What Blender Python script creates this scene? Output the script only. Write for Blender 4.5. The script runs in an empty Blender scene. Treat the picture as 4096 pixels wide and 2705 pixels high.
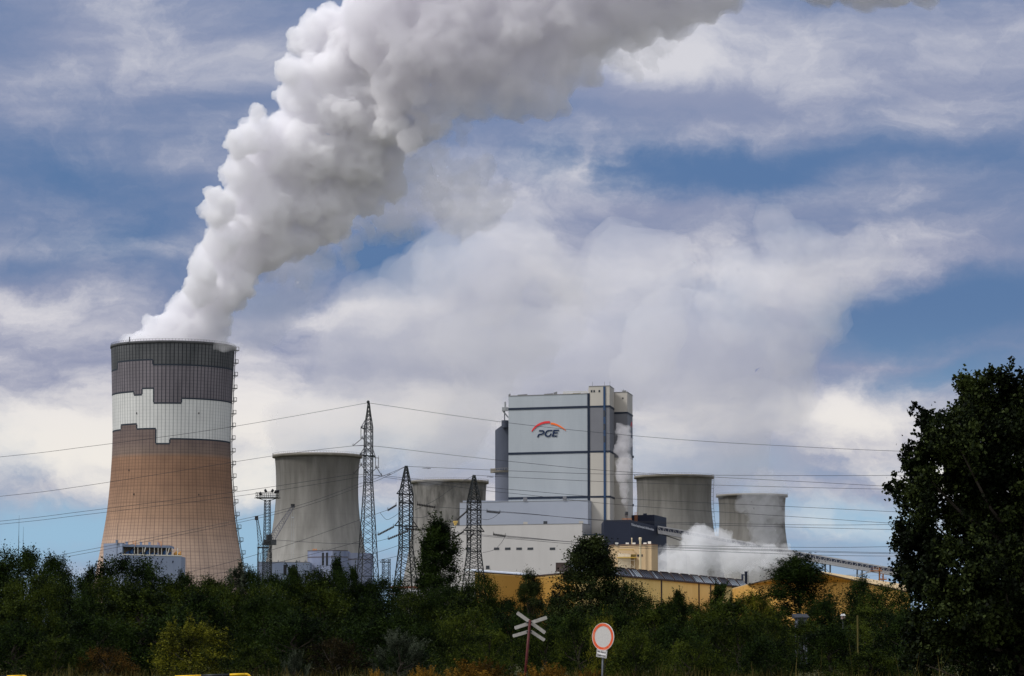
import bpy, bmesh, math, random
import numpy as np
from mathutils import Vector, Matrix, noise as mnoise

R = math.radians
scene = bpy.context.scene
col = scene.collection
random.seed(7)

# ------------------------------------------------------------------ camera
F = 11500.0            # focal length in photo pixels (4096 wide)
HZ = 2600.0            # row of the horizon
CAMZ = 1.7
TH = math.atan((HZ - 1352.5) / F)
cam_d = bpy.data.cameras.new("camera")
cam = bpy.data.objects.new("camera", cam_d)
col.objects.link(cam)
cam.location = (0, 0, CAMZ)
cam.rotation_euler = (R(90) + TH, 0, 0)
cam_d.sensor_width = 36.0
cam_d.lens = 36.0 * F / 4096.0
cam_d.clip_start = 1.0
cam_d.clip_end = 60000.0
scene.camera = cam


def ray(px, py):
    a = (px - 2048.0) / F
    b = (1352.5 - py) / F
    return Vector((a, math.cos(TH) - b * math.sin(TH), math.sin(TH) + b * math.cos(TH)))


def P(px, py, D):
    d = ray(px, py)
    t = D / d.y
    return Vector((d.x * t, D, CAMZ + d.z * t))


def X(px, D):
    return P(px, HZ, D).x


def Z(py, D):
    return P(2048, py, D).z


def on_plane(px, py, p0, p1):
    """hit of the sight line with the upright plane through plan points p0, p1"""
    d = ray(px, py)
    nx, ny = (p1[1] - p0[1]), -(p1[0] - p0[0])
    t = (nx * p0[0] + ny * p0[1]) / (nx * d.x + ny * d.y)
    return Vector((d.x * t, d.y * t, CAMZ + d.z * t))


# ------------------------------------------------------------------ light
SUN_AZ = R(-106)       # from +Y (view direction), negative = left
SUN_EL = R(50)
sun_d = bpy.data.lights.new("sun", 'SUN')
sun_d.energy = 2.6
sun_d.angle = R(13)
sun_d.color = (1.0, 0.975, 0.94)
sun = bpy.data.objects.new("sun", sun_d)
col.objects.link(sun)
sdir = Vector((math.sin(SUN_AZ) * math.cos(SUN_EL), math.cos(SUN_AZ) * math.cos(SUN_EL), math.sin(SUN_EL)))
sun.rotation_euler = sdir.to_track_quat('Z', 'Y').to_euler()

scene.view_settings.view_transform = 'Standard'
scene.view_settings.look = 'None'
scene.view_settings.exposure = 0.0
scene.view_settings.gamma = 1.0
scene.cycles.volume_bounces = 20
scene.cycles.max_bounces = 22
scene.cycles.diffuse_bounces = 3
scene.cycles.transparent_max_bounces = 8
scene.cycles.caustics_reflective = False
scene.cycles.caustics_refractive = False


def s2l(c):
    return tuple(((v / 255.0) / 12.92 if v <= 10 else (((v / 255.0) + 0.055) / 1.055) ** 2.4) for v in c)


# ------------------------------------------------------------------ sky
world = bpy.data.worlds.new("World")
scene.world = world
world.use_nodes = True
nt = world.node_tree
nt.nodes.clear()
N, L = nt.nodes, nt.links


def nd(t, **k):
    n = N.new(t)
    for a, b in k.items():
        setattr(n, a, b)
    return n


def setin(sock, v):
    if isinstance(v, bpy.types.NodeSocket):
        L.new(v, sock)
    else:
        sock.default_value = v


def mth(op, a, b=None, c=None, clamp=False):
    n = nd('ShaderNodeMath', operation=op, use_clamp=clamp)
    setin(n.inputs[0], a)
    if b is not None:
        setin(n.inputs[1], b)
    if c is not None:
        setin(n.inputs[2], c)
    return n.outputs[0]


def mixc(f, a, b, bt='MIX'):
    n = nd('ShaderNodeMix', data_type='RGBA', blend_type=bt)
    setin(n.inputs[0], f)
    setin(n.inputs[6], a)
    setin(n.inputs[7], b)
    return n.outputs[2]


def smooth(v, a, b):
    n = nd('ShaderNodeMapRange', interpolation_type='SMOOTHERSTEP')
    setin(n.inputs[0], v)
    n.inputs[1].default_value = a
    n.inputs[2].default_value = b
    return n.outputs[0]


tc = nd('ShaderNodeTexCoord').outputs['Generated']
sep = nd('ShaderNodeSeparateXYZ')
L.new(tc, sep.inputs[0])
yy = mth('MAXIMUM', mth('ABSOLUTE', sep.outputs[1]), 0.12)
UX = mth('DIVIDE', sep.outputs[0], yy)          # tangent of azimuth
VZ = mth('DIVIDE', sep.outputs[2], yy)          # tangent of elevation
comb = nd('ShaderNodeCombineXYZ')
L.new(UX, comb.inputs[0])
L.new(VZ, comb.inputs[1])
UV = comb.outputs[0]


def noise_tex(vec, scale, detail=6.0, rough=0.55, dist=0.0, sx=1, sy=1, off=(0, 0, 0)):
    m = nd('ShaderNodeMapping')
    L.new(vec, m.inputs[0])
    m.inputs['Scale'].default_value = (sx, sy, 1)
    m.inputs['Location'].default_value = off
    n = nd('ShaderNodeTexNoise')
    L.new(m.outputs[0], n.inputs['Vector'])
    n.inputs['Scale'].default_value = scale
    n.inputs['Detail'].default_value = detail
    n.inputs['Roughness'].default_value = rough
    n.inputs['Distortion'].default_value = dist
    return n


# warp the coordinates so that the hand-placed cloud banks get ragged edges
wn = noise_tex(UV, 14.0, 7.0, 0.6, 0.0, 1, 1.3)
vs = nd('ShaderNodeVectorMath', operation='SUBTRACT')
L.new(wn.outputs['Color'], vs.inputs[0])
vs.inputs[1].default_value = (0.5, 0.5, 0.5)
vm = nd('ShaderNodeVectorMath', operation='MULTIPLY_ADD')
L.new(vs.outputs[0], vm.inputs[0])
vm.inputs[1].default_value = (0.09, 0.038, 0)
L.new(UV, vm.inputs[2])
WUV = vm.outputs[0]


def blobs(lst):
    acc = None
    for (px, py, rx, ry, w, *rot) in lst:
        d = ray(px, py)
        m = nd('ShaderNodeMapping', vector_type='TEXTURE')
        L.new(WUV, m.inputs[0])
        m.inputs['Location'].default_value = (d.x / d.y, d.z / d.y, 0)
        m.inputs['Rotation'].default_value = (0, 0, R(rot[0]) if rot else 0)
        m.inputs['Scale'].default_value = (rx / F, ry / F, 1)
        g = nd('ShaderNodeTexGradient', gradient_type='QUADRATIC_SPHERE')
        L.new(m.outputs[0], g.inputs[0])
        v = mth('MULTIPLY_ADD', g.outputs['Fac'], w, acc if acc is not None else 0.0)
        acc = v
    return acc


SKY_COVER = [(2048, 1560, 3600, 470, .75), (2048, 200, 3600, 420, .32), (2048, 900, 3600, 500, .16), (2048, 1980, 2800, 120, .35),   # px, py, rx, ry, weight, rotation: + cloud, - blue gap
    (500, 180, 900, 380, .50, -12), (250, 640, 900, 260, -.55, -8), (500, 930, 1000, 300, -.75, 4),
    (60, 420, 500, 160, .25, -10), (150, 1150, 700, 160, .35, 0),
    (200, 1400, 1100, 480, 1.0, 0), (700, 1750, 900, 300, 1.0, 4), (150, 1980, 600, 90, .3, 3),
    (350, 2110, 1200, 190, -1.1, 2), (1300, 2150, 900, 200, -.9, 0),
    (1630, 1050, 460, 280, -2.0, -8), (1450, 780, 420, 240, -.3, 0), (1950, 690, 420, 240, .35, 20), (1750, 780, 330, 240, .75, 20),
    (2120, 1100, 400, 300, .9, 20), (2150, 1450, 900, 500, 1.0, 0), (1500, 1420, 600, 350, .9, 0),
    (2350, 640, 1000, 150, -1.0, -3), (3100, 650, 1150, 180, -1.1, 4), (2550, 380, 1000, 230, .8, -6),
    (3350, 330, 1200, 280, .75, 2), (3900, 620, 600, 200, -.2, 0), (2600, 800, 1000, 110, .35, 0), (2350, 640, 130, 150, .7, 0),
    (2700, 1000, 800, 220, .6, 4), (3600, 1000, 700, 210, .75, 5),
    (3000, 1160, 360, 170, -.6, 0), (3750, 1230, 950, 260, -1.3, 3), (3550, 1430, 900, 60, .35, 3), (3900, 1480, 500, 160, -.7, 3),
    (3200, 1200, 240, 330, .75, -20), (2900, 1500, 560, 420, .8, 0), (3450, 1720, 1100, 300, 1.1, 2),
    (3400, 2070, 900, 190, -.8, 0), (3400, 1960, 900, 70, .3, 2), (2500, 1300, 360, 170, -.55, 0),
    (2900, 60, 700, 150, .4, 0), (3900, 60, 700, 260, .4, 0),
]
SKY_LIGHT = [(2048, 1620, 3600, 420, .42), (300, 1330, 1100, 260, .35), (3300, 1000, 900, 200, .25),   # brighter, creamier parts of the cloud sheet
    (150, 1190, 900, 170, .45), (300, 1760, 1300, 330, 1.0), (1200, 1720, 800, 330, .9), (1450, 1250, 450, 170, .8),
    (0, 1420, 700, 170, .45), (800, 1550, 600, 250, .4), (3500, 1650, 1100, 320, .85), (1700, 1700, 500, 300, .5), (2600, 1750, 420, 300, .45),
    (3800, 1880, 600, 120, .6), (2550, 250, 700, 260, .75), (1900, 1550, 500, 160, .5), (2750, 1000, 700, 220, .35),
    (600, 200, 700, 300, .2), (3300, 330, 900, 260, .2), (3700, 950, 500, 160, .25), (3400, 2120, 700, 140, .35), (1100, 1950, 500, 160, .6),
    (2150, 1050, 450, 260, .3), (1800, 850, 300, 200, .4),
]
big = noise_tex(UV, 5.0, 8.0, 0.55, 0.4, 0.8, 2.2, (3.1, 1.7, 0))
fine = noise_tex(WUV, 24.0, 10.0, 0.64, 0.25, 0.8, 1.5, (7.3, 2.2, 0))
cov = blobs(SKY_COVER)
cov = mth('ADD', cov, mth('MULTIPLY_ADD', big.outputs['Fac'], 1.3, -0.32))
cov = mth('ADD', cov, mth('MULTIPLY_ADD', fine.outputs['Fac'], 0.9, -0.45))
band = noise_tex(UV, 9.0, 6.0, 0.5, 0.3, 0.30, 2.6, (1.3, 4.7, 0))
cov = mth('ADD', cov, mth('MULTIPLY_ADD', band.outputs['Fac'], 1.9, -0.98))
mask = smooth(cov, -0.55, 0.95)
lit = blobs(SKY_LIGHT)
lit = mth('ADD', lit, mth('MULTIPLY_ADD', fine.outputs['Fac'], 1.5, -0.78))
lit = mth('ADD', lit, mth('MULTIPLY_ADD', big.outputs['Fac'], 0.9, -0.32))
lit = mth('ADD', lit, mth('MULTIPLY_ADD', band.outputs['Fac'], 1.9, -0.95))
litm = smooth(lit, -0.15, 1.0)
SK = 10.0


def c10(c, k=1.0):
    l = s2l(c)
    return (l[0] * SK * k, l[1] * SK * k, l[2] * SK * k, 1)


sky = nd('ShaderNodeTexSky', sky_type='NISHITA')
sky.sun_disc = False
sky.sun_elevation = SUN_EL
sky.sun_rotation = SUN_AZ
sky.dust_density = 1.5
blue = mixc(smooth(VZ, 0.03, 0.13), c10((150, 190, 220)), c10((80, 113, 160)))
blue = mixc(0.12, blue, sky.outputs[0])
cl = mixc(litm, c10((143, 149, 176)), c10((232, 228, 229)))
cl = mixc(mth('MULTIPLY', smooth(VZ, 0.115, 0.055), 0.55), cl, mixc(litm, cl, c10((246, 240, 226))))
cl = mixc(smooth(VZ, 0.04, 0.26), cl, mixc(0.30, cl, c10((138, 156, 188))))
skyc = mixc(mask, blue, cl)
# unseen sky behind and beside the camera, brightened to fill front faces
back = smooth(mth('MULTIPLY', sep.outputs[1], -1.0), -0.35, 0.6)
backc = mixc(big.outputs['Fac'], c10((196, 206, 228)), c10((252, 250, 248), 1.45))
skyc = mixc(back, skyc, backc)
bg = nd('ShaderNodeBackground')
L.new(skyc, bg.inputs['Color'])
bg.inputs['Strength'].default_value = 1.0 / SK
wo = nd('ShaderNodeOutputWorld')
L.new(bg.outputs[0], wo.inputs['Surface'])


# ------------------------------------------------------------------ helpers
def mat(name, color, rough=0.8, spec=0.3, metal=0.0):
    m = bpy.data.materials.new(name)
    m.use_nodes = True
    b = m.node_tree.nodes['Principled BSDF']
    b.inputs['Base Color'].default_value = (*color, 1)
    b.inputs['Roughness'].default_value = rough
    b.inputs['Specular IOR Level'].default_value = spec
    b.inputs['Metallic'].default_value = metal
    return m


def mat_noise(name, c1, c2, scale=1.0, stretch=(1, 1, 1), rough=0.85, detail=6, lo=0.3, hi=0.7, lines=None, linecol=(0.05, 0.05, 0.05), spec=0.2, coord='Object'):
    """two-tone noisy surface, with optional joints: lines = [(axis, period, width, strength)]"""
    m = mat(name, c1, rough, spec)
    t = m.node_tree
    b = t.nodes['Principled BSDF']
    co = t.nodes.new('ShaderNodeTexCoord')
    mp = t.nodes.new('ShaderNodeMapping')
    mp.inputs['Scale'].default_value = stretch
    nz = t.nodes.new('ShaderNodeTexNoise')
    nz.inputs['Scale'].default_value = scale
    nz.inputs['Detail'].default_value = detail
    nz.inputs['Roughness'].default_value = 0.62
    rp = t.nodes.new('ShaderNodeValToRGB')
    rp.color_ramp.elements[0].position = lo
    rp.color_ramp.elements[0].color = (*c1, 1)
    rp.color_ramp.elements[1].position = hi
    rp.color_ramp.elements[1].color = (*c2, 1)
    t.links.new(co.outputs[coord], mp.inputs[0])
    t.links.new(mp.outputs[0], nz.inputs['Vector'])
    t.links.new(nz.outputs['Fac'], rp.inputs[0])
    out = rp.outputs[0]
    if lines:
        sp = t.nodes.new('ShaderNodeSeparateXYZ')
        t.links.new(co.outputs['Object'], sp.inputs[0])
        for ax, per, w, st in lines:
            if ax in 'xyz':
                src = sp.outputs['xyz'.index(ax)]
            else:      # 'a': angle round the z axis
                at = t.nodes.new('ShaderNodeMath')
                at.operation = 'ARCTAN2'
                t.links.new(sp.outputs[1], at.inputs[0])
                t.links.new(sp.outputs[0], at.inputs[1])
                src = at.outputs[0]
            d = t.nodes.new('ShaderNodeMath'); d.operation = 'DIVIDE'
            t.links.new(src, d.inputs[0]); d.inputs[1].default_value = per
            fr = t.nodes.new('ShaderNodeMath'); fr.operation = 'FRACT'
            t.links.new(d.outputs[0], fr.inputs[0])
            lt = t.nodes.new('ShaderNodeMath'); lt.operation = 'LESS_THAN'
            t.links.new(fr.outputs[0], lt.inputs[0]); lt.inputs[1].default_value = w
            ml = t.nodes.new('ShaderNodeMath'); ml.operation = 'MULTIPLY'
            t.links.new(lt.outputs[0], ml.inputs[0]); ml.inputs[1].default_value = st
            mx = t.nodes.new('ShaderNodeMix'); mx.data_type = 'RGBA'
            t.links.new(ml.outputs[0], mx.inputs[0])
            t.links.new(out, mx.inputs[6])
            mx.inputs[7].default_value = (*linecol, 1)
            out = mx.outputs[2]
    t.links.new(out, b.inputs['Base Color'])
    return m


class MB:
    def __init__(self):
        self.v, self.f, self.mi = [], [], []

    def poly(self, pts, mi=0):
        n = len(self.v)
        self.v += [tuple(p) for p in pts]
        self.f.append(tuple(range(n, n + len(pts))))
        self.mi.append(mi)

    def hexa(self, b, t, mi=0):
        """b, t: 4 bottom and 4 top points"""
        n = len(self.v)
        self.v += [tuple(p) for p in b] + [tuple(p) for p in t]
        for q in ((3, 2, 1, 0), (4, 5, 6, 7), (0, 1, 5, 4), (1, 2, 6, 5), (2, 3, 7, 6), (3, 0, 4, 7)):
            self.f.append(tuple(n + i for i in q))
            self.mi.append(mi)

    def box(self, x0, x1, y0, y1, z0, z1, mi=0):
        self.hexa([(x0, y0, z0), (x1, y0, z0), (x1, y1, z0), (x0, y1, z0)],
                  [(x0, y0, z1), (x1, y0, z1), (x1, y1, z1), (x0, y1, z1)], mi)

    def prism(self, plan, z0, z1, mi=0):
        n = len(self.v)
        k = len(plan)
        zt = z1 if isinstance(z1, (list, tuple)) else [z1] * k
        self.v += [(p[0], p[1], z0) for p in plan] + [(p[0], p[1], zt[i]) for i, p in enumerate(plan)]
        self.f.append(tuple(n + i for i in reversed(range(k))))
        self.f.append(tuple(n + k + i for i in range(k)))
        self.mi += [mi, mi]
        for i in range(k):
            j = (i + 1) % k
            self.f.append((n + i, n + j, n + k + j, n + k + i))
            self.mi.append(mi)

    def bar(self, a, b, r, n=4, r2=None, mi=0, caps=True):
        a, b = Vector(a), Vector(b)
        d = b - a
        if d.length < 1e-6:
            return
        z = d.normalized()
        up = Vector((0, 0, 1)) if abs(z.z) < 0.95 else Vector((0, 1, 0))
        x = z.cross(up).normalized()
        y = z.cross(x)
        r2 = r if r2 is None else r2
        s = len(self.v)
        for c, rr in ((a, r), (b, r2)):
            for i in range(n):
                t = 2 * math.pi * (i + .5) / n
                self.v.append(tuple(c + x * (math.cos(t) * rr) + y * (math.sin(t) * rr)))
        for i in range(n):
            j = (i + 1) % n
            self.f.append((s + i, s + j, s + n + j, s + n + i))
            self.mi.append(mi)
        if caps:
            self.f.append(tuple(s + i for i in reversed(range(n))))
            self.f.append(tuple(s + n + i for i in range(n)))
            self.mi += [mi, mi]

    def path(self, pts, r, n=5, mi=0):
        for a, b in zip(pts[:-1], pts[1:]):
            self.bar(a, b, r, n, mi=mi)

    def lathe(self, prof, c=(0, 0), n=64, mi=0, a0=0.0, a1=2 * math.pi):
        """prof: list of (radius, z)"""
        s = len(self.v)
        full = abs(a1 - a0 - 2 * math.pi) < 1e-6
        m = n if full else n + 1
        for r, z in prof:
            for i in range(m):
                t = a0 + (a1 - a0) * i / n
                self.v.append((c[0] + r * math.cos(t), c[1] + r * math.sin(t), z))
        for k in range(len(prof) - 1):
            for i in range(n):
                j = (i + 1) % m
                self.f.append((s + k * m + i, s + k * m + j, s + (k + 1) * m + j, s + (k + 1) * m + i))
                self.mi.append(mi)

    def build(self, name, mats, parent=None, smooth=False, origin=None):
        me = bpy.data.meshes.new(name)
        vs = self.v
        if origin is not None:
            o = Vector(origin)
            vs = [(p[0] - o.x, p[1] - o.y, p[2] - o.z) for p in vs]
        me.from_pydata(vs, [], self.f)
        if not isinstance(mats, (list, tuple)):
            mats = [mats]
        for m_ in mats:
            me.materials.append(m_)
        me.polygons.foreach_set('material_index', self.mi)
        if smooth:
            me.polygons.foreach_set('use_smooth', [True] * len(me.polygons))
        me.update()
        ob = bpy.data.objects.new(name, me)
        if origin is not None:
            ob.location = origin
        col.objects.link(ob)
        if parent is not None:
            ob.parent = parent
            if origin is not None:      # keep world placement under an unrotated parent
                ob.location = Vector(origin) - parent.location
            else:
                ob.location = -parent.location
        return ob


def tag(o, label=None, cat=None, group=None, kind=None):
    if label:
        o['label'] = label
    if cat:
        o['category'] = cat
    if group:
        o['group'] = group
    if kind:
        o['kind'] = kind
    return o


def thing(name, loc, label, cat, group=None):
    o = bpy.data.objects.new(name, None)
    o.location = loc
    o.empty_display_size = 1.0
    col.objects.link(o)
    return tag(o, label, cat, group)


def child_of(name, mb, m, parent, smooth=False, label=None):
    """geometry in world coordinates -> part; parents here are never rotated"""
    wl = Vector((0, 0, 0))
    p = parent
    while p is not None:
        wl += p.location
        p = p.parent
    vs = mb.v
    mb.v = [(v[0] - wl.x, v[1] - wl.y, v[2] - wl.z) for v in vs]
    o = mb.build(name, m, None, smooth)
    mb.v = vs
    o.parent = parent
    if label:
        o['label'] = label
    return o
# ------------------------------------------------------------------ ground
M_ground = mat_noise('dry_grass_ground', (0.035, 0.045, 0.014), (0.10, 0.085, 0.03), 0.15, rough=1.0)
M_conc = mat_noise('weathered_concrete', (0.27, 0.262, 0.245), (0.40, 0.388, 0.362), 0.12, (1.6, 1.6, 0.22), detail=9, lo=0.28, hi=0.74, lines=[('a', math.pi / 40, 0.02, 0.16), ('z', 9.0, 0.03, 0.12)])
M_conc_old = mat_noise('blotched_concrete', (0.13, 0.126, 0.118), (0.34, 0.328, 0.305), 0.14, (1.4, 1.4, 0.45), detail=9, lo=0.33, hi=0.66, lines=[('a', math.pi / 40, 0.02, 0.12)])
M_lip = mat_noise('rim_concrete', (0.17, 0.155, 0.13), (0.26, 0.24, 0.205), 0.3)
M_dark = mat('dark_opening', (0.012, 0.013, 0.016), 0.6)
M_steel = mat_noise('dark_galvanised_steel', (0.018, 0.022, 0.026), (0.06, 0.065, 0.07), 0.6, rough=0.55)
M_steel_lt = mat_noise('light_galvanised_steel', (0.25, 0.26, 0.27), (0.42, 0.43, 0.44), 0.6, rough=0.5)
M_cable = mat('aluminium_cable', (0.02, 0.022, 0.03), 0.6)
M_ins = mat('brown_insulator', (0.02, 0.017, 0.017), 0.4)



def soot(m, z0, z1, top=(0.36, 0.35, 0.335)):
    """soot has stained the shell darker towards the rim, in runs of uneven length"""
    t = m.node_tree
    b = t.nodes['Principled BSDF']
    src = b.inputs['Base Color'].links[0].from_socket
    co = t.nodes.new('ShaderNodeTexCoord')
    sp = t.nodes.new('ShaderNodeSeparateXYZ')
    t.links.new(co.outputs['Object'], sp.inputs[0])
    mp = t.nodes.new('ShaderNodeMapping')
    mp.inputs['Scale'].default_value = (1, 1, .12)
    t.links.new(co.outputs['Object'], mp.inputs[0])
    nz = t.nodes.new('ShaderNodeTexNoise')
    nz.inputs['Scale'].default_value = .22
    nz.inputs['Detail'].default_value = 8
    t.links.new(mp.outputs[0], nz.inputs['Vector'])
    ma = t.nodes.new('ShaderNodeMath')
    ma.operation = 'MULTIPLY_ADD'
    t.links.new(nz.outputs['Fac'], ma.inputs[0])
    ma.inputs[1].default_value = 60.0
    t.links.new(sp.outputs[2], ma.inputs[2])
    mr = t.nodes.new('ShaderNodeMapRange')
    mr.inputs[1].default_value = z0 + 30
    mr.inputs[2].default_value = z1 + 30
    t.links.new(ma.outputs[0], mr.inputs[0])
    mx = t.nodes.new('ShaderNodeMix')
    mx.data_type = 'RGBA'
    mx.blend_type = 'MULTIPLY'
    t.links.new(mr.outputs[0], mx.inputs[0])
    t.links.new(src, mx.inputs[6])
    mx.inputs[7].default_value = (*top, 1)
    t.links.new(mx.outputs[2], b.inputs['Base Color'])


soot(M_conc, 45, 125)
soot(M_conc_old, 60, 140, (.44, .43, .42))

g = MB()
nst = 40
for i in range(nst):
    for j in range(nst):
        xs = [-9000 + 18000 * k / nst for k in (i, i + 1)]
        ys = [-300 + 14300 * (k / nst) ** 2.2 for k in (j, j + 1)]
        g.poly([(xs[0], ys[0], 0), (xs[1], ys[0], 0), (xs[1], ys[1], 0), (xs[0], ys[1], 0)])
tag(g.build('ground', M_ground), 'dry grassy ground stretching to the horizon', kind='structure')


def C(px, D, row=2000):
    return (P(px, row, D).x, D)


def strip(mb, p0, p1, z0, z1, out, mi=0, back=0.0):
    d = Vector((p1[0] - p0[0], p1[1] - p0[1])).normalized()
    n = Vector((d.y, -d.x))
    a, b = Vector(p0[:2]), Vector(p1[:2])
    q = [a - n * back, a + n * out, b + n * out, b - n * back]
    mb.hexa([(p.x, p.y, z0) for p in q], [(p.x, p.y, z1) for p in q], mi)


def panel(mb, xl, yt, xr, yb, p0, p1, out=0.2, mi=0, back=0.0):
    ym = (yt + yb) / 2
    a, b = on_plane(xl, ym, p0, p1), on_plane(xr, ym, p0, p1)
    zt, zb = on_plane((xl + xr) / 2, yt, p0, p1).z, on_plane((xl + xr) / 2, yb, p0, p1).z
    strip(mb, a, b, zb, zt, out, mi, back)


# ------------------------------------------------------------------ cooling towers
DT1 = 1680.0
def shell_profile(rows, D):
    """rows: (py of silhouette, radius px) top to bottom -> (r, z) list"""
    return [(r * D / F, Z(py, D)) for py, r in rows]


def lerp_prof(prof, z):
    for (r0, z0), (r1, z1) in zip(prof[:-1], prof[1:]):
        if z <= z0 and z >= z1:
            return r0 + (r1 - r0) * (z0 - z) / (z0 - z1)
    return prof[0][0] if z > prof[0][1] else prof[-1][0]


def smooth_prof(rows, n):
    """Catmull-Rom through the measured rows"""
    out = []
    k = len(rows)
    for i in range(k - 1):
        p0, p1, p2, p3 = rows[max(i - 1, 0)], rows[i], rows[i + 1], rows[min(i + 2, k - 1)]
        for s in range(n):
            t = s / n
            out.append(tuple(0.5 * (2 * p1[j] + (p2[j] - p0[j]) * t + (2 * p0[j] - 5 * p1[j] + 4 * p2[j] - p3[j]) * t * t + (3 * p1[j] - p0[j] - 3 * p2[j] + p3[j]) * t ** 3) for j in (0, 1)))
    out.append(rows[-1])
    return out


def raker_legs(root, m, cx, cy, r0, z0, r1, n=40):
    """slanting legs that carry the shell over the air inlet"""
    mb = MB()
    for i in range(n):
        for s in (-.5, .5):
            a, b = 2 * math.pi * i / n, 2 * math.pi * (i + s) / n
            mb.bar((cx + r1 * math.cos(a), cy + r1 * math.sin(a), 0), (cx + r0 * math.cos(b), cy + r0 * math.sin(b), z0), 0.55, 5)
    child_of('leg_ring', mb, m, root)


# -- tower with painted bands
def cooling_tower_painted():
    D = DT1
    cx, cy = C(688, D, 1700)
    rows = [(1391, 247.5), (1500, 243), (1608, 239.5), (1728, 236), (1809, 236.5), (1869, 239), (1929, 242.5), (2036, 252), (2103, 261), (2170, 272), (2237, 284), (2330, 301), (2430, 320), (2520, 338)]
    prof = shell_profile(smooth_prof(rows, 6), D)
    root = thing('cooling_tower', (cx, cy, 0), 'tallest cooling tower, brown below stepped white, mauve and charcoal painted bands', 'cooling tower', 'cooling towers of the power station')
    c0 = 350.0
    k = 1 / 1.494

    def hit(vx, vy):
        """view crop coordinates -> (angle, z) on the front of the shell"""
        px, py = c0 + vx * k, 1300 + vy * k
        z = Z(py, D)
        for _ in range(6):
            r = lerp_prof(prof, z)
            s = max(-1, min(1, (px - 688) * D / F / r))
            ph = math.asin(s)
            dd = D - r * math.cos(ph)
            z = P(px, py, dd).z
        return ph, z
    B1 = [(137, 200, 168, 272), (200, 430, 300, 213), (430, 872, 600, 239)]
    B2 = [(137, 315, 300, 400), (315, 365, 340, 419), (365, 437, 400, 379), (437, 600, 520, 467), (600, 872, 650, 440)]
    B3 = [(137, 230, 200, 630), (230, 335, 280, 594), (335, 452, 400, 620), (452, 535, 490, 710), (535, 872, 600, 681)]
    bounds = []
    for B in (B1, B2, B3):
        seg = []
        for (a, b, mx, my) in B:
            pa = -math.pi / 2 if a == 137 else hit(a, my)[0]
            pb = math.pi / 2 if b == 872 else hit(b, my)[0]
            seg.append((pa, pb, hit(mx, my)[1]))
        bounds.append(seg)

    def level(seg, ph):
        for a, b, z in seg:
            if a <= ph < b:
                return z
        return seg[-1][2] if ph > 0 else seg[0][2]
    M = [mat_noise('paint_charcoal', (0.055, 0.059, 0.062), (0.120, 0.122, 0.125), 0.10, (1, 1, 0.4), lines=LN, linecol=(0.015, 0.016, 0.02)),
         mat_noise('paint_mauve_grey', (0.120, 0.108, 0.118), (0.20, 0.18, 0.195), 0.10, (1, 1, 0.4), lines=LN, linecol=(0.03, 0.03, 0.04)),
         mat_noise('paint_white', (0.53, 0.53, 0.51), (0.64, 0.64, 0.615), 0.10, (1, 1, 0.4), lines=[(a, p, w, s * .45) for a, p, w, s in LN], linecol=(0.12, 0.13, 0.14)),
         tower_brown()]
    angs = sorted(set([round(-math.pi + 2 * math.pi * i / 192, 5) for i in range(192)] + [round(s[0], 5) for b in bounds for s in b[1:]]))
    zs = sorted(set([round(z, 3) for _, z in prof] + [round(s[2], 3) for b in bounds for s in b]), reverse=True)
    mb = MB()
    na = len(angs)

    def pt(ph, z, off=0.0):
        r = lerp_prof(prof, z) + off
        return (cx + r * math.sin(ph), cy - r * math.cos(ph), z)
    for z in zs:
        for a in angs:
            mb.v.append(pt(a, z))
    for i in range(len(zs) - 1):
        zm = (zs[i] + zs[i + 1]) / 2
        for j in range(na):
            j2 = (j + 1) % na
            am = (angs[j] + (angs[j2] if j2 else math.pi)) / 2
            l1, l2, l3 = (level(b, am) for b in bounds)
            mi = 0 if zm > l1 else 1 if zm > l2 else 2 if zm > l3 else 3
            mb.f.append((i * na + j2, i * na + j, (i + 1) * na + j, (i + 1) * na + j2))
            mb.mi.append(mi)
    child_of('shell', mb, M, root, True)
    zt = prof[0][1]
    rt = prof[0][0]
    # inner lining seen at the lip, and the lip itself
    mb = MB()
    mb.lathe([(rt - 1.0, zt - 14), (rt - 1.0, zt + 0.05), (rt - .9, zt + .5), (rt + .35, zt + .5), (rt + .35, zt - .9), (rt - .02, zt - 1.0)], (cx, cy), 144)
    child_of('rim', mb, M_rim1, root, True)
    mb = MB()
    for i in range(120):
        a = 2 * math.pi * i / 120
        x, y = cx + rt * math.cos(a), cy + rt * math.sin(a)
        mb.bar((x, y, zt + .5), (x, y, zt + 1.6), 0.07, 4)
    for hh in (1.1, 1.6):
        for i in range(120):
            a, b = 2 * math.pi * i / 120, 2 * math.pi * (i + 1) / 120
            mb.bar((cx + rt * math.cos(a), cy + rt * math.sin(a), zt + hh), (cx + rt * math.cos(b), cy + rt * math.sin(b), zt + hh), 0.05, 3)
    ph, zz = hit(283, 107)
    mb.bar(pt(ph, zt), (pt(ph, zt)[0], pt(ph, zt)[1], zt + 3.2), 0.3, 6)
    child_of('railing', mb, M_steel, root)
    # outlines of the painted bands
    W = 0.42
    M_ol = mat('outline_paint', (0.02, 0.028, 0.04), 0.8)
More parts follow.
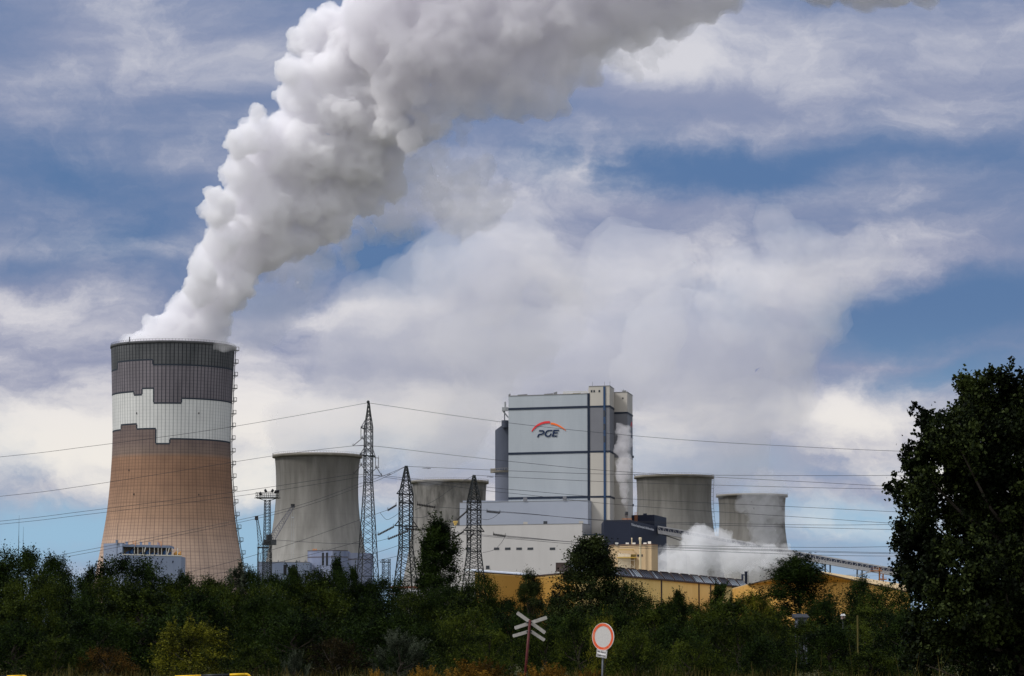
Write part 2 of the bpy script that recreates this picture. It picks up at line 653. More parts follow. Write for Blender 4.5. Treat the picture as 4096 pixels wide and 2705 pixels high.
    for b in bounds:
        mb = MB()
        for i, (pa, pb, z) in enumerate(b):
            n = max(2, int((pb - pa) / 0.04))
            for q in range(n):
                a0, a1 = pa + (pb - pa) * q / n, pa + (pb - pa) * (q + 1) / n
                mb.poly([pt(a0, z - W, .06), pt(a1, z - W, .06), pt(a1, z + W, .06), pt(a0, z + W, .06)])
            if i:
                z0, z1 = sorted((b[i - 1][2], z))
                da = W / rt
                nn = 6
                for q in range(nn):
                    za, zb = z0 + W + (z1 - z0 - 2 * W) * q / nn, z0 + W + (z1 - z0 - 2 * W) * (q + 1) / nn
                    mb.poly([pt(pa - da, za, .06), pt(pa + da, za, .06), pt(pa + da, zb, .06), pt(pa - da, zb, .06)])
        child_of('band_outline', mb, M_ol, root)
    # ladder and its platforms down the right side
    la = R(88)
    lad = MB()
    z = zt + 1.0
    prev = None
    while z > 6:
        for s in (-.012, .012):
            a = la + s
            r = lerp_prof(prof, z) + 0.9
            r2 = lerp_prof(prof, z - 3) + 0.9
            lad.bar((cx + r * math.sin(a), cy - r * math.cos(a), z), (cx + r2 * math.sin(a), cy - r2 * math.cos(a), z - 3), 0.22, 4)
        r = lerp_prof(prof, z) + 0.9
        lad.bar((cx + r * math.sin(la - .012), cy - r * math.cos(la - .012), z), (cx + r * math.sin(la + .012), cy - r * math.cos(la + .012), z), 0.18, 4)
        z -= 3
    lo = child_of('ladder', lad, M_steel, root)
    z = zt - 2
    while z > 12:
        pf = MB()
        r = lerp_prof(prof, z)
        x0, y0 = cx + r * math.sin(la), cy - r * math.cos(la)
        x1 = x0 + 2.9
        pf.box(x0 + .3, x1, y0 - 1.6, y0 + 1.6, z, z + .28)
        for yy_ in (y0 - 1.5, y0 + 1.5):
            for xx_ in (x0 + 1.4, x1 - .1):
                pf.bar((xx_, yy_, z), (xx_, yy_, z + 2.2), 0.1, 4)
            pf.bar((x0 + .8, yy_, z + 2.2), (x1, yy_, z + 2.2), 0.1, 4)
            pf.bar((x0 + .3, yy_, z - 1.6), (x1 - .8, yy_, z), 0.1, 4)
        pf.bar((x1 - .1, y0 - 1.5, z + 2.2), (x1 - .1, y0 + 1.5, z + 2.2), 0.1, 4)
        child_of('platform', pf, M_steel, lo)
        z -= 7.45
    raker_legs(root, M_conc_old, cx, cy, prof[-1][0], prof[-1][1], prof[-1][0] + 3)
    # small inspection hatches in the shell
    for vx, vy in ((333, 528), (697, 528), (290, 868), (326, 1012), (704, 1015)):
        ph, z = hit(vx, vy)
        h = MB()
        d = .25 / rt
        h.hexa([pt(ph - d, z - .4, -.1), pt(ph - d, z - .5, .3), pt(ph + d, z - .5, .3), pt(ph + d, z - .5, -.1)],
               [pt(ph - d, z + .5, -.1), pt(ph - d, z + .5, .3), pt(ph + d, z + .5, .3), pt(ph + d, z + .5, -.1)])
        child_of('hatch', h, M_dark, root)
    return root


M_rim1 = mat_noise('charcoal_rim', (0.05, 0.052, 0.055), (0.10, 0.10, 0.105), .2)
LN = [('a', 2 * math.pi / 96, 0.24, 0.85), ('a', 2 * math.pi / 48, 0.10, 0.5), ('z', 1.9, 0.16, 0.35)]


def tower_brown():
    m = mat_noise('paint_brown_bands', (0.80, 0.80, 0.81), (1.10, 1.08, 1.06), 0.12, (1, 1, .55), lines=[('a', 2 * math.pi / 96, 0.20, 0.42), ('a', 2 * math.pi / 48, 0.08, 0.4), ('z', 1.9, 0.18, 0.38), ('z', 9.5, 0.12, 0.2)], linecol=(0.34, 0.34, 0.40))
    t = m.node_tree
    b = t.nodes['Principled BSDF']
    src = b.inputs['Base Color'].links[0].from_socket
    co = t.nodes.new('ShaderNodeTexCoord')
    sp = t.nodes.new('ShaderNodeSeparateXYZ')
    t.links.new(co.outputs['Object'], sp.inputs[0])
    nz = t.nodes.new('ShaderNodeTexNoise')
    nz.inputs['Scale'].default_value = 0.06
    ma = t.nodes.new('ShaderNodeMath')
    ma.operation = 'MULTIPLY_ADD'
    t.links.new(nz.outputs['Fac'], ma.inputs[0])
    ma.inputs[1].default_value = 8.0
    t.links.new(sp.outputs[2], ma.inputs[2])
    rp = t.nodes.new('ShaderNodeValToRGB')
    mr = t.nodes.new('ShaderNodeMapRange')
    mr.inputs[1].default_value = 44.0
    mr.inputs[2].default_value = 144.0
    t.links.new(ma.outputs[0], mr.inputs[0])
    t.links.new(mr.outputs[0], rp.inputs[0])
    e = rp.color_ramp.elements
    e[0].position, e[0].color = 0.0, (.53, .40, .32, 1)
    e[1].position, e[1].color = 1.0, (.150, .118, .115, 1)
    for p, c in ((0.20, (.48, .345, .26, 1)), (0.38, (.35, .222, .148, 1)), (0.58, (.28, .165, .105, 1)), (0.715, (.27, .158, .100, 1)), (0.74, (.215, .160, .130, 1)), (0.80, (.175, .130, .115, 1))):
        q = e.new(p)
        q.color = c
    mx = t.nodes.new('ShaderNodeMix')
    mx.data_type = 'RGBA'
    mx.blend_type = 'MULTIPLY'
    mx.inputs[0].default_value = 1.0
    t.links.new(src, mx.inputs[6])
    t.links.new(rp.outputs[0], mx.inputs[7])
    t.links.new(mx.outputs[2], b.inputs['Base Color'])
    return m


cooling_tower_painted()


def cooling_tower_grey(cxp, D, rows, m, label, ladder=None):
    cx, cy = C(cxp, D, 2050)
    prof = shell_profile(smooth_prof(rows, 6), D)
    root = thing('cooling_tower', (cx, cy, 0), label, 'cooling tower', 'cooling towers of the power station')
    mb = MB()
    mb.lathe(list(reversed(prof)), (cx, cy), 144)
    child_of('shell', mb, m, root, True)
    zt, rt = prof[0][1], prof[0][0]
    lip = 1.5
    mb = MB()
    mb.lathe([(rt - .3, zt - 2.0), (rt + lip, zt - 1.7), (rt + lip, zt), (rt + lip - .3, zt + .1), (rt - .7, zt + .1), (lerp_prof(prof, zt - 5) - .9, zt - 5)], (cx, cy), 144)
    child_of('rim', mb, M_lip, root, True)
    mb = MB()
    for i in range(96):
        a, b = 2 * math.pi * i / 96, 2 * math.pi * (i + 1) / 96
        q = rt + lip - .15
        mb.bar((cx + q * math.cos(a), cy + q * math.sin(a), zt), (cx + q * math.cos(a), cy + q * math.sin(a), zt + 1.1), 0.06, 3)
        mb.bar((cx + q * math.cos(a), cy + q * math.sin(a), zt + 1.1), (cx + q * math.cos(b), cy + q * math.sin(b), zt + 1.1), 0.05, 3)
    child_of('railing', mb, M_steel, root)
    if ladder is not None:
        lad = MB()
        z = zt
        while z > 8:
            for s in (-.018, .018):
                a = ladder + s
                r, r2 = lerp_prof(prof, z) + 1.6, lerp_prof(prof, z - 3) + 1.6
                lad.bar((cx + r * math.sin(a), cy - r * math.cos(a), z), (cx + r2 * math.sin(a), cy - r2 * math.cos(a), z - 3), 0.12, 4)
            r = lerp_prof(prof, z)
            lad.bar((cx + (r - .2) * math.sin(ladder), cy - r * math.cos(ladder), z), (cx + (r + 1.7) * math.sin(ladder), cy - (r + 1.6) * math.cos(ladder), z), 0.12, 4)
            z -= 3
        child_of('ladder', lad, M_steel, root)
    raker_legs(root, M_conc_old, cx, cy, prof[-1][0], prof[-1][1], prof[-1][0] + 3)
    return root


cooling_tower_grey(1268, 1900, [(1822, 171), (1880, 166), (1960, 164), (2040, 168), (2120, 178), (2200, 192), (2300, 212), (2400, 232), (2540, 260)], M_conc,
                   'pale grey concrete cooling tower between the lighting mast and the tallest lattice pylon', None)
cooling_tower_grey(1797, 2200, [(1926, 150), (1970, 146.5), (2030, 145.5), (2110, 150), (2200, 161), (2326, 184), (2430, 203), (2550, 226)], M_conc_old,
                   'blotched grey cooling tower behind the two lattice pylons and the poplar', None)
cooling_tower_grey(2697, 2130, [(1906, 152), (1950, 149), (2020, 148), (2090, 154), (2150, 163), (2245, 184), (2308, 198), (2420, 220), (2545, 245)], M_conc,
                   'grey cooling tower behind the navy building, with a thin ladder on its right edge', R(84))
cooling_tower_grey(3008, 2380, [(1981, 136), (2030, 131.5), (2100, 131), (2170, 138), (2251, 152), (2340, 170), (2440, 192), (2550, 214)], M_conc,
                   'farthest right cooling tower, smallest and half hidden by drifting steam', None)

# ------------------------------------------------------------------ boiler house
M_clad = mat_noise('pale_blue_grey_cladding', (0.315, 0.345, 0.375), (0.375, 0.405, 0.435), 0.07, (1, 1, .25), lines=[('z', 1.2, 0.08, 0.14), ('x', 6.0, 0.02, 0.22)], linecol=(0.25, 0.28, 0.30), rough=0.6)
M_beige = mat_noise('beige_cladding', (0.40, 0.375, 0.335), (0.46, 0.43, 0.385), 0.05, (1, 1, .3), lines=[('z', 1.2, 0.06, 0.08)], linecol=(0.3, 0.29, 0.25), rough=0.6)
M_grey_clad = mat_noise('mid_grey_cladding', (0.145, 0.148, 0.165), (0.175, 0.178, 0.195), 0.05, lines=[('z', 1.2, 0.06, 0.08)], linecol=(0.09, 0.09, 0.1), rough=0.6)
M_navy = mat('navy_trim', (0.008, 0.016, 0.035), 0.6)
M_blue = mat('blue_strip', (0.015, 0.045, 0.11), 0.5)
M_navyclad = mat_noise('navy_cladding', (0.011, 0.015, 0.031), (0.016, 0.021, 0.040), 0.05, lines=[('z', 1.0, 0.08, 0.3)], linecol=(0.01, 0.013, 0.022), rough=0.6)
M_white_clad = mat_noise('off_white_cladding', (0.39, 0.375, 0.365), (0.475, 0.458, 0.445), 0.06, (1, 1, .2), lines=[('z', 1.1, 0.05, 0.06)], linecol=(0.3, 0.29, 0.28), rough=0.6)
M_roof = mat('grey_roof', (0.18, 0.18, 0.18), 0.9)
M_win = mat('dark_window', (0.02, 0.024, 0.03), 0.25, 0.5)

A0, A1 = C(2034, 1432, 1800), C(2356, 1418, 1800)
K1, K2 = C(2439, 1414.4, 1800), C(2457, 1432, 1800)
E0, E1, E2 = C(2456, 1434, 1800), C(2510, 1431.6, 1800), C(2531, 1452, 1800)
zA = on_plane(2034, 1586, A0, A1).z
zs1, zs2, zs3 = on_plane(2034, 1637, A0, A1).z, on_plane(2034, 1815.5, A0, A1).z, on_plane(2034, 1994, A0, A1).z
zT = P(2439, 1544.5, 1414.4).z
zE = P(2510, 1569.5, 1431.6).z
zE1 = P(2510, 1651, 1431.6).z
zE2 = P(2510, 1830, 1431.6).z
root = thing('boiler_house', (A0[0], A0[1], 0), 'tall pale grey boiler house carrying a red and orange arc emblem over dark blue letters', 'building')
mb = MB()
bk = 58
dv = Vector((A1[0] - A0[0], A1[1] - A0[1])).normalized()
nv_ = Vector((-dv.y, dv.x))
B0, B1_ = Vector(A0) + nv_ * bk, Vector(A1) + nv_ * bk
mb.prism([A0, A1, tuple(B1_), tuple(B0)], 0, zA)
child_of('wall', mb, [M_clad], root)
# stair tower: stacked coloured storeys
KT = [(A1[0] + .02, A1[1]), K1, K2, (K2[0] - 6, K2[1] + 8), (A1[0] + .02, A1[1] + 16)]
for a, b, m_ in ((0, zs3, M_beige), (zs3, zs2, M_beige), (zs2, zs1, M_grey_clad), (zs1, zT, M_beige)):
    mb = MB()
    mb.prism(KT, a, b)
    child_of('stair_tower_wall', mb, m_, root)
ET = [E0, E1, E2, (E2[0] - 16, E2[1] + 20), (E0[0], E0[1] + 30)]
for a, b, m_ in ((0, zE2, M_beige), (zE2, zE1, M_grey_clad), (zE1, zE, M_beige)):
    mb = MB()
    mb.prism(ET, a, b)
    child_of('rear_tower_wall', mb, m_, root)
for z in (zs1, zs2, zs3):
    mb = MB()
    strip(mb, A0, A1, z - .55, z + .55, .22)
    strip(mb, (A1[0] + .5, A1[1] - .02), K1, z - .45, z + .45, .22)
    strip(mb, K1, K2, z - .45, z + .45, .22)
    child_of('trim_band', mb, M_navy, root)
mb = MB()
strip(mb, E0, E1, zE1 - .4, zE1 + .4, .22)
strip(mb, E1, E2, zE1 - .4, zE1 + .4, .22)
child_of('trim_band', mb, M_navy, root)
mb = MB()
strip(mb, (A1[0] - .75, A1[1] + .03), (A1[0] + .45, A1[1] - .02), 0, zA + .3, .34)
child_of('corner_trim', mb, M_navy, root)
mb = MB()
u0, u1 = on_plane(2414.8, 1800, A1, K1), on_plane(2423.2, 1800, A1, K1)
strip(mb, u0, u1, 0, zT - .2, .42)
child_of('stair_glazing', mb, M_blue, root)
zz = zs1 - 2
while zz > zs2 + 2:
    gl = MB()
    strip(gl, (u0.x + .15, u0.y), (u1.x - .15, u1.y), zz - 3.2, zz, .5)
    child_of('stair_window', gl, M_win, root)
    zz -= random.uniform(5.5, 9)
for (xl, yt, xr, yb) in ((2363, 1561, 2370, 1570), (2373.5, 1561, 2380, 1570), (2394, 1560.5, 2401, 1569.5)):
    mb = MB(); panel(mb, xl, yt, xr, yb, A1, K1, .1)
    child_of('window', mb, M_win, root)
mb = MB(); panel(mb, 2489, 1590.5, 2494, 1596, E0, E1, .1)
child_of('window', mb, M_win, root)
# parapets and roof furniture
mb = MB()
strip(mb, A0, A1, zA, zA + .35, .15, back=.5)
strip(mb, A1, K1, zT, zT + .3, .15, back=.5)
strip(mb, K1, K2, zT, zT + .3, .15, back=.5)
strip(mb, E0, E1, zE, zE + .3, .15, back=.5)
strip(mb, E1, E2, zE, zE + .3, .15, back=.5)
child_of('parapet', mb, M_roof, root)
for px, w, h in ((2038, .5, 1.2), (2090, 2.4, .8), (2195, 2.2, .8), (2222, .9, 1.6), (2308, 2.0, .7)):
    q = on_plane(px, 1580, A0, A1)
    mb = MB(); mb.prism([(q.x - w, q.y + 4), (q.x + w, q.y + 4), (q.x + w, q.y + 7), (q.x - w, q.y + 7)], zA, [zA + .5 + h * .6, zA + .5 + h, zA + .5 + h, zA + .5 + h * .6])
    child_of('roof_vent', mb, M_roof, root)
mb = MB()
for px in range(2253, 2352, 5):
    q = on_plane(px, 1578, A0, A1)
    mb.bar((q.x, q.y + 2, zA), (q.x, q.y + 2, zA + 1.6), .07, 4)
a, b = on_plane(2253, 1578, A0, A1), on_plane(2351, 1578, A0, A1)
for h in (.8, 1.55):
    mb.bar((a.x, a.y + 2, zA + h), (b.x, b.y + 2, zA + h), .08, 4)
child_of('roof_railing', mb, mat('cream_rail', (.55, .5, .3), .6), root)
for px, z in ((2370, zT), (2418, zT), (2440, zT), (2500, zE)):
    mb = MB()
    q = P(px, 1560, 1420)
    mb.bar((q.x, 1420 if z == zT else 1440, z), (q.x, 1420 if z == zT else 1440, z + 2.6), .07, 4)
    child_of('lightning_rod', mb, M_steel, root)
q = P(2497, 1565, 1440)
mb = MB(); mb.box(q.x - 1.0, q.x + 1.0, 1439, 1441, zE, zE + 1.6)
child_of('roof_vent', mb, M_roof, root)


# the emblem: strokes traced on the facade plane, each a flat sign with real thickness
def sign_poly(name, pts, m, parent, p0, p1, out=0.30, sc=1.0, org=(2050, 1630), k=7.917):
    W = [on_plane(org[0] + x / k, org[1] + y / k, p0, p1) for x, y in pts]
    d = Vector((p1[0] - p0[0], p1[1] - p0[1], 0)).normalized()
    n = Vector((d.y, -d.x, 0))
    mb = MB()
    k_ = len(W)
    fr = [p + n * out for p in W]
    bkk = [p + n * 0.02 for p in W]
    s = len(mb.v)
    mb.v += [tuple(p) for p in fr] + [tuple(p) for p in bkk]
    mb.f.append(tuple(range(k_ - 1, -1, -1))); mb.mi.append(0)
    for i in range(k_):
        j = (i + 1) % k_
        mb.f.append((i, j, k_ + j, k_ + i)); mb.mi.append(0)
    bm = bmesh.new()
    o = child_of(name, mb, m, parent)
    bm.from_mesh(o.data)
    bmesh.ops.triangulate(bm, faces=[f for f in bm.faces if len(f.verts) > 4])
    bmesh.ops.recalc_face_normals(bm, faces=bm.faces)
    bm.to_mesh(o.data)
    bm.free()
    return o


def arc_band(cx, cy, rx, ry, a0, a1, w0, w1, n=18):
    o, i_ = [], []
    for k in range(n + 1):
        t = k / n
        a = R(a0 + (a1 - a0) * t)
        w = w0 + (w1 - w0) * t
        o.append((cx + (rx + w / 2) * math.cos(a), cy - (ry + w / 2) * math.sin(a)))
        i_.append((cx + (rx - w / 2) * math.cos(a), cy - (ry - w / 2) * math.sin(a)))
    return o + i_[::-1]


def spline_band(mid, n=6):
    """mid: (x, y, width) stations -> band polygon"""
    pts = smooth_prof([(p[0], p[1]) for p in mid], n)
    ws = smooth_prof([(i, p[2]) for i, p in enumerate(mid)], n)
    o, i_ = [], []
    for k, (x, y) in enumerate(pts):
        a = pts[max(k - 1, 0)]
        b = pts[min(k + 1, len(pts) - 1)]
        dx, dy = b[0] - a[0], b[1] - a[1]
        l = math.hypot(dx, dy)
        w = ws[k][1] / 2
        o.append((x + dy / l * w, y - dx / l * w))
        i_.append((x - dy / l * w, y + dx / l * w))
    return o + i_[::-1]


M_red = mat('emblem_red', (0.62, 0.03, 0.035), 0.5)
M_or = mat('emblem_orange', (0.80, 0.15, 0.02), 0.5)
M_nav2 = mat('letter_navy', (0.004, 0.016, 0.055), 0.5)
sign_poly('emblem_arc', spline_band([(612, 762, 26), (680, 672, 44), (770, 590, 56), (890, 520, 64), (1020, 480, 66), (1110, 470, 66), (1185, 470, 68)]), M_red, root, A0, A1)
sign_poly('emblem_arc', spline_band([(1212, 513, 60), (1300, 522, 58), (1410, 556, 52), (1520, 612, 42), (1610, 668, 32), (1690, 732, 12)]), M_or, root, A0, A1)
ltr = thing  # letters are flat signs on the wall
sign_poly('letter', [(852, 720), (960, 720), (1000, 735), (1018, 765), (1015, 800), (990, 840), (945, 865), (880, 872), (850, 885), (838, 905), (826, 942), (782, 942), (800, 890), (825, 850), (865, 832), (920, 828),
                     (955, 815), (975, 790), (968, 768), (940, 762), (840, 762)], M_nav2, root, A0, A1)
sign_poly('letter', [(1268, 712), (1256, 752), (1170, 752), (1120, 762), (1090, 790), (1070, 830), (1072, 865), (1095, 888), (1130, 893), (1165, 886), (1185, 868), (1193, 842), (1200, 825), (1240, 825), (1232, 860),
                     (1212, 905), (1170, 930), (1100, 934), (1050, 920), (1022, 880), (1022, 835), (1045, 775), (1085, 735), (1140, 715)], M_nav2, root, A0, A1)
sign_poly('letter', [(1302, 706), (1474, 704), (1462, 748), (1340, 752), (1332, 790), (1440, 788), (1428, 828), (1322, 831), (1308, 888), (1424, 884), (1412, 925), (1248, 930)], M_nav2, root, A0, A1)
# small far emblem on the rear tower's right face
mb = MB()
a, b = Vector(E1).lerp(Vector(E2), .62), Vector(E1).lerp(Vector(E2), .92)
zz = P(2524, 1702, 1446).z
for i in range(8):
    t0, t1 = i / 8, (i + 1) / 8
    p, q = a.lerp(b, t0), a.lerp(b, t1)
    h0 = math.sin(math.pi * (t0 + t1) / 2) * 2.0
    strip(mb, p, q, zz - 1.2 + h0, zz - .2 + h0, .1)
child_of('emblem_arc', mb, M_red, root)
mb = MB()
for i in range(3):
    p, q = a.lerp(b, .05 + i * .33), a.lerp(b, .27 + i * .33)
    strip(mb, p, a.lerp(b, .13 + i * .33), zz - 6.2, zz - 3.0, .1)
    strip(mb, a.lerp(b, .13 + i * .33), q, zz - 3.8, zz - 3.0, .1)
    strip(mb, a.lerp(b, .13 + i * .33), q, zz - 5.2, zz - 4.5, .1)
child_of('letter', mb, M_nav2, root)
for y_ in (1833, 2026):
    qq = P(2530, y_, 1452)
    mb = MB(); mb.box(qq.x - 1.2, qq.x + .6, 1450, 1452, qq.z, qq.z + 1.1)
    child_of('roof_vent', mb, M_navy, root)

# ---- round flue stack beside the boiler house
D = 1452
cx, cy = C(2040, D, 1850)
root = thing('flue_silo', (cx, cy, 0), 'dark blue-grey round silo with a pointed top, against the left side of the boiler house', 'silo')
r = 59.5 * D / F
zp = Z(1886, D)
mb = MB()
mb.lathe([(r, 0), (r, zp - .5)], (cx, cy), 64)
child_of('lower_shaft', mb, mat_noise('slate_shaft', (0.10, 0.11, 0.14), (0.135, 0.145, 0.18), .1, (1, 1, .2)), root, True)
zc = Z(1723, D)
n = 64
mb = MB()
top = []
for i in range(n):
    a = 2 * math.pi * i / n
    top.append(zc + (r + r * math.cos(a)) * 0.62)
for i in range(n):
    a, b = 2 * math.pi * i / n, 2 * math.pi * ((i + 1) % n) / n
    A_, B_ = (cx + r * math.cos(a), cy + r * math.sin(a)), (cx + r * math.cos(b), cy + r * math.sin(b))
    mb.poly([(*A_, zp + .3), (*B_, zp + .3), (*B_, top[(i + 1) % n]), (*A_, top[i])])
mb.poly([(cx + r * math.cos(2 * math.pi * i / n), cy + r * math.sin(2 * math.pi * i / n), top[i]) for i in range(n)])
M_slate = mat_noise('dark_slate_shaft', (0.055, 0.062, 0.085), (0.085, 0.095, 0.125), .12, (1, 1, .2))
child_of('upper_shaft', mb, M_slate, root)
mb = MB()
c2 = P(2020, 1700, D - 7)
mb.lathe([(1.75, Z(1905, D - 7) + 28), (1.75, Z(1712, D - 7)), (.35, Z(1686, D - 7)), (0.01, Z(1686, D - 7))], (c2.x, D - 8.2), 24)
mb.bar((c2.x - .2, D - 8.2, Z(1690, D)), (c2.x - .2, D - 8.2, Z(1628, D)), .3, 6)
child_of('pointed_pipe', mb, M_slate, root)
mb = MB()
mb.lathe([(r, zp - .9), (r + 1.4, zp - .3), (r + 1.4, zp), (r, zp)], (cx, cy), 64)
for i in range(40):
    a = 2 * math.pi * i / 40
    x, y = cx + (r + 1.3) * math.cos(a), cy + (r + 1.3) * math.sin(a)
    x2, y2 = cx + (r + 1.3) * math.cos(a + 2 * math.pi / 40), cy + (r + 1.3) * math.sin(a + 2 * math.pi / 40)
    mb.bar((x, y, zp), (x, y, zp + 1.2), .06, 4)
    mb.bar((x, y, zp + 1.2), (x2, y2, zp + 1.2), .06, 4)
mb.box(cx - r - 2.4, cx - r + .2, cy - 2, cy + 1, zp - .8, zp + 1.3)
child_of('platform', mb, mat('weathered_cream', (.30, .27, .22), .8), root)
mb = MB()
bx = P(2008, 1665, D - 4)
zq = Z(1645, D)
mb.box(bx.x, A0[0] - .05, D - 9.5, D - 7, zq - .6, zq + 1.2)
mb.bar((bx.x + .4, D - 8.3, zq - .5), (A0[0] - .1, D - 8.3, Z(1676, D)), .45, 4)
mb.bar((bx.x + 1.6, D - 8.3, zq + 1.2), (bx.x + 1.6, D - 8.3, zq + 4.0), .55, 8)
child_of('top_bracket', mb, M_steel_lt, root)

# ---- turbine halls in front
H0, H1 = C(1836, 1416, 2060), (A1[0] - .8, A1[1] - 6.0)
H0 = (H0[0], H1[1] + 23)
zH = on_plane(1836, 2012, H0, H1).z
root = thing('turbine_hall', (H0[0], H0[1], 0), 'long blue-grey hall with a flat roof at the foot of the boiler house', 'building')
mb = MB()
d = (Vector(H1) - Vector(H0)).normalized()
n_ = Vector((-d.y, d.x))
Hb = [tuple(Vector(H1) + n_ * 5.6), tuple(Vector(A0) + Vector((0, -.3))), tuple(Vector(H0) + n_ * 30)]
M_hall = mat_noise('blue_grey_hall_cladding', (0.27, 0.295, 0.35), (0.31, 0.335, 0.39), 0.05, lines=[('z', 1.2, 0.06, 0.08)], linecol=(0.25, 0.28, 0.30), rough=.6)
mb.prism([H0, H1] + Hb, 0, zH)
child_of('wall', mb, M_hall, root)
q0, q1 = on_plane(1850, 2000, H0, H1), on_plane(1900, 2000, H0, H1)
mb = MB(); mb.box(q0.x, q1.x + 30, H0[1] + 9, H0[1] + 26, zH, zH + 1.6)
child_of('roof_step', mb, M_hall, root)
mb = MB(); strip(mb, H0, H1, zH, zH + .25, .1, back=.5)
child_of('parapet', mb, M_roof, root)
for (xl, yt, xr, yb) in ((2094, 1990, 2109, 2004), (2252.5, 1986, 2266.5, 2001), (2174, 2085, 2189, 2096)):
    mb = MB(); panel(mb, xl, yt, xr, yb, H0, H1, .5 if yt < 2050 else .15)
    child_of('window', mb, M_grey_clad if yt < 2050 else M_win, root)

F0 = C(1803, 1402, 2100)
F1 = C(2329, 1379, 2100)
F2 = C(2361, 1393, 2100)
zF = on_plane(1803, 2104, F0, F1).z
root = thing('machine_hall', (F0[0], F0[1], 0), 'long off-white hall with a row of small dark windows, in front of the blue-grey hall', 'building')
mb = MB()
mb.prism([F0, F1, F2, (F2[0], F2[1] + 6), (F0[0], F0[1] + 6)], 0, zF)
child_of('wall', mb, M_white_clad, root)
mb = MB(); strip(mb, F0, F1, zF, zF + .25, .1, back=.5); strip(mb, F1, F2, zF, zF + .25, .1, back=.5)
child_of('parapet', mb, M_roof, root)
for xl, xr in ((1862, 1881), (1976, 1997), (2020, 2042), (2065.5, 2087.5), (2110, 2133), (2199, 2221)):
    mb = MB(); panel(mb, xl, 2190.5, xr, 2200, F0, F1, .12)
    child_of('window', mb, M_win, root)
mb = MB(); panel(mb, 1944, 2263, 1958, 2277, F0, F1, .12)
child_of('window', mb, M_win, root)
for px in (2102, 2325):
    mb = MB(); q = on_plane(px, 2098, F0, F1)
    mb.box(q.x - 1, q.x + 1, q.y + 1, q.y + 3, zF, zF + 1.4)
    child_of('roof_vent', mb, M_beige, root)
q = on_plane(1821, 2096, F0, F1)
mb = MB(); mb.lathe([(.5, zF), (.6, zF + .9), (1.2, zF + 2.0), (1.2, zF + 2.5), (0.01, zF + 2.5)], (q.x, q.y + 3), 16)
child_of('vent_cowl', mb, mat('yellow_cowl', (.62, .42, .12), .6), root)
G0, G1 = C(2333, 1374, 2150), C(2417, 1369, 2150)
zG = on_plane(2333, 2140, G0, G1).z
root = thing('low_annex', (G0[0], G0[1], 0), 'low pale annex with a dark roof edge, left of the navy building', 'building')
mb = MB(); mb.prism([G0, G1, (G1[0], G1[1] + 4), (G0[0], G0[1] + 4)], 0, zG)
child_of('wall', mb, M_beige, root)
mb = MB(); strip(mb, G0, G1, zG - .35, zG + .3, .12, back=.4)
child_of('roof_edge', mb, M_navy, root)

# ---- navy building
N0, N1, N2 = C(2416, 1368, 2120), C(2521, 1362, 2120), C(2632, 1440, 2120)
zN = P(2521, 2079.5, 1362).z
root = thing('coal_bunker_building', (N1[0], N1[1], 0), 'navy blue windowless building with a line of small white lettering near its roof', 'building')
mb = MB(); mb.prism([N0, N1, N2, (N2[0] - 10, N2[1] + 25), (N0[0], N0[1] + 40)], 0, zN)
child_of('wall', mb, M_navyclad, root)
U0, U1, U2 = C(2527, 1446, 2120), C(2618, 1442, 2120), C(2666, 1474, 2120)
zU = P(2618, 2059.5, 1442).z
mb = MB()
mb.prism([U0, U1, U2, (U2[0] - 8, U2[1] + 25), (U0[0], U0[1] + 30)], 0, zU)
child_of('upper_block', mb, M_navyclad, root)
# chimney on its roof
cxy = C(2506, 1385, 2080)
mb = MB(); rr = 5.8 * 1385 / F
mb.lathe([(rr, zN), (rr, P(2506, 2060, 1385).z), (rr * 1.02, P(2506, 2060, 1385).z)], cxy, 24)
ch = child_of('chimney', mb, mat_noise('steel_stack', (.28, .25, .24), (.45, .42, .40), .8, rough=.4), root, True)
mb = MB(); mb.lathe([(rr * 1.06, P(2506, 2060, 1385).z), (rr * 1.06, P(2506, 2047, 1385).z), (rr * .8, P(2506, 2047, 1385).z), (.01, P(2506, 2050, 1385).z)], cxy, 24)
child_of('stack_cap', mb, M_dark, ch, True)
M_orange = mat('orange_steel', (.55, .20, .05), .6)
mb = MB()
for i in range(12):
    px = 2489 + i * 3.4
    q = P(px, 2072, 1383)
    mb.bar((q.x, 1383, zN), (q.x, 1383, zN + 1.5), .09, 4)
a, b = P(2489, 2072, 1383), P(2527, 2072, 1383)
for h in (.75, 1.5):
    mb.bar((a.x, 1383, zN + h), (b.x, 1383, zN + h), .1, 4)
child_of('railing', mb, M_orange, root)
mb = MB()
q = P(2545, 2060, 1440)
for s in (-.5, .5):
    mb.bar((q.x + s, 1443.0, zN), (q.x + s, 1443.0, zU + 1.4), .12, 4)
zq = zN
while zq < zU + 1.3:
    mb.bar((q.x - .5, 1443.0, zq), (q.x + .5, 1443.0, zq), .08, 4)
    zq += .6
child_of('ladder', mb, M_orange, root)
mb = MB(); q = P(2580, 2055, 1450); mb.box(q.x - .9, q.x + .9, 1449, 1452, zU, zU + 1.0)
child_of('roof_vent', mb, M_navy, root)


def text_mesh(txt, size, m, ext=0.03, bold=0.0):
    cu = bpy.data.curves.new('t', 'FONT')
    cu.body = txt
    cu.size = size
    cu.extrude = ext
    cu.offset = bold
    cu.align_x = 'LEFT'
    o = bpy.data.objects.new('t', cu)
    col.objects.link(o)
    dg = bpy.context.evaluated_depsgraph_get()
    dg.update()
    me = bpy.data.meshes.new_from_object(o.evaluated_get(dg))
    bpy.data.objects.remove(o)
    me.materials.clear()
    me.materials.append(m)
    return me


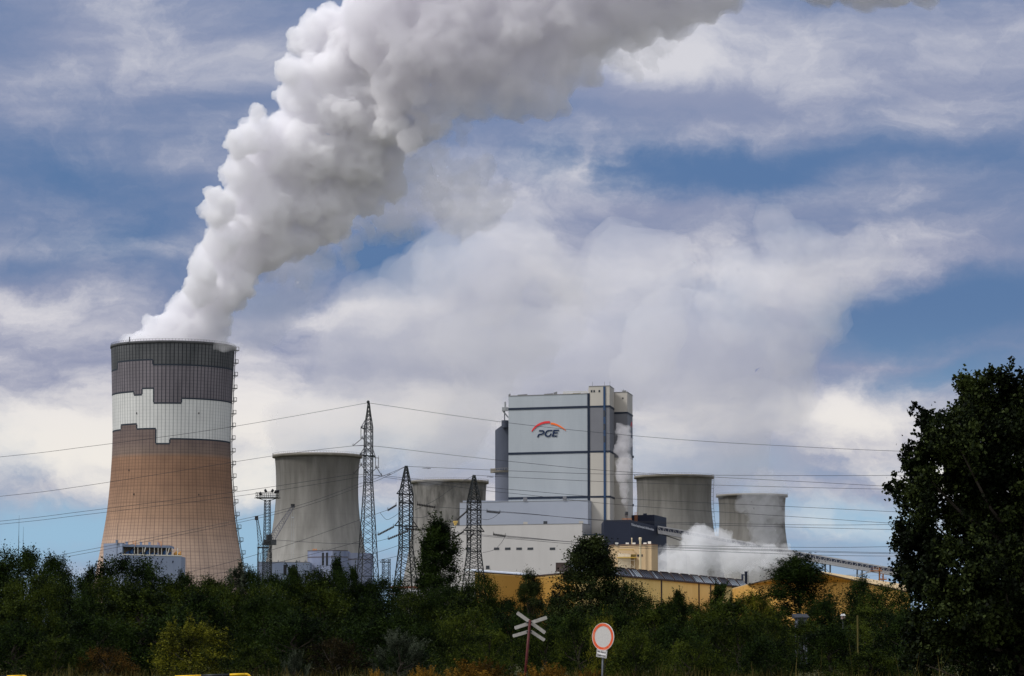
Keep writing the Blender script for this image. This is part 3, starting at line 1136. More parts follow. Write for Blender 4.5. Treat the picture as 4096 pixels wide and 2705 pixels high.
def place_text(name, txt, a, b, h, m, parent, out=0.12, bold=0.0):
    """write txt from a to b (points on a wall, baseline), cap height h"""
    me = text_mesh(txt, h / 0.70, m, 0.03, bold)
    xs = [v.co.x for v in me.vertices]
    w = max(xs) - min(xs)
    a, b = Vector(a), Vector(b)
    L_ = (b - a).length
    ex = (b - a).normalized()
    ez = Vector((0, 0, 1))
    n = ex.cross(ez)
    ez = n.cross(ex)
    for v in me.vertices:
        p = v.co.copy()
        v.co = a + ex * ((p.x - min(xs)) * L_ / w) + ez * p.y + n * (out + p.z)
    o = bpy.data.objects.new(name, me)
    col.objects.link(o)
    wl = Vector((0, 0, 0))
    q = parent
    while q is not None:
        wl += q.location
        q = q.parent
    for v in me.vertices:
        v.co -= wl
    o.parent = parent
    return o


M_wtext = mat('white_lettering', (.55, .56, .60), .5)
a = on_plane(2525, 2102.5, N1, N2)
b = on_plane(2614.5, 2117.0, N1, N2)
b.z = a.z
place_text('lettering', 'PGE Górnictwo i Energetyka Konwencjonalna S.A. Oddział Elektrownia Bełchatów', a, b, 1.15, M_wtext, root, .12, .0)

# ---- beige pump building with pipes
Q0, Q1 = C(2440, 1190, 2230), C(2606, 1180, 2230)
Q2 = C(2631.5, 1186, 2230)
zQ = P(2606, 2178, 1180).z
root = thing('pump_building', (Q0[0], Q0[1], 0), 'warm cream concrete building with bent pipes and a tall flared duct on its front', 'building')
M_cream = mat_noise('cream_concrete', (.46, .33, .19), (.58, .43, .26), .12, (1, 1, .35), rough=.8)
mb = MB(); mb.prism([Q0, Q1, Q2, (Q2[0], Q2[1] + 20), (Q0[0], Q0[1] + 20)], 0, zQ)
child_of('wall', mb, M_cream, root)
mb = MB(); strip(mb, Q0, Q1, zQ - .2, zQ + .2, .12, back=.4); strip(mb, Q1, Q2, zQ - .2, zQ + .2, .12, back=.4)
child_of('parapet', mb, mat('brown_edge', (.25, .14, .08), .8), root)
s = 1183 / F
mb = MB()
dx, dz = X(2561, 1181), P(2561, 2175, 1181).z
M_duct = mat('cream_duct', (.66, .55, .36), .6)
z0 = P(2561, 2275, 1180).z
mb.lathe([(4.2 * s, 0), (4.2 * s, P(2561, 2166, 1181).z), (6.3 * s, P(2561, 2157, 1181).z), (6.3 * s, P(2561, 2153, 1181).z), (4.6 * s, P(2561, 2150.5, 1181).z), (.01, P(2561, 2150.5, 1181).z)], (P(2561, 2200, 1181).x, Q1[1] + .3), 16)
child_of('flared_duct', mb, M_duct, root, True)
mb = MB()
qx = P(2528.5, 2170, 1183).x
mb.lathe([(1.9 * s, zQ - 1), (1.9 * s, P(2528, 2158, 1183).z), (2.8 * s, P(2528, 2154, 1183).z), (2.2 * s, P(2528, 2151, 1183).z), (.01, P(2528, 2150.5, 1183).z)], (qx, 1186), 14)
child_of('vent_pipe', mb, M_duct, root, True)
for px in (2467, 2509, 2535.5, 2580, 2598):
    mb = MB(); q = P(px, 2175, 1188)
    h = 1.0 if px != 2598 else 1.5
    mb.box(q.x - .42, q.x + .42, 1187.6, 1188.4, zQ - .05, zQ + h * .35, 0)
    mb.box(q.x - .62, q.x + .62, 1187.4, 1188.6, zQ + h * .35, zQ + h)
    child_of('roof_vent', mb, mat('white_vent', (.75, .74, .70), .6), root)
yf = (Q0[1] + Q1[1]) / 2 - .6
M_pipe = mat('pale_pipe', (.66, .58, .44), .5)
for px in [2473, 2476.5, 2480, 2483, 2486, 2489, 2492, 2495, 2498.5, 2502, 2505, 2508, 2511, 2514.5, 2518, 2521]:
    mb = MB()
    x = P(px, 2225, yf).x
    zt_ = P(px, 2215, yf).z - (px - 2473) * .004
    pts = [(x, yf - 1.2, 5), (x, yf - 1.2, zt_ - 1.0), (x + .12, yf - 1.0, zt_ - .35), (x + .3, yf - .4, zt_), (x + .35, yf + .3, zt_ + .05)]
    mb.path(pts, .13, 6)
    child_of('bent_pipe', mb, M_pipe, root)
M_yel = mat('yellow_steel', (.55, .36, .06), .6)
mb = MB()
a, b = P(2468, 2231, yf - 1.5), P(2545, 2231, yf - 1.5)
mb.box(a.x, b.x, yf - 2.2, yf + .2, a.z - .2, a.z + .15)
for px in range(2523, 2546, 4):
    q = P(px, 2226, yf - 2.1); mb.bar((q.x, yf - 2.1, a.z), (q.x, yf - 2.1, a.z + 1.3), .06, 4)
mb.bar((P(2521, 0, yf).x, yf - 2.1, a.z + 1.3), (b.x, yf - 2.1, a.z + 1.3), .07, 4)
child_of('pipe_gallery', mb, M_yel, root)
mb = MB()
c_ = P(2475, 2200, yf - 1); d_ = P(2536, 2196, yf - 1)
mb.box(c_.x, d_.x, yf - 1.3, yf - .9, c_.z - .1, c_.z + .15)
mb.bar((c_.x + .5, yf - 1.1, c_.z), (c_.x + .5, yf + 1, c_.z), .07, 4); mb.bar((d_.x - .5, yf - 1.1, c_.z), (d_.x - .5, yf + 1, c_.z), .07, 4)
child_of('crane_beam', mb, M_yel, root)
mb = MB()
x0, x1 = P(2521, 2240, yf).x, P(2537, 2240, yf).x
zt2, zb2 = P(2521, 2242, yf - 1).z, P(2521, 2270, yf - 1).z
for xx in (x0, x1):
    mb.bar((xx, yf - 1.6, 0), (xx, yf - 1.6, a.z), .1, 4)
for zz in (zt2, zb2):
    mb.bar((x0 - 4, yf - 1.6, zz), (x1, yf - 1.6, zz), .1, 4)
mb.bar((x0, yf - 1.6, zt2 - 1.4), (x1, yf - 1.6, zb2), .08, 4)
child_of('support_frame', mb, M_pipe, root)
for xl, xr in ((2549, 2557), (2566, 2571)):
    mb = MB(); panel(mb, xl, 2218, xr, 2227, Q0, Q1, .12)
    child_of('window', mb, M_win, root)
mb = MB(); panel(mb, 2523, 2218, 2545, 2227, Q0, Q1, .12)
child_of('window', mb, M_win, root)
# ------------------------------------------------------------------ yellow workshops
M_ochre = mat_noise('ochre_panel', (.64, .45, .15), (.78, .58, .24), .25, (1, 1, .5), rough=.75, lo=.25, hi=.75)
M_pale_ochre = mat_noise('pale_ochre_roof', (.52, .38, .20), (.62, .46, .25), .2, rough=.7)
M_ochre_rib = mat_noise('ribbed_ochre_sheet', (.52, .29, .07), (.64, .38, .10), .3, (1, 1, .5), rough=.7, lines=[('x', .62, .30, .25)], linecol=(.20, .10, .03))
M_rust = mat_noise('dark_gutter', (.020, .018, .020), (.07, .045, .04), .8, rough=.7)
M_glassy = mat_noise('pale_pane', (.34, .40, .41), (.50, .54, .56), .5, rough=.4, spec=.3)  # pale grey skylight panes
M_glassd = mat_noise('dark_pane', (.025, .03, .032), (.06, .065, .068), .6, rough=.35, spec=.5)  # dark grey skylight panes

DC = 588.0
V0, V1 = C(2300, DC, 2300), C(3090, 760, 2300)
VL = C(2136, 618, 2300)
zV = P(2300, 2291, DC).z
root = thing('workshop', (V0[0], V0[1], 0), 'long yellow workshop with a row of tilted glazed skylights along its roof edge', 'building')
mb = MB()
mb.prism([VL, V0, V1, (V1[0] - 22, V1[1] + 6), (VL[0] - 4, VL[1] + 14)], 0, zV - .05)
child_of('wall', mb, M_ochre, root)
# raised ribs on the left face, seen as thin vertical stripes
mb = MB()
a, b = Vector(VL), Vector(V0)
n = 46
for i in range(n):
    p, q = a.lerp(b, (i + .12) / n), a.lerp(b, (i + .45) / n)
    strip(mb, p, q, 0, zV - .4, .12)
child_of('rib_cladding', mb, mat('dark_ochre_rib', (.48, .29, .07), .8), root)
mb = MB()
strip(mb, V0, V1, zV - .05, zV + .30, .5, back=.6)
strip(mb, VL, V0, zV - .05, zV + .2, .25, back=.6)
child_of('gutter', mb, M_rust, root)
mb = MB()
for px in (2643, 2793, 2840, 2929, 2969, 3010, 3047, 3087):
    q = on_plane(px, 2340, V0, V1)
    d = (Vector(V1) - Vector(V0)).normalized()
    strip(mb, (q.x, q.y), (q.x + d.x * .9, q.y + d.y * .9), 0, zV - .06, .12)
child_of('mullion', mb, M_rust, root)
# striped glazing of the last three bays
mb = MB()
q0, q1 = on_plane(2971, 2340, V0, V1), on_plane(3086, 2340, V0, V1)
n = 44
a, b = Vector(q0[:2]), Vector(q1[:2])
for i in range(n):
    strip(mb, a.lerp(b, (i + .1) / n), a.lerp(b, (i + .55) / n), 2, zV - .5, .07)
child_of('striped_glazing', mb, mat('chalky_strip', (.62, .58, .44), .6), root)
mb = MB()
strip(mb, a, b, 2, zV - .5, .04)
child_of('dark_glazing', mb, mat('dark_brown_glass', (.12, .09, .05), .5), root)  # dark brown glazing between the chalky strips

V0v, V1v = Vector(V0), Vector(V1)
d = (V1v - V0v).normalized()
nn = Vector((d.y, -d.x))     # outwards
end = on_plane(3011, 2330, V0, V1)
start_ = V0v + d * 1.0
L_ = (Vector(end[:2]) - start_).length
nb = 17
rr = random.Random(3)
for i in range(nb):
    s0, s1 = L_ * i / nb + .35, L_ * (i + 1) / nb - .35
    a, b = start_ + d * s0 - nn * 1.1, start_ + d * s1 - nn * 1.1
    a2, b2 = start_ + d * (s0 + .9) - nn * 2.6, start_ + d * (s1 - .5) - nn * 2.6
    z0, z1 = zV + .30, zV + 2.15
    mb = MB()
    back0, back1 = a2 - nn * 2.2, b2 - nn * 2.2
    mb.hexa([(a.x, a.y, z0), (b.x, b.y, z0), (back1.x, back1.y, z0), (back0.x, back0.y, z0)],
            [(a2.x, a2.y, z1), (b2.x, b2.y, z1), (back1.x, back1.y, z1), (back0.x, back0.y, z1)])
    # frame bars on the tilted front
    for k in range(6):
        t = k / 5
        p, q = a.lerp(b, t) + nn * .08, a2.lerp(b2, t) + nn * .08
        mb.bar((p.x, p.y, z0 + .03), (q.x, q.y, z1 + .03), .085, 4)
    for (p, q, z) in ((a, b, z0), (a2, b2, z1)):
        mb.bar((p.x + nn.x * .08, p.y + nn.y * .08, z + .04), (q.x + nn.x * .08, q.y + nn.y * .08, z + .04), .12, 4)
    sk = child_of('skylight', mb, M_rust, root)
    dark = i in (6, 7, 8, 10) or (i % 5 == 4)
    for k in range(5):
        t0, t1 = (k + .12) / 5, (k + .88) / 5
        o_ = nn * .05
        p = [a.lerp(b, t0) + o_, a.lerp(b, t1) + o_, a2.lerp(b2, t1) + o_, a2.lerp(b2, t0) + o_]
        zz = [z0 + .12, z0 + .12, z1 - .05, z1 - .05]
        pm = MB()
        pm.hexa([(p[0].x, p[0].y, zz[0]), (p[1].x, p[1].y, zz[0]), (p[1].x - nn.x * .03, p[1].y - nn.y * .03, zz[0]), (p[0].x - nn.x * .03, p[0].y - nn.y * .03, zz[0])],
                [(p[3].x, p[3].y, zz[2]), (p[2].x, p[2].y, zz[2]), (p[2].x - nn.x * .03, p[2].y - nn.y * .03, zz[2]), (p[3].x - nn.x * .03, p[3].y - nn.y * .03, zz[2])])
        md = dark if not (i == 7 and k == 1) else False
        if not dark and rr.random() < .12:
            md = True
        child_of('pane', pm, M_glassd if md else M_glassy, sk)

# left wing with white barrel skylights
W0, W1 = C(1900, 585, 2300), C(2136, 618, 2300)
root = thing('workshop', (W0[0], W0[1], 0), 'low striped ochre workshop with a white curved rooflight, right of the shortest lattice pylon', 'building')
zW = P(2136, 2305.6, 618).z
mb = MB(); mb.prism([W0, (W1[0] - .05, W1[1] - .05), (W1[0] - 1, W1[1] + 12), (W0[0], W0[1] + 14)], 0, zW - .05)
child_of('wall', mb, M_ochre, root)
mb = MB()
a, b = Vector(W0), Vector(W1)
n = 64
for i in range(n):
    strip(mb, a.lerp(b, (i + .12) / n), a.lerp(b, (i + .45) / n), 0, zW - .3, .12)
child_of('rib_cladding', mb, mat('brown_ochre_rib', (.48, .29, .07), .8), root)
mb = MB(); strip(mb, W0, W1, zW - .05, zW + .15, .2, back=.6)
child_of('gutter', mb, M_rust, root)
d = (b - a).normalized()
nn = Vector((d.y, -d.x))
for i in range(12):
    p, q = a.lerp(b, (i + .04) / 12), a.lerp(b, (i + .96) / 12)
    mb = MB()
    prof = [(-.4, .15), (-.55, .42), (-.95, .62), (-1.4, .68), (-2.2, .5), (-2.5, .15)]
    for (u0, h0), (u1, h1) in zip(prof[:-1], prof[1:]):
        mb.poly([(p.x + nn.x * u0, p.y + nn.y * u0, zW + h0), (q.x + nn.x * u0, q.y + nn.y * u0, zW + h0), (q.x + nn.x * u1, q.y + nn.y * u1, zW + h1), (p.x + nn.x * u1, p.y + nn.y * u1, zW + h1)])
    for e in (p, q):
        mb.poly([(e.x + nn.x * u, e.y + nn.y * u, zW + h) for u, h in prof])
    child_of('rooflight', mb, mat('white_rooflight', (.72, .76, .80), .35) if i == 0 else bpy.data.materials['white_rooflight'], root)

# big hall at the right
root = thing('storage_hall', (C(3279, 640)[0], 640, 0), 'big orange-ochre ribbed hall with a low pitched pale roof, below the long conveyor', 'building')
q = [P(2990, 2340, 655), P(3123, 2306.5, 648), P(3276, 2292, 640), P(3436, 2328, 640), P(3640, 2371, 642)]
mb = MB()
base = [(p.x, p.y, 0) for p in q]
mb.poly(base + [tuple(p) for p in reversed(q)])
r1, r2 = P(3640, 2346, 760), P(3276, 2289.5, 660)
bk_ = [(q[0].x, 700, 0), (q[0].x, 700, q[0].z)]
mb.poly([(q[0].x, q[0].y, 0), tuple(q[0]), bk_[1], bk_[0]])
mb.poly([(q[-1].x, q[-1].y, 0), tuple(q[-1]), (r1.x, r1.y, r1.z), (r1.x, r1.y, 0)])
child_of('wall', mb, M_ochre_rib, root)
mb = MB()
mb.hexa([(q[2].x, q[2].y, q[2].z), (q[3].x, q[3].y, q[3].z), (r1.x, r1.y, r1.z), (r2.x, r2.y, r2.z)],
        [(q[2].x, q[2].y - .3, q[2].z + .25), (q[3].x, q[3].y - .3, q[3].z + .25), (r1.x, r1.y, r1.z + .3), (r2.x, r2.y, r2.z + .3)])
mb.hexa([tuple(q[3]), tuple(q[4]), (r1.x + .1, r1.y, r1.z), tuple(r1)],
        [(q[3].x, q[3].y - .3, q[3].z + .25), (q[4].x, q[4].y - .3, q[4].z + .25), (r1.x + .1, r1.y, r1.z + .3), (r1.x, r1.y, r1.z + .3)])
mb.hexa([tuple(q[0]), tuple(q[2]), (r2.x, r2.y, r2.z), (q[0].x, 700, q[0].z)],
        [(q[0].x, q[0].y - .3, q[0].z + .2), (q[2].x, q[2].y - .3, q[2].z + .2), (r2.x, r2.y, r2.z + .2), (q[0].x, 700, q[0].z + .2)])
child_of('roof', mb, M_pale_ochre, root)
mb = MB()
for u, v in zip(q[:-1], q[1:]):
    mb.bar((u.x, u.y - .35, u.z + .02), (v.x, v.y - .35, v.z + .02), .13, 4)
child_of('roof_edge', mb, M_rust, root)
mb = MB(); m0 = P(2984 + 75, 2348, 690)
mb.lathe([(.22, m0.z - 1), (.22, m0.z + .2), (.55, m0.z + .5), (.5, m0.z + 1.0), (.01, m0.z + 1.25)], (m0.x, 690), 12)
mb.bar((m0.x, 690, 2), (m0.x, 690, m0.z), .2, 6)
child_of('vent_cowl', mb, mat('white_cowl', (.8, .8, .8), .5), root)

# ------------------------------------------------------------------ conveyor bridge
root = thing('conveyor_bridge', (X(3276, 1400), 1400, 0), 'long inclined grey truss conveyor bridge running down to the right behind the steam', 'conveyor')
M_truss = mat_noise('grey_painted_truss', (.34, .34, .35), (.50, .49, .49), .5, rough=.6)
M_floor = mat('pale_floor', (.42, .41, .41), .8)
DCv = 1436.0
tp = [(2632, 2105), (2766, 2127), (3176, 2205), (3590, 2276), (3820, 2313)]


def ctop(px):
    for (x0, y0), (x1, y1) in zip(tp[:-1], tp[1:]):
        if px <= x1:
            return y0 + (y1 - y0) * (px - x0) / (x1 - x0)
    return tp[-1][1]


mb, fl, inn = MB(), MB(), MB()
px = 2632.0
stp = 21.0
k = 0
while px < 3800:
    a, b = P(px, ctop(px), DCv), P(px + stp, ctop(px + stp), DCv)
    h = 28 * DCv / F
    for y in (DCv, DCv + 4.5):
        mb.bar((a.x, y, a.z), (b.x, y, b.z), .26, 4)
        mb.bar((a.x, y, a.z - h), (b.x, y, b.z - h), .26, 4)
        mb.bar((a.x, y, a.z), (a.x, y, a.z - h), .17, 4)
        if k % 1 == 0:
            mb.bar((a.x, y, a.z - h), (b.x, y, b.z), .12, 4) if px > 2800 else mb.bar((a.x, y, a.z), (b.x, y, b.z - h), .12, 4)
    mb.bar((a.x, DCv, a.z), (a.x, DCv + 4.5, a.z), .12, 4)
    fl.hexa([(a.x, DCv + .3, a.z - h + .1), (b.x, DCv + .3, b.z - h + .1), (b.x, DCv + 4.2, b.z - h + .1), (a.x, DCv + 4.2, a.z - h + .1)],
            [(a.x, DCv + .3, a.z - h * .55), (b.x, DCv + .3, b.z - h * .55), (b.x, DCv + 4.2, b.z - h * .55), (a.x, DCv + 4.2, a.z - h * .55)])
    inn.hexa([(a.x, DCv + .9, a.z - h * .5), (b.x, DCv + .9, b.z - h * .5), (b.x, DCv + 3.6, b.z - h * .5), (a.x, DCv + 3.6, a.z - h * .5)],
             [(a.x, DCv + .9, a.z - h * .12), (b.x, DCv + .9, b.z - h * .12), (b.x, DCv + 3.6, b.z - h * .12), (a.x, DCv + 3.6, a.z - h * .12)])
    px += stp
    k += 1
child_of('truss', mb, M_truss, root)
child_of('floor', fl, M_floor, root)
child_of('belt_housing', inn, mat_noise('navy_belt_housing', (.02, .025, .05), (.07, .08, .11), .6), root)
for px0 in (3308, 3436):
    mb = MB()
    h = 28 * DCv / F
    t_ = P(px0, ctop(px0), DCv)
    for y in (DCv + .4, DCv + 4.1):
        for s, e in ((-.6, -1.6), (1.8, 2.6)):
            mb.bar((t_.x + s, y, t_.z - h), (t_.x + e - 1.2, y + e * .3, 0), .24, 4)
    zz = t_.z - h - 2
    while zz > 4:
        mb.bar((t_.x - .9, DCv + .4, zz), (t_.x + 1.6, DCv + .4, zz - 3.0), .12, 4)
        mb.bar((t_.x - .9, DCv + .4, zz - 3.0), (t_.x + 1.6, DCv + .4, zz - 3.0), .12, 4)
        zz -= 3.4
    child_of('trestle', mb, M_steel, root)
mb = MB()
a, b, c_ = P(2650, 2137, DCv), P(2742, 2168, DCv), P(2721, 2146, DCv)
mb.bar((a.x, DCv + 2, a.z), (b.x, DCv + 2, b.z), .3, 4)
mb.bar((b.x, DCv + 2, b.z), (b.x + 3, DCv + 2, 0), .3, 4)
mb.bar((P(2718, 0, DCv).x, DCv + 2, P(0, 2160, DCv).z), (P(2726, 0, DCv).x, DCv + 2, P(0, 2140, DCv).z), .25, 4)
mb.bar((P(2718, 0, DCv).x, DCv + 2, P(0, 2160, DCv).z), (P(2715, 0, DCv).x, DCv + 2, P(0, 2138, DCv).z), .25, 4)
child_of('prop', mb, M_steel, root)

root = thing('transfer_tower', (X(3528, 1180), 1180, 0), 'rusty orange steel tower with a blue cabin under the conveyor, beside the big tree', 'tower')
D = 1180.0
M_rsteel = mat_noise('rusty_orange_steel', (.20, .075, .025), (.42, .18, .06), .6)
mb = MB()
x = P(3524, 2300, D).x
for dx in (-.55, .95):
    for dy in (0, 1.6):
        mb.bar((x + dx, D + dy, 0), (x + dx, D + dy, P(0, 2272, D).z if dx < 0 else P(0, 2295, D).z), .26, 4)
zz = P(0, 2296, D).z
while zz > 2:
    mb.bar((x - .55, D, zz), (x + .95, D, zz - 1.8), .12, 4)
    mb.bar((x - .55, D, zz), (x + .95, D, zz), .12, 4)
    zz -= 1.8
child_of('frame', mb, M_rsteel, root)
mb = MB()
a, b = P(3482, 2281, D), P(3528, 2286, D)
mb.box(a.x, b.x, D - .8, D + 2, a.z - .5, a.z - .1)
for px in range(3484, 3528, 6):
    q_ = P(px, 2280, D); mb.bar((q_.x, D - .7, a.z - .2), (q_.x, D - .7, a.z + .9), .06, 4)
mb.bar((a.x, D - .7, a.z + .9), (b.x, D - .7, a.z + .9), .07, 4)
a, b = P(3516, 2316, D), P(3546, 2320, D)
mb.box(a.x, b.x, D - 1.2, D + 2, a.z - .4, a.z)
for px in range(3536, 3547, 5):
    q_ = P(px, 2310, D); mb.bar((q_.x, D - 1.1, a.z), (q_.x, D - 1.1, a.z + .9), .06, 4)
child_of('platform', mb, M_rsteel, root)
mb = MB(); a, b = P(3484, 2267, D), P(3492, 2281, D)
mb.box(a.x, b.x, D - .5, D + 1.2, b.z, a.z)
child_of('cabin', mb, M_blue, root)
mb = MB()
pts = [P(3380, 2302, D), P(3438, 2300.5, D), P(3468, 2291, D), P(3505, 2283, D)]
for i in (0, 1, 2):
    mb.bar(pts[i], pts[i + 1], .22 + .08 * i, 4)
mb.bar(P(3550, 2292, D), P(3600, 2325, D), .28, 4)
mb.bar(P(3448, 2308, D), P(3515, 2301, D), .06, 4)
child_of('boom', mb, M_steel_lt, root)

D = 1285.0
x = P(2984, 2290, D).x
root = thing('vent_stack', (x, D, 0), 'dark blue vent stack with a ladder, standing in the low steam behind the yellow workshop', 'stack')
mb = MB()
s_ = D / F
mb.lathe([(5.5 * s_, 0), (5.5 * s_, Z(2292, D)), (6.2 * s_, Z(2290, D)), (6.2 * s_, Z(2286, D)), (.01, Z(2286, D))], (x, D), 20)
child_of('shaft', mb, M_navyclad, root, True)
mb = MB()
mb.lathe([(4.2 * s_, 0), (4.2 * s_, Z(2297, D)), (.01, Z(2297, D))], (x - 14 * s_, D + 1), 16)
mb.bar((x - 14 * s_, D + 1, Z(2300, D)), (x, D, Z(2300, D)), .25, 8)
child_of('side_pipe', mb, M_navyclad, root, True)
mb = MB()
for dx in (7.5, 10.5):
    mb.bar((x + dx * s_, D, 0), (x + dx * s_, D, Z(2282, D)), .06, 4)
for k in range(40):
    z = Z(2282, D) - k * .7
    mb.bar((x + 7.5 * s_, D, z), (x + 10.5 * s_, D, z), .045, 4)
child_of('ladder', mb, M_steel, root)

# ------------------------------------------------------------------ blue-grey buildings at the towers' feet
M_bluepanel = mat_noise('faded_blue_panel', (.20, .245, .34), (.27, .31, .40), .1, (1, 1, .3), lines=[('x', 3.0, .03, .35)], linecol=(.12, .13, .16))
M_blueold = mat_noise('stained_blue_panel', (.155, .19, .29), (.26, .28, .36), .25, (1.5, 1, .22), lines=[('x', 3.6, .03, .4)], linecol=(.10, .09, .09))
D = 1260.0
S0, S1, S2 = C(414, D + 14, 2200), C(489, D + 6, 2200), C(726, D + 26, 2200)
zS = P(450, 2173.5, D + 10).z
root = thing('filter_building', (S0[0], S0[1], 0), 'pale blue building with an open machinery deck, at the foot of the brown cooling tower', 'building')
zr0, zr1 = P(600, 2186, D + 12).z, P(600, 2222, D + 12).z
mb = MB()
mb.prism([S0, S1, (S1[0], S1[1] + 16), (S0[0], S0[1] + 16)], 0, zS)
mb.prism([(S1[0] + .01, S1[1]), S2, (S2[0], S2[1] + 16), (S1[0] + .01, S1[1] + 16)], 0, zr1)
child_of('wall', mb, M_bluepanel, root)
Sr = on_plane(680, 2190, S1, S2)
mb = MB()
mb.prism([(S1[0] + .02, S1[1]), (Sr.x, Sr.y), (Sr.x, Sr.y + 16), (S1[0] + .02, S1[1] + 16)], zr0 - .3, zr0 + .75)
child_of('deck_roof', mb, M_bluepanel, root)
mb = MB()
mb.prism([(S1[0] + .03, S1[1] + 6), (Sr.x, Sr.y + 6), (Sr.x, Sr.y + 7), (S1[0] + .03, S1[1] + 7)], zr1, zr0 - .3)
child_of('deck_back_wall', mb, mat_noise('deck_back', (.05, .05, .06), (.22, .17, .12), .35), root)
mb = MB()
for px in (537, 551, 570, 598, 617, 632, 646, 665, 688, 710):
    q_ = on_plane(px, 2205, S1, S2)
    mb.bar((q_.x, q_.y + .4, zr1), (q_.x, q_.y + .4, zr0 - .3), .2, 4)
for px in (573, 668):
    q_, w_ = on_plane(px, 2218, S1, S2), on_plane(px + 9, 2190, S1, S2)
    mb.bar((q_.x, q_.y + .2, zr1), (w_.x, w_.y + .2, zr0 - .3), .26, 4)
strip(mb, (S1[0] + .1, S1[1]), S2, zr1, zr1 + .5, .2, back=.3)
child_of('column', mb, mat('pale_column', (.60, .58, .52), .6), root)
rr = random.Random(8)
for px in (505, 523, 560, 585, 606, 625, 655, 674, 700, 714):
    q_ = on_plane(px, 2210, S1, S2)
    mb = MB()
    h = rr.uniform(1.0, 2.4)
    mb.lathe([(.9, zr1), (.95, zr1 + h * .6), (.5, zr1 + h), (.01, zr1 + h)], (q_.x, q_.y + 3.0), 12)
    mb.bar((q_.x, q_.y + 3, zr1 + h), (q_.x + .9, q_.y + 3, zr1 + h + .5), .25, 6)
    child_of('machine', mb, [mat('blue_machine', (.03, .09, .22), .5), mat('ochre_machine', (.5, .25, .05), .6)][px in (714, 700)], root)
for px in (463, 503, 560, 594, 631):
    q_ = on_plane(px, 2165, S1, S2); z_ = zS if px < 489 else zr0 + .75
    mb = MB(); mb.box(q_.x - .45, q_.x + .45, q_.y + 3, q_.y + 4, z_, z_ + 1.1); mb.box(q_.x - .6, q_.x + .6, q_.y + 2.9, q_.y + 4.1, z_ + 1.1, z_ + 1.3)
    child_of('roof_vent', mb, M_bluepanel, root)
for px in (537, 640):
    q_ = on_plane(px, 2165, S1, S2)
    mb = MB()
    for s in (-.5, .5):
        mb.bar((q_.x + s, q_.y + .3, zr0), (q_.x + s, q_.y + .3, zr0 + 2.3), .13, 4)
    for h in (.6, 1.2, 1.8, 2.3):
        mb.bar((q_.x - .5, q_.y + .3, zr0 + h), (q_.x + .5, q_.y + .3, zr0 + h), .1, 4)
    child_of('ladder', mb, M_orange, root)
for px in (624, 645, 691):
    mb = MB(); panel(mb, px - 1.5, 2243, px + 1.5, 2251, S1, S2, .3)
    child_of('hatch', mb, M_navy, root)

D = 1520.0
T0, T1, T2, T3 = C(1230, D + 8, 2250), C(1330, D, 2250), C(1391, D + 6, 2250), C(1482, D + 10, 2250)
zT1 = P(1330, 2202, D).z
root = thing('switchgear_building', (T0[0], T0[1], 0), 'weathered blue building with two black vertical slots, at the pale grey cooling tower', 'building')
mb = MB(); mb.prism([T0, T1, T2, (T2[0], T2[1] + 25), (T0[0], T0[1] + 20)], 0, zT1)
child_of('wall', mb, M_blueold, root)
mb = MB(); zz = P(1450, 2212, D + 8).z
mb.prism([(T2[0] + .05, T2[1] + 1), T3, (T3[0], T3[1] + 25), (T2[0] + .05, T2[1] + 24)], 0, zz)
child_of('side_wall', mb, M_blueold, root)
mb = MB()
for u, v in ((T0, T1), (T1, T2)):
    z_ = on_plane((1230 + 1391) / 2, 2229, T0, T2).z
    strip(mb, u, v, z_ - .2, z_ + .2, .12)
    strip(mb, u, v, zT1 - .1, zT1 + .25, .15, back=.4)
z_ = on_plane(1440, 2237, T2, T3).z
strip(mb, (T2[0] + .1, T2[1] + 1), T3, z_ - .2, z_ + .2, .12)
child_of('trim_band', mb, mat('brown_trim', (.10, .085, .09), .8), root)
for xl in (1288, 1304):
    mb = MB(); panel(mb, xl, 2211, xl + 8, 2262, T0, T1 if xl < 1200 else T1, .15)
    child_of('dark_slot', mb, M_dark, root)
mb = MB()
for s in (0, 1.0, 2.0):
    q_ = P(1251, 2195, D + 10); mb.box(q_.x + s * .8, q_.x + s * .8 + .5, D + 10, D + 11, zT1, zT1 + 1.2)
child_of('roof_unit', mb, M_orange, root)
for px in (1291, 1308, 1340):
    q_ = P(px, 2200, D + 8); mb = MB(); mb.bar((q_.x, D + 8, zT1), (q_.x, D + 8, zT1 + 1.5), .1, 4)
    child_of('lightning_rod', mb, M_steel, root)
R0, R1 = C(1030, D - 20, 2260), C(1240, D - 12, 2260)
zR = P(1130, 2250, D - 16).z
root = thing('low_service_building', (R0[0], R0[1], 0), 'low pale blue service building between the floodlight mast and the weathered blue building', 'building')
mb = MB(); mb.prism([R0, R1, (R1[0], R1[1] + 18), (R0[0], R0[1] + 18)], 0, zR)
child_of('wall', mb, M_bluepanel, root)
for xl, xr in ((1134, 1146), (1168, 1181)):
    mb = MB(); panel(mb, xl, 2259, xr, 2300, R0, R1, .15)
    child_of('doorway', mb, M_dark, root)
for px, w in ((1113, .6), (1138, .5), (1186, 1.0), (1197, .8), (1222, 1.0)):
    q_ = P(px, 2245, D - 10); mb = MB(); mb.box(q_.x - w / 2, q_.x + w / 2, D - 10, D - 9, zR, zR + 1.0)
    mb.bar((q_.x, D - 9.5, zR + 1), (q_.x, D - 9.5, zR + 1.5), .15, 5)
    child_of('roof_vent', mb, M_roof, root)
mb = MB(); strip(mb, R0, R1, zR, zR + .25, .12, back=.4)
child_of('parapet', mb, M_roof, root)

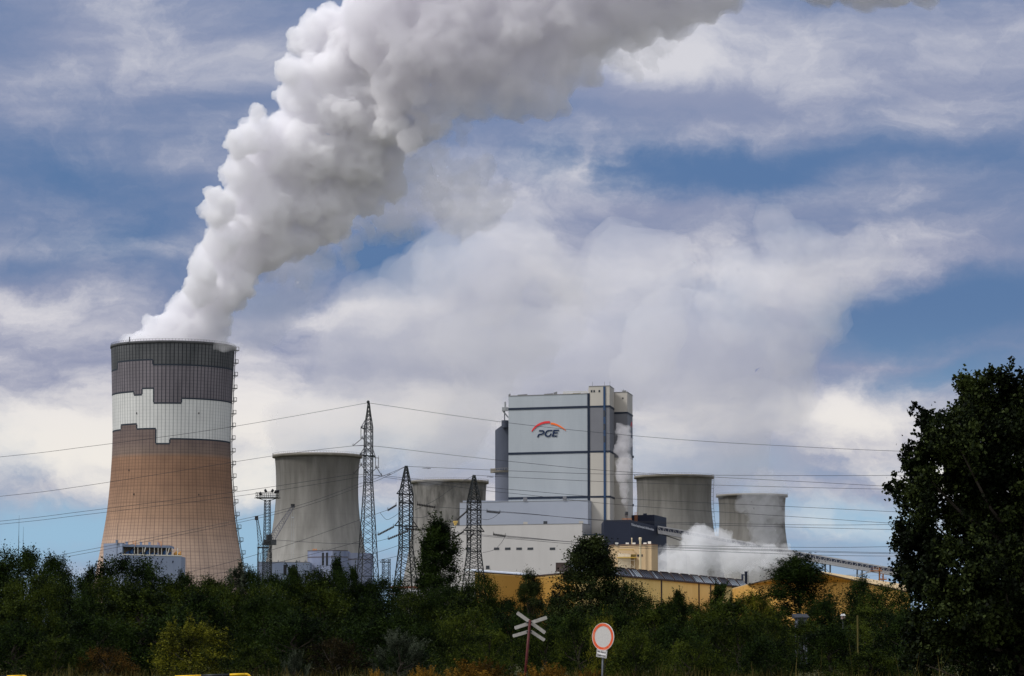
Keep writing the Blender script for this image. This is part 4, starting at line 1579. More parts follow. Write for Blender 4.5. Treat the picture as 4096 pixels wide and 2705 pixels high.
# low white pipe rack left of the machine hall
root = thing('pipe_rack', (X(1660, 900), 900, 0), 'low pipe rack with a rusty red rail between the middle lattice pylon and the poplar', 'pipe rack')
mb = MB(); a, b = P(1560, 2349, 900), P(1700, 2349, 900)
mb.box(a.x, b.x, 900, 901, a.z - .3, a.z + .3)
child_of('rail', mb, mat('rust_red_rail', (.22, .07, .04), .8), root)
for dy, dz in ((0, -1.2), (1, -1.2), (0, -2.2)):
    mb = MB(); mb.bar((a.x, 900.3 + dy, a.z + dz), (b.x, 900.3 + dy, a.z + dz), .35, 8)
    child_of('pipe', mb, M_steel_lt, root)
for i in range(5):
    x = a.x + (b.x - a.x) * (i + .5) / 5
    mb = MB(); mb.bar((x, 900.5, 0), (x, 900.5, a.z - .3), .25, 4)
    child_of('post', mb, M_steel, root)


# ------------------------------------------------------------------ lattice structures
def lattice(mb, cx, cy, lv, rot, rl, rb, xb=True):
    """lv: [(z, half width, panels below this level)] from top to bottom; four legs, X-braced"""
    def cor(z, h):
        out = []
        for s, t in ((-1, -1), (1, -1), (1, 1), (-1, 1)):
            out.append(Vector((cx + h * (s * math.cos(rot) - t * math.sin(rot)), cy + h * (s * math.sin(rot) + t * math.cos(rot)), z)))
        return out
    for (z0, h0, n), (z1, h1, _) in zip(lv[:-1], lv[1:]):
        # panel heights grow with the width
        ws = [h0 + (h1 - h0) * (i + .5) / n for i in range(n)]
        tot = sum(ws)
        acc = 0
        prev = cor(z0, h0)
        for w in ws:
            acc += w
            t = acc / tot
            cur = cor(z0 + (z1 - z0) * t, h0 + (h1 - h0) * t)
            for i in range(4):
                j = (i + 1) % 4
                mb.bar(prev[i], cur[i], rl, 4)
                mb.bar(prev[i], cur[j], rb, 4, caps=False)
                if xb:
                    mb.bar(prev[j], cur[i], rb, 4, caps=False)
            prev = cur
        for i in range(4):
            mb.bar(prev[i], prev[(i + 1) % 4], rb * 1.1, 4, caps=False)


def insulator(mb, a, b, r=.13, n=9):
    a, b = Vector(a), Vector(b)
    mb.bar(a, b, r * .35, 5)
    for i in range(n):
        t0 = (i + .15) / n
        t1 = (i + .75) / n
        mb.bar(a.lerp(b, t0), a.lerp(b, t1), r, 7, r * .6)
    d = (b - a).normalized()
    for t in (.02, .98):
        p = a.lerp(b, t)
        mb.bar(p, p + Vector((0, 0, .45)), .035, 4)
        mb.bar(p + d * .12, p + d * .12 + Vector((0, 0, .4)), .03, 4)


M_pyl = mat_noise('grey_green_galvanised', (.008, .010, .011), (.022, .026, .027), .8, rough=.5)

# tall pylon
D = 520.0
s = D / F
cx = P(1473, 1950, D).x
cx0 = P(1477, 2300, D).x
root = thing('lattice_pylon', (cx, D, 0), 'tallest lattice pylon, slender with hanging insulator loops, in front of the pale grey cooling tower', 'pylon', 'lattice pylons carrying the power lines')
mb = MB()
k = 1 / 1.276
lv = [(Z(1612, D), 3 * s * k, 3), (Z(1658, D), 9 * s * k, 3), (Z(1709, D), 17.5 * s * k, 8), (Z(1930, D), 18.6 * s * k, 12), (Z(2305, D), 44 * s * k, 5), (0, 72 * s * k, 1)]
lattice(mb, cx, D, lv, R(19.4), .11, .048)
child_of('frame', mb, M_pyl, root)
mb = MB(); mb.lathe([(.22, Z(1614, D)), (.3, Z(1608, D)), (.18, Z(1603, D)), (.01, Z(1602, D))], (cx - .1, D), 8)
child_of('peak_cap', mb, M_pyl, root)


def arm(mb, cx, cy, z, tip, hgt, h):
    """triangular crossarm: tip (x, y) at height z, tied to the body hgt above"""
    for sx in (-h, h):
        mb.bar((cx + sx, cy, z), (tip[0], tip[1], z), .09, 4)
        mb.bar((cx + sx, cy, z + hgt), (tip[0], tip[1], z), .07, 4)
    for t in (.33, .66):
        a = Vector((cx - h, cy, z)).lerp(Vector((tip[0], tip[1], z)), t)
        b = Vector((cx + h, cy, z)).lerp(Vector((tip[0], tip[1], z)), t)
        mb.bar(a, b, .04, 4)


pts = {}
for nm, (px, py, dy) in dict(uL=(1444, 1711, -4.6), lL=(1440, 1818, -4.9), lR=(1502, 1830, 4.9)).items():
    z = P(px, py, D + dy).z
    tip = (P(px, py, D + dy).x, D + dy)
    mb = MB()
    arm(mb, cx, D, z, tip, 1.7, 14 * s)
    child_of('crossarm', mb, M_pyl, root)
    h = 42 * s
    mb = MB()
    for dx in (0, .55):
        insulator(mb, (tip[0] + dx, tip[1], z - .1), (tip[0] + dx, tip[1], z - h), .085, 12)
    mb.bar((tip[0] - .1, tip[1], z - h), (tip[0] + .65, tip[1], z - h), .06, 4)
    mb.bar((tip[0] - .1, tip[1], z - .1), (tip[0] + .65, tip[1], z - .1), .06, 4)
    child_of('insulator', mb, M_ins, root)
    pts[nm] = Vector((tip[0] + .25, tip[1], z - h))
for nm, ends in (('uL', ((1412, 1784), (1478, 1779))), ('lL', ((1414, 1897), (1470, 1893))), ('lR', ((1526, 1902), (1474, 1902)))):
    for (px, py) in ends:
        mb = MB()
        insulator(mb, pts[nm], P(px, py, pts[nm].y), .10, 12)
        child_of('insulator', mb, M_ins, root)


def short_pylon(apex, D, rows, k_, label, arms, strings):
    (ax, ay) = apex
    s = D / F
    cx = P(ax + 1, 2080, D).x
    root = thing('lattice_pylon', (cx, D, 0), label, 'pylon', 'lattice pylons carrying the power lines')
    mb = MB()
    lv = [(Z(ay, D), rows[0][1] * s * k_, rows[0][2])] + [(Z(r, D), w * s * k_, n) for r, w, n in rows[1:-1]] + [(0, rows[-1][1] * s * k_, 1)]
    lattice(mb, cx, D, lv, R(20.5), .14, .060)
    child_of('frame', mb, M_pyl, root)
    for (xl, yl, xr, yr, up) in arms:
        mb = MB()
        a, b = P(xl, yl, D - 2.6), P(xr, yr, D + 2.6)
        a.z = b.z = (a.z + b.z) / 2
        for o in (-.35, .35):
            mb.bar((a.x, a.y + o * .2, a.z), (cx - .3, D + o, a.z), .13, 4)
            mb.bar((cx + .3, D + o, a.z), (b.x, b.y + o * .2, a.z), .13, 4)
            mb.bar((cx - .3, D + o, a.z), (cx + .3, D + o, a.z), .13, 4)
            mb.bar((a.x, a.y, a.z), (cx - .45, D + o, a.z + up), .08, 4)
            mb.bar((b.x, b.y, b.z), (cx + .45, D + o, a.z + up), .08, 4)
        child_of('crossarm', mb, M_pyl, root)
    for (x0, y0, x1, y1) in strings:
        mb = MB()
        insulator(mb, P(x0, y0, D - 2.0), P(x1, y1, D - 2.0), .15, 11)
        insulator(mb, P(x0, y0 + 3.5, D - 1.4), P(x1, y1 + 3.5, D - 1.4), .15, 11)
        child_of('insulator', mb, M_ins, root)
    return root


short_pylon((1623, 1864), 500.0, [(1862, 4, 8), (1977.6, 28.5, 11), (2191, 28.5, 5), (2325, 45.7, 2), (2600, 78, 1)], 1 / 1.286,
            'lattice pylon with a tapered top just left of the poplar', [(1588, 1976, 1653, 1979, 1.6), (1596, 2013, 1654, 2013, .5), (1579, 2103, 1670, 2107, 1.9)],
            [(1668, 2016, 1741, 2028), (1618, 2112, 1682, 2119), (1688, 2113, 1752, 2125), (1586, 2019, 1551, 2040), (1576, 2105, 1512, 2138), (1634, 2122, 1552, 2155)])
short_pylon((1895, 1901), 528.0, [(1901, 4, 7), (2008, 28, 10), (2206, 28, 5), (2301, 40.4, 3), (2600, 75, 1)], 1 / 1.286,
            'shortest lattice pylon, in front of the off-white hall and right of the poplar', [(1868, 2008, 1924, 2010, .6), (1869, 2040, 1925, 2041, .5), (1857, 2121, 1936, 2127, 1.9)],
            [(1946, 2045, 2000, 2050), (1972, 2136, 2022, 2143), (1866, 2045, 1828, 2078), (1855, 2124, 1812, 2153), (1896, 2130, 1870, 2160)])

# distant small pylon
D = 1150.0
cx = P(1545, 2260, D).x
root = thing('lattice_pylon', (cx, D, 0), 'small distant lattice pylon with a flat top, between the two nearest left pylons', 'pylon', 'lattice pylons carrying the power lines')
mb = MB()
s = D / F
lattice(mb, cx, D, [(Z(2236, D), 13 * s, 3), (Z(2292, D), 13 * s, 3), (Z(2340, D), 14 * s, 3), (0, 24 * s, 1)], R(20), .16, .08)
mb.bar((cx - 26 * s, D, Z(2249, D)), (cx + 15 * s, D, Z(2250, D)), .2, 4)
mb.bar((cx - 26 * s, D, Z(2249, D)), (cx - 12 * s, D, Z(2238, D)), .1, 4)
child_of('frame', mb, M_pyl, root)

# floodlight mast
D = 760.0
s = D / F
cx = P(1069, 2100, D).x
root = thing('floodlight_mast', (cx, D, 0), 'lattice floodlight mast with a railed top platform, left of the pale grey cooling tower', 'light mast')
mb = MB()
lattice(mb, cx, D, [(Z(1999, D), 9.5 * s, 13), (Z(2170, D), 12 * s, 8), (Z(2290, D), 14 * s, 6), (0, 20 * s, 1)], R(22), .11, .05)
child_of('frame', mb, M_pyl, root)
zp = Z(1994, D)
mb = MB()
w = 44 * s
mb.box(cx - w, cx + w, D - 2, D + 2, zp, zp + .22)
mb.bar((cx - 53 * s, D, zp + .1), (cx + 53 * s, D, zp + .1), .1, 4)
for i in range(13):
    x = cx - w + 2 * w * i / 12
    for y in (D - 2, D + 2):
        mb.bar((x, y, zp), (x, y, zp + 1.45), .06, 4)
for y in (D - 2, D + 2):
    for h in (.75, 1.45):
        mb.bar((cx - w, y, zp + h), (cx + w, y, zp + h), .06, 4)
for x in (cx - w, cx + w):
    for h in (.75, 1.45):
        mb.bar((x, D - 2, zp + h), (x, D + 2, zp + h), .06, 4)
for sx in (-1, 1):
    mb.bar((cx + sx * w * .8, D, zp), (cx + sx * 9 * s, D, zp - .6), .12, 4)
child_of('platform', mb, M_pyl, root)
for px, py in ((1042, 1975), (1062, 1963), (1090, 1963.5), (1103, 1968), (1112, 1966.5)):
    q_ = P(px, py, D - 1.8)
    mb = MB()
    mb.lathe([(.12, -.35), (.38, -.2), (.48, .25), (.40, .30), (.01, .28)], (0, 0), 14)
    M_ = Matrix.Translation(q_) @ Matrix.Rotation(R(60 if px < 1080 else -60), 4, 'Y')
    mb.v = [tuple(M_ @ Vector(v)) for v in mb.v]
    mb.bar((q_.x, q_.y, zp + (1.45 if py < 1970 else .3)), tuple(q_), .06, 4)
    child_of('floodlight', mb, M_dark, root)

# two jib cranes beside the mast
D = 980.0
s = D / F
root = thing('portal_crane', (X(1040, D), D, 0), 'lattice portal crane with a steep dark mast, left of the floodlight mast', 'crane')
mb = MB()
cx = P(1042, 2230, D).x
lattice(mb, cx, D, [(Z(2190, D), 10 * s, 5), (0, 12 * s, 14)], R(15), .12, .055)
a0, a1 = P(1025, 2070, D), P(1034, 2190, D)
b1 = P(1053, 2190, D)
for i in range(9):
    t0, t1 = i / 9, (i + 1) / 9
    p0, p1 = a0.lerp(a1, t0), a0.lerp(a1, t1)
    r0, r1 = (a0 + Vector((.5, 0, 0))).lerp(b1, t0), (a0 + Vector((.5, 0, 0))).lerp(b1, t1)
    mb.bar(p0, p1, .14, 4); mb.bar(r0, r1, .14, 4)
    mb.bar(p0, r1, .07, 4); mb.bar(r0, p1, .07, 4); mb.bar(p1, r1, .06, 4)
child_of('frame', mb, M_pyl, root)
mb = MB(); q_ = P(1025.5, 2075, D); mb.box(q_.x - .5, q_.x + .6, D - .5, D + .5, q_.z - .5, q_.z + .9)
child_of('jib_head', mb, M_dark, root)
mb = MB(); a, b = P(1030, 2190, D), P(1075, 2190, D)
mb.box(a.x, b.x, D - 1, D + 1, a.z - .3, a.z + .1)
for i in range(10):
    x = a.x + (b.x - a.x) * i / 9
    mb.bar((x, D - 1, a.z), (x, D - 1, a.z + 1.2), .06, 4)
child_of('platform', mb, M_pyl, root)

root = thing('slewing_crane', (X(1078, D), D + 14, 0), 'crane whose pale lattice jib leans up to the right across the grey cooling tower', 'crane')
D2 = D + 14
mb = MB()
cx = P(1076, 2200, D2).x
lattice(mb, cx, D2, [(Z(2168, D2), 9 * s, 6), (0, 11 * s, 14)], R(25), .12, .06)
child_of('frame', mb, M_pyl, root)
a, b = P(1087, 2155, D2), P(1172, 2026, D2)
d = (b - a).normalized()
up = Vector((-d.z, 0, d.x))
mb = MB()
n = 14
for i in range(n):
    t0, t1 = i / n, (i + 1) / n
    w0, w1 = (1.15 - .75 * t0), (1.15 - .75 * t1)
    for dy in (-.5, .5):
        o = Vector((0, dy, 0))
        p0, p1, q0, q1 = a.lerp(b, t0) + up * w0 + o, a.lerp(b, t1) + up * w1 + o, a.lerp(b, t0) - up * w0 + o, a.lerp(b, t1) - up * w1 + o
        mb.bar(p0, p1, .09, 4); mb.bar(q0, q1, .11, 4); mb.bar(p0, q1, .06, 4); mb.bar(q0, p1, .06, 4)
child_of('jib', mb, mat_noise('faded_lilac_steel', (.09, .09, .11), (.22, .22, .25), .8, rough=.6), root)
mb = MB()
mb.box(b.x - .7, b.x + .6, D2 - .5, D2 + .5, b.z - .4, b.z + .8)
child_of('jib_head', mb, M_dark, root)
mb = MB(); q_ = P(1086, 2155, D2)
mb.box(q_.x - 2.6, q_.x + 1.6, D2 - 1.3, D2 + 1.3, q_.z - 2.2, q_.z - .4)
mb.box(q_.x - 1.8, q_.x + .2, D2 - 1.0, D2 + 1.0, q_.z - .4, q_.z + 1.4)
child_of('cabin', mb, M_steel, root)
mb = MB(); w_ = P(1172, 2200, D2)
for dx in (-.45, .3):
    mb.bar((b.x + dx, D2, b.z), (b.x + dx, D2, Z(2236, D2)), .06, 4)
mb.box(b.x - .5, b.x + .4, D2 - .3, D2 + .3, Z(2073, D2), Z(2070, D2) + .2)
child_of('hoist_rope', mb, M_steel_lt, root)

# slim lightning rods
for i, (px, py, D, lb) in enumerate(((75, 2062, 900, 'taller of the two thin lightning rods at the far left of the skyline'), (93, 2107, 900, 'shorter of the two thin lightning rods at the far left of the skyline'),
                                     (469, 2094, 800, 'thin lightning rod in front of the pale blue building by the brown cooling tower'))):
    x = P(px, 2150, D).x
    mb = MB()
    z = Z(py, D)
    mb.bar((x, D, 0), (x, D, z * .55), .17, 8, .13)
    mb.bar((x, D, z * .55), (x, D, z * .85), .12, 8, .09)
    mb.bar((x, D, z * .85), (x, D, z), .07, 6, .025)
    tag(mb.build('lightning_rod', M_steel, None, origin=(x, D, 0)), lb, 'lightning rod', 'slim lightning rods')


# ------------------------------------------------------------------ power cables
def cable(p, D0, D1, r, label, m=M_cable):
    """p: photo points; depth runs from D0 to D1; a smooth hanging curve through them"""
    p = list(p)
    if p[0][0] == 3800 or p[-1][0] == 3800:      # carry on well past the frame
        (xa, ya), (xb, yb) = p[-2], p[-1]
        p.append((5200, yb + (yb - ya) / (xb - xa) * 1400 * .6))
    for q_i, e_i in ((0, 1), (-1, -2)):
        if p[q_i][0] == -60:
            (xa, ya), (xb, yb) = p[e_i], p[q_i]
            n_ = (-1300, yb + (yb - ya) / (xb - xa) * -1240 * .8)
            p = [n_] + p if q_i == 0 else p + [n_]
    xs0, xs1 = p[0][0], p[-1][0]
    fine = smooth_prof(p, 10) if len(p) > 2 else [(p[0][0] + (p[1][0] - p[0][0]) * i / 16, p[0][1] + (p[1][1] - p[0][1]) * i / 16 + 4.5 * min(1.0, (abs(p[1][0] - p[0][0]) / 900)) * 4 * (i / 16) * (1 - i / 16)) for i in range(17)]
    pts = [P(x, y, D0 + (D1 - D0) * (x - xs0) / (xs1 - xs0)) for x, y in fine]
    mb = MB()
    mb.path(pts, r, 5)
    return tag(mb.build('power_cable', m, None, origin=tuple(pts[0])), label, 'cable', 'overhead power cables')


CB = [
    ([(-60, 1834), (350, 1787), (900, 1712), (1470, 1612)], 505, 519, 'topmost cable left of the tallest pylon, running to its tip'),
    ([(1474, 1612), (2035, 1692), (2600, 1749), (3100, 1782), (3800, 1812)], 519, 470, 'topmost cable right of the tallest pylon, crossing the arc emblem'),
    ([(-60, 1992), (350, 1942), (1098, 1823), (1412, 1784)], 505, 516, 'cable left of the tallest pylon, second from its top'),
    ([(1414, 1784), (1510, 1786), (1750, 1814), (2100, 1852), (2500, 1888), (3250, 1929), (3800, 1955)], 516, 470, 'cable right of the tallest pylon, second from its top'),
    ([(-60, 2091), (350, 2044), (1000, 1960), (1414, 1897)], 505, 515, 'upper of the close cable pair crossing the brown part of the painted tower'),
    ([(-60, 2103), (350, 2058), (1000, 1978), (1474, 1903)], 510, 525, 'lower of the close cable pair crossing the brown part of the painted tower'),
    ([(1416, 1897), (1550, 1905), (1948, 1949), (2100, 1963), (2500, 1995), (3250, 2031), (3800, 2055)], 515, 470, 'cable from the lower left insulator of the tallest pylon, running right'),
    ([(1526, 1902), (1550, 1911), (1946, 1963), (2100, 1979), (2500, 2021), (3250, 2072), (3800, 2104)], 525, 480, 'cable from the lower right insulator of the tallest pylon, running right'),
    ([(1470, 1903), (1530, 1902)], 524, 524, 'short jumper cable across the lower arms of the tallest pylon'),
    ([(1412, 1784), (1478, 1779)], 515, 515, 'short jumper cable under the upper arm of the tallest pylon'),
    ([(1623, 1866), (1700, 1869), (2100, 1886), (2500, 1898), (3250, 1903), (3800, 1901)], 500, 470, 'cable from the tip of the pylon beside the poplar, running right'),
    ([(1895, 1901), (2100, 1912), (2500, 1930), (3250, 1951), (3800, 1960)], 528, 480, 'cable from the tip of the shortest pylon, running right'),
    ([(1622, 1866), (1560, 1893), (1455, 1930), (1098, 2048), (350, 2200), (-60, 2262)], 500, 540, 'cable sloping down left from the tip of the pylon beside the poplar'),
    ([(1620, 1868), (1555, 1902), (1455, 1942), (1098, 2058), (350, 2212), (-60, 2275)], 501, 545, 'lower twin of the cable sloping down left from the pylon beside the poplar'),
    ([(1893, 1903), (1820, 1945), (1742, 2000), (1660, 2040)], 528, 520, 'cable from the tip of the shortest pylon, sloping down left across the blotched cooling tower'),
    ([(2000, 2050), (2100, 2056), (2500, 2084), (3250, 2100), (3800, 2096)], 526, 480, 'cable from the upper right insulator of the shortest pylon'),
    ([(1741, 2028), (1860, 2036), (2100, 2054), (2500, 2088), (3250, 2111), (3800, 2122)], 498, 470, 'cable from the upper right insulator of the pylon beside the poplar'),
    ([(1752, 2125), (1870, 2134), (2100, 2155), (2500, 2177.6), (3250, 2190), (3800, 2184)], 498, 470, 'cable from the lower right insulator of the pylon beside the poplar'),
    ([(2022, 2143), (2100, 2150), (2500, 2184), (3250, 2208), (3800, 2219)], 526, 480, 'upper of two cables from the lower right insulator of the shortest pylon'),
    ([(2022, 2145), (2100, 2152), (2500, 2181), (3250, 2204), (3800, 2215)], 527, 482, 'lower of two cables from the lower right insulator of the shortest pylon'),
    ([(1682, 2119), (1760, 2128), (2100, 2160), (2500, 2190), (3250, 2220), (3800, 2226)], 498, 470, 'lowest long cable, crossing the cream pump building'),
    ([(1551, 2041), (1520, 2051), (1098, 2197), (700, 2300), (-60, 2440)], 500, 540, 'cable from the upper left insulator of the pylon beside the poplar, running down left'),
    ([(1512, 2138), (1430, 2168), (1098, 2253), (700, 2322)], 500, 520, 'cable from the lower left insulator of the pylon beside the poplar, running down left'),
    ([(1828, 2078), (1760, 2108), (1600, 2180), (1400, 2240), (1150, 2300)], 528, 520, 'cable from the upper left insulator of the shortest pylon, passing behind the poplar'),
    ([(1812, 2153), (1750, 2175), (1600, 2222), (1300, 2290)], 528, 520, 'cable from the lower left insulator of the shortest pylon, passing behind the poplar'),
    ([(1552, 2155), (1480, 2170), (1350, 2175), (1098, 2160)], 500, 520, 'slack cable left of the pylon beside the poplar'),
    ([(1741, 2028), (1722, 2056), (1690, 2070), (1655, 2069)], 498, 498, 'drooping jumper loop at the right side of the pylon beside the poplar'),
    ([(2000, 2050), (1975, 2070), (1948, 2079), (1925, 2076)], 526, 526, 'drooping jumper loop at the right side of the shortest pylon, upper'),
    ([(2022, 2143), (2005, 2172), (1975, 2200), (1930, 2211)], 526, 526, 'drooping jumper loop at the right side of the shortest pylon, lower'),
    ([(1520, 2051), (1545, 2078), (1570, 2070), (1594, 2054)], 500, 500, 'drooping jumper loop at the left side of the pylon beside the poplar'),
    ([(1685, 2118), (1670, 2135), (1640, 2146), (1600, 2150)], 498, 498, 'small drooping loop low on the pylon beside the poplar'),
]
for p, d0, d1, lb in CB:
    short = abs(p[-1][0] - p[0][0]) < 120
    cable(p, d0, d1, .034 if short else .035, lb)
# little vibration dampers on the tip cables
for (px, py, D) in ((1696, 1871, 498), (1704, 1871, 498), (1712, 1872, 498), (1718, 1872, 498), (1953, 1906, 526), (1960, 1906, 526), (1968, 1907, 526), (1553, 1898, 501), (1560, 1895, 501)):
    q_ = P(px, py, D)
    mb = MB()
    mb.bar((q_.x - .16, D, q_.z - .1), (q_.x + .16, D, q_.z - .1), .025, 4)
    for sx in (-.16, .16):
        mb.bar((q_.x + sx - .06, D, q_.z - .1), (q_.x + sx + .06, D, q_.z - .1), .07, 6)
    mb.bar((q_.x, D, q_.z - .1), (q_.x, D, q_.z + .05), .03, 4)
    tag(mb.build('cable_damper', M_ins, None, origin=tuple(q_)), 'tiny dark weight clipped on a tip cable of the two short pylons', 'cable damper', 'dampers clipped on the tip cables')

# ------------------------------------------------------------------ signs and barrier
M_signback = mat_noise('aged_sign_metal', (.28, .26, .24), (.42, .40, .37), 8.0, rough=.6)
M_maroon = mat_noise('maroon_post', (.055, .008, .008), (.09, .015, .014), 6.0, rough=.5)
D = 95.0
root = thing('railway_cross_sign', (P(2102, 2690, D).x, D, 0), 'grey level-crossing sign of crossed boards over a V-shaped half cross, on a maroon post', 'road sign')
s = D / F
top, bot = P(2120, 2480, D - .02), P(2102, 2686, D)
dirp = (bot - top) / (top.z - bot.z)
gnd = top + dirp * top.z
mb = MB(); mb.bar(tuple(gnd), tuple(top), .045, 12, .045)
child_of('post', mb, M_maroon, root, True)


def board(a, b, w, yoff, name='cross_board', bev=.35):
    a, b = P(*a, D), P(*b, D)
    d = (b - a).normalized()
    u = Vector((-d.z, 0, d.x))
    h = w * s / 2
    c_ = bev * h
    out = [a + u * (h - c_), a + d * c_ + u * h, b - d * c_ + u * h, b + u * (h - c_), b - u * (h - c_), b - d * c_ - u * h, a + d * c_ - u * h, a - u * (h - c_)]
    mb = MB()
    n = len(out)
    mb.v = [(p.x, D + yoff, p.z) for p in out] + [(p.x, D + yoff + .018, p.z) for p in out]
    mb.f = [tuple(range(n - 1, -1, -1)), tuple(range(n, 2 * n))] + [(i, (i + 1) % n, n + (i + 1) % n, n + i) for i in range(n)]
    mb.mi = [0] * len(mb.f)
    return child_of(name, mb, M_signback, root)


board((2068, 2451), (2181, 2532), 14, .06)
board((2058, 2513), (2188, 2470), 14, .085)
board((2112, 2527), (2051, 2545), 13, .06, 'half_cross_board')
board((2123, 2525), (2179, 2562), 13, .06, 'half_cross_board')
mb = MB()
for py in (2490, 2527):
    q_ = P(2117, py, D)
    mb.box(q_.x - .055, q_.x + .055, D - .05, D + .1, q_.z - .02, q_.z + .02)
    mb.bar((q_.x - .09, D + .05, q_.z), (q_.x + .09, D + .05, q_.z), .022, 8)
child_of('bracket', mb, M_steel, root)

D = 74.5
s = D / F
q_ = P(2412.5, 2547.5, D)
root = thing('no_vehicles_sign', (q_.x, D, 0), 'round white sign with a worn red rim and a small text plate below', 'road sign')
yaw = R(-40)      # turned so that its face looks to the left of the camera
Msg = Matrix.Translation(q_) @ Matrix.Rotation(yaw, 4, 'Z') @ Matrix.Rotation(R(2), 4, 'Y')


def disc(name, r0, r1, y0, y1, m, parent, n=56):
    mb = MB()
    a = [(r1 * math.cos(2 * math.pi * i / n), y1, r1 * math.sin(2 * math.pi * i / n)) for i in range(n)]
    b = [(r1 * math.cos(2 * math.pi * i / n), y0, r1 * math.sin(2 * math.pi * i / n)) for i in range(n)]
    if r0 == 0:
        mb.v = b + a
        mb.f = [tuple(range(n)), tuple(range(2 * n - 1, n - 1, -1))] + [(i, n + i, n + (i + 1) % n, (i + 1) % n) for i in range(n)]
    else:
        c_ = [(r0 * math.cos(2 * math.pi * i / n), y0, r0 * math.sin(2 * math.pi * i / n)) for i in range(n)]
        e = [(r0 * math.cos(2 * math.pi * i / n), y1, r0 * math.sin(2 * math.pi * i / n)) for i in range(n)]
        mb.v = b + a + c_ + e
        mb.f = []
        for i in range(n):
            j = (i + 1) % n
            mb.f += [(i, j, 2 * n + j, 2 * n + i), (n + j, n + i, 3 * n + i, 3 * n + j), (i, n + i, n + j, j), (2 * n + i, 2 * n + j, 3 * n + j, 3 * n + i)]
    mb.mi = [0] * len(mb.f)
    mb.v = [tuple(Msg @ Vector(v)) for v in mb.v]
    return child_of(name, mb, m, parent)


Rr = 54.5 * s
disc('sign_face', 0, Rr * .995, -.004, .004, mat_noise('chalky_white_sign', (.44, .42, .41), (.53, .51, .49), 30., rough=.5), root)
disc('red_rim', Rr * .775, Rr * .978, -.010, -.003, mat_noise('faded_red_paint', (.62, .085, .025), (.62, .26, .17), 7., rough=.5, lo=.45, hi=.75), root)
disc('sign_edge', Rr * .978, Rr * 1.0, -.012, .014, mat('white_edge', (.68, .66, .64), .5), root)
pa, pb = P(2388.5, 2597, D), P(2427.5, 2632, D)
mb = MB()
hx, hz = .152, .105
pc = P(2407, 2615, D)
Mpl = Matrix.Translation(pc) @ Matrix.Rotation(yaw, 4, 'Z') @ Matrix.Rotation(R(8), 4, 'Y')
hw, hh = 20 * s / math.cos(yaw), 15.2 * s
mb.box(-hw, hw, -.006, .006, -hh, hh)
mb.v = [tuple(Mpl @ Vector(v)) for v in mb.v]
pl = child_of('text_plate', mb, mat('white_plate', (.68, .66, .66), .5), root)
mb = MB()
for (x0, x1, z0, z1) in ((-hw + .008, hw - .008, hh - .018, hh - .010), (-hw + .008, hw - .008, -hh + .010, -hh + .018), (-hw + .008, -hw + .016, -hh + .018, hh - .018), (hw - .016, hw - .008, -hh + .018, hh - .018)):
    mb.box(x0, x1, -.0085, -.0062, z0, z1)
mb.v = [tuple(Mpl @ Vector(v)) for v in mb.v]
child_of('plate_border', mb, M_dark, pl)
for txt, zb in (('Nie dotyczy', .022), ('Elektrowni', -.068)):
    me = text_mesh(txt, .075, M_dark, .001, .0016)
    xs = [v.co.x for v in me.vertices]
    w = max(xs) - min(xs)
    for v in me.vertices:
        p = v.co
        v.co = (Mpl @ Vector(((p.x - min(xs)) / w * (hw * 1.62) - hw * .81, -.0085 - p.z, zb + p.y))) - root.location
    o = bpy.data.objects.new('lettering', me)
    col.objects.link(o)
    o.parent = pl
    o.location = (0, 0, 0)
mb = MB()
q2 = P(2406, 2705, D)
topp = Msg @ Vector((0, .04, .2))
mb.bar((q2.x, D + .07, 0), (q_.x + .005, D + .07, q_.z + .2), .022, 12)
child_of('post', mb, mat_noise('grey_zinc_post', (.10, .11, .13), (.18, .19, .22), 5, rough=.5), root, True)
mb = MB()
for dz in (.12, -.12, -.46):
    mb.box(q_.x - .035, q_.x + .045, D + .05, D + .095, q_.z + dz - .015, q_.z + dz + .015)
child_of('clamp', mb, M_steel, root)

# yellow and black tubular barriers
M_by = mat_noise('barrier_yellow', (.72, .42, .015), (.80, .50, .03), 12, rough=.4)
M_bk = mat('barrier_black', (.012, .012, .014), .4)


def barrier(label, x_end, x_start, D, ytop, bend_right=True):
    z = P(x_end, ytop, D).z
    xr, xl = P(x_end, ytop, D).x, P(x_start, ytop, D).x
    root = thing('tube_barrier', (xr, D, 0), label, 'barrier', 'yellow and black tube barriers')
    rt = .032
    r = .13
    # top rail in coloured lengths
    sl = -.035       # it falls slightly to the left, as the ground does
    L_ = xr - r - xl
    n = max(2, int(L_ / .68))
    def zt(x):
        return z + (x - xr) * .035
    segs = []
    x = xr - r
    cols = [1, 0]
    first = .40
    k = 0
    while x > xl + 1e-3:
        w = first if k == 0 else .72
        x2 = max(xl, x - w)
        segs.append((x2, x, M_by if k % 2 == 0 else M_bk))
        x = x2
        k += 1
    for x0, x1, m_ in segs:
        mb = MB(); mb.bar((x0, D, zt(x0)), (x1, D, zt(x1)), rt, 12)
        child_of('rail_length', mb, m_, root, True)
    mb = MB()
    pts = [(xr - r, D, zt(xr - r))]
    for i in range(1, 9):
        a = R(90 * i / 8)
        pts.append((xr - r + r * math.sin(a), D, zt(xr) - r + r * math.cos(a)))
    mb.path(pts, rt, 12)
    mb.bar(pts[-1], (xr, D, .75), rt, 12)
    child_of('bent_end', mb, M_by, root, True)
    for x, top_, m_ in ((xr, .75, M_bk), (xl + .12, zt(xl) - .02, M_by)):
        mb = MB(); mb.bar((x, D, 0), (x, D, top_), rt, 12)
        child_of('post', mb, m_, root, True)
    mb = MB(); mb.bar((xl + .12, D, .55), (xr, D, .55), rt * .9, 12)
    child_of('lower_rail', mb, M_bk, root, True)
    return root


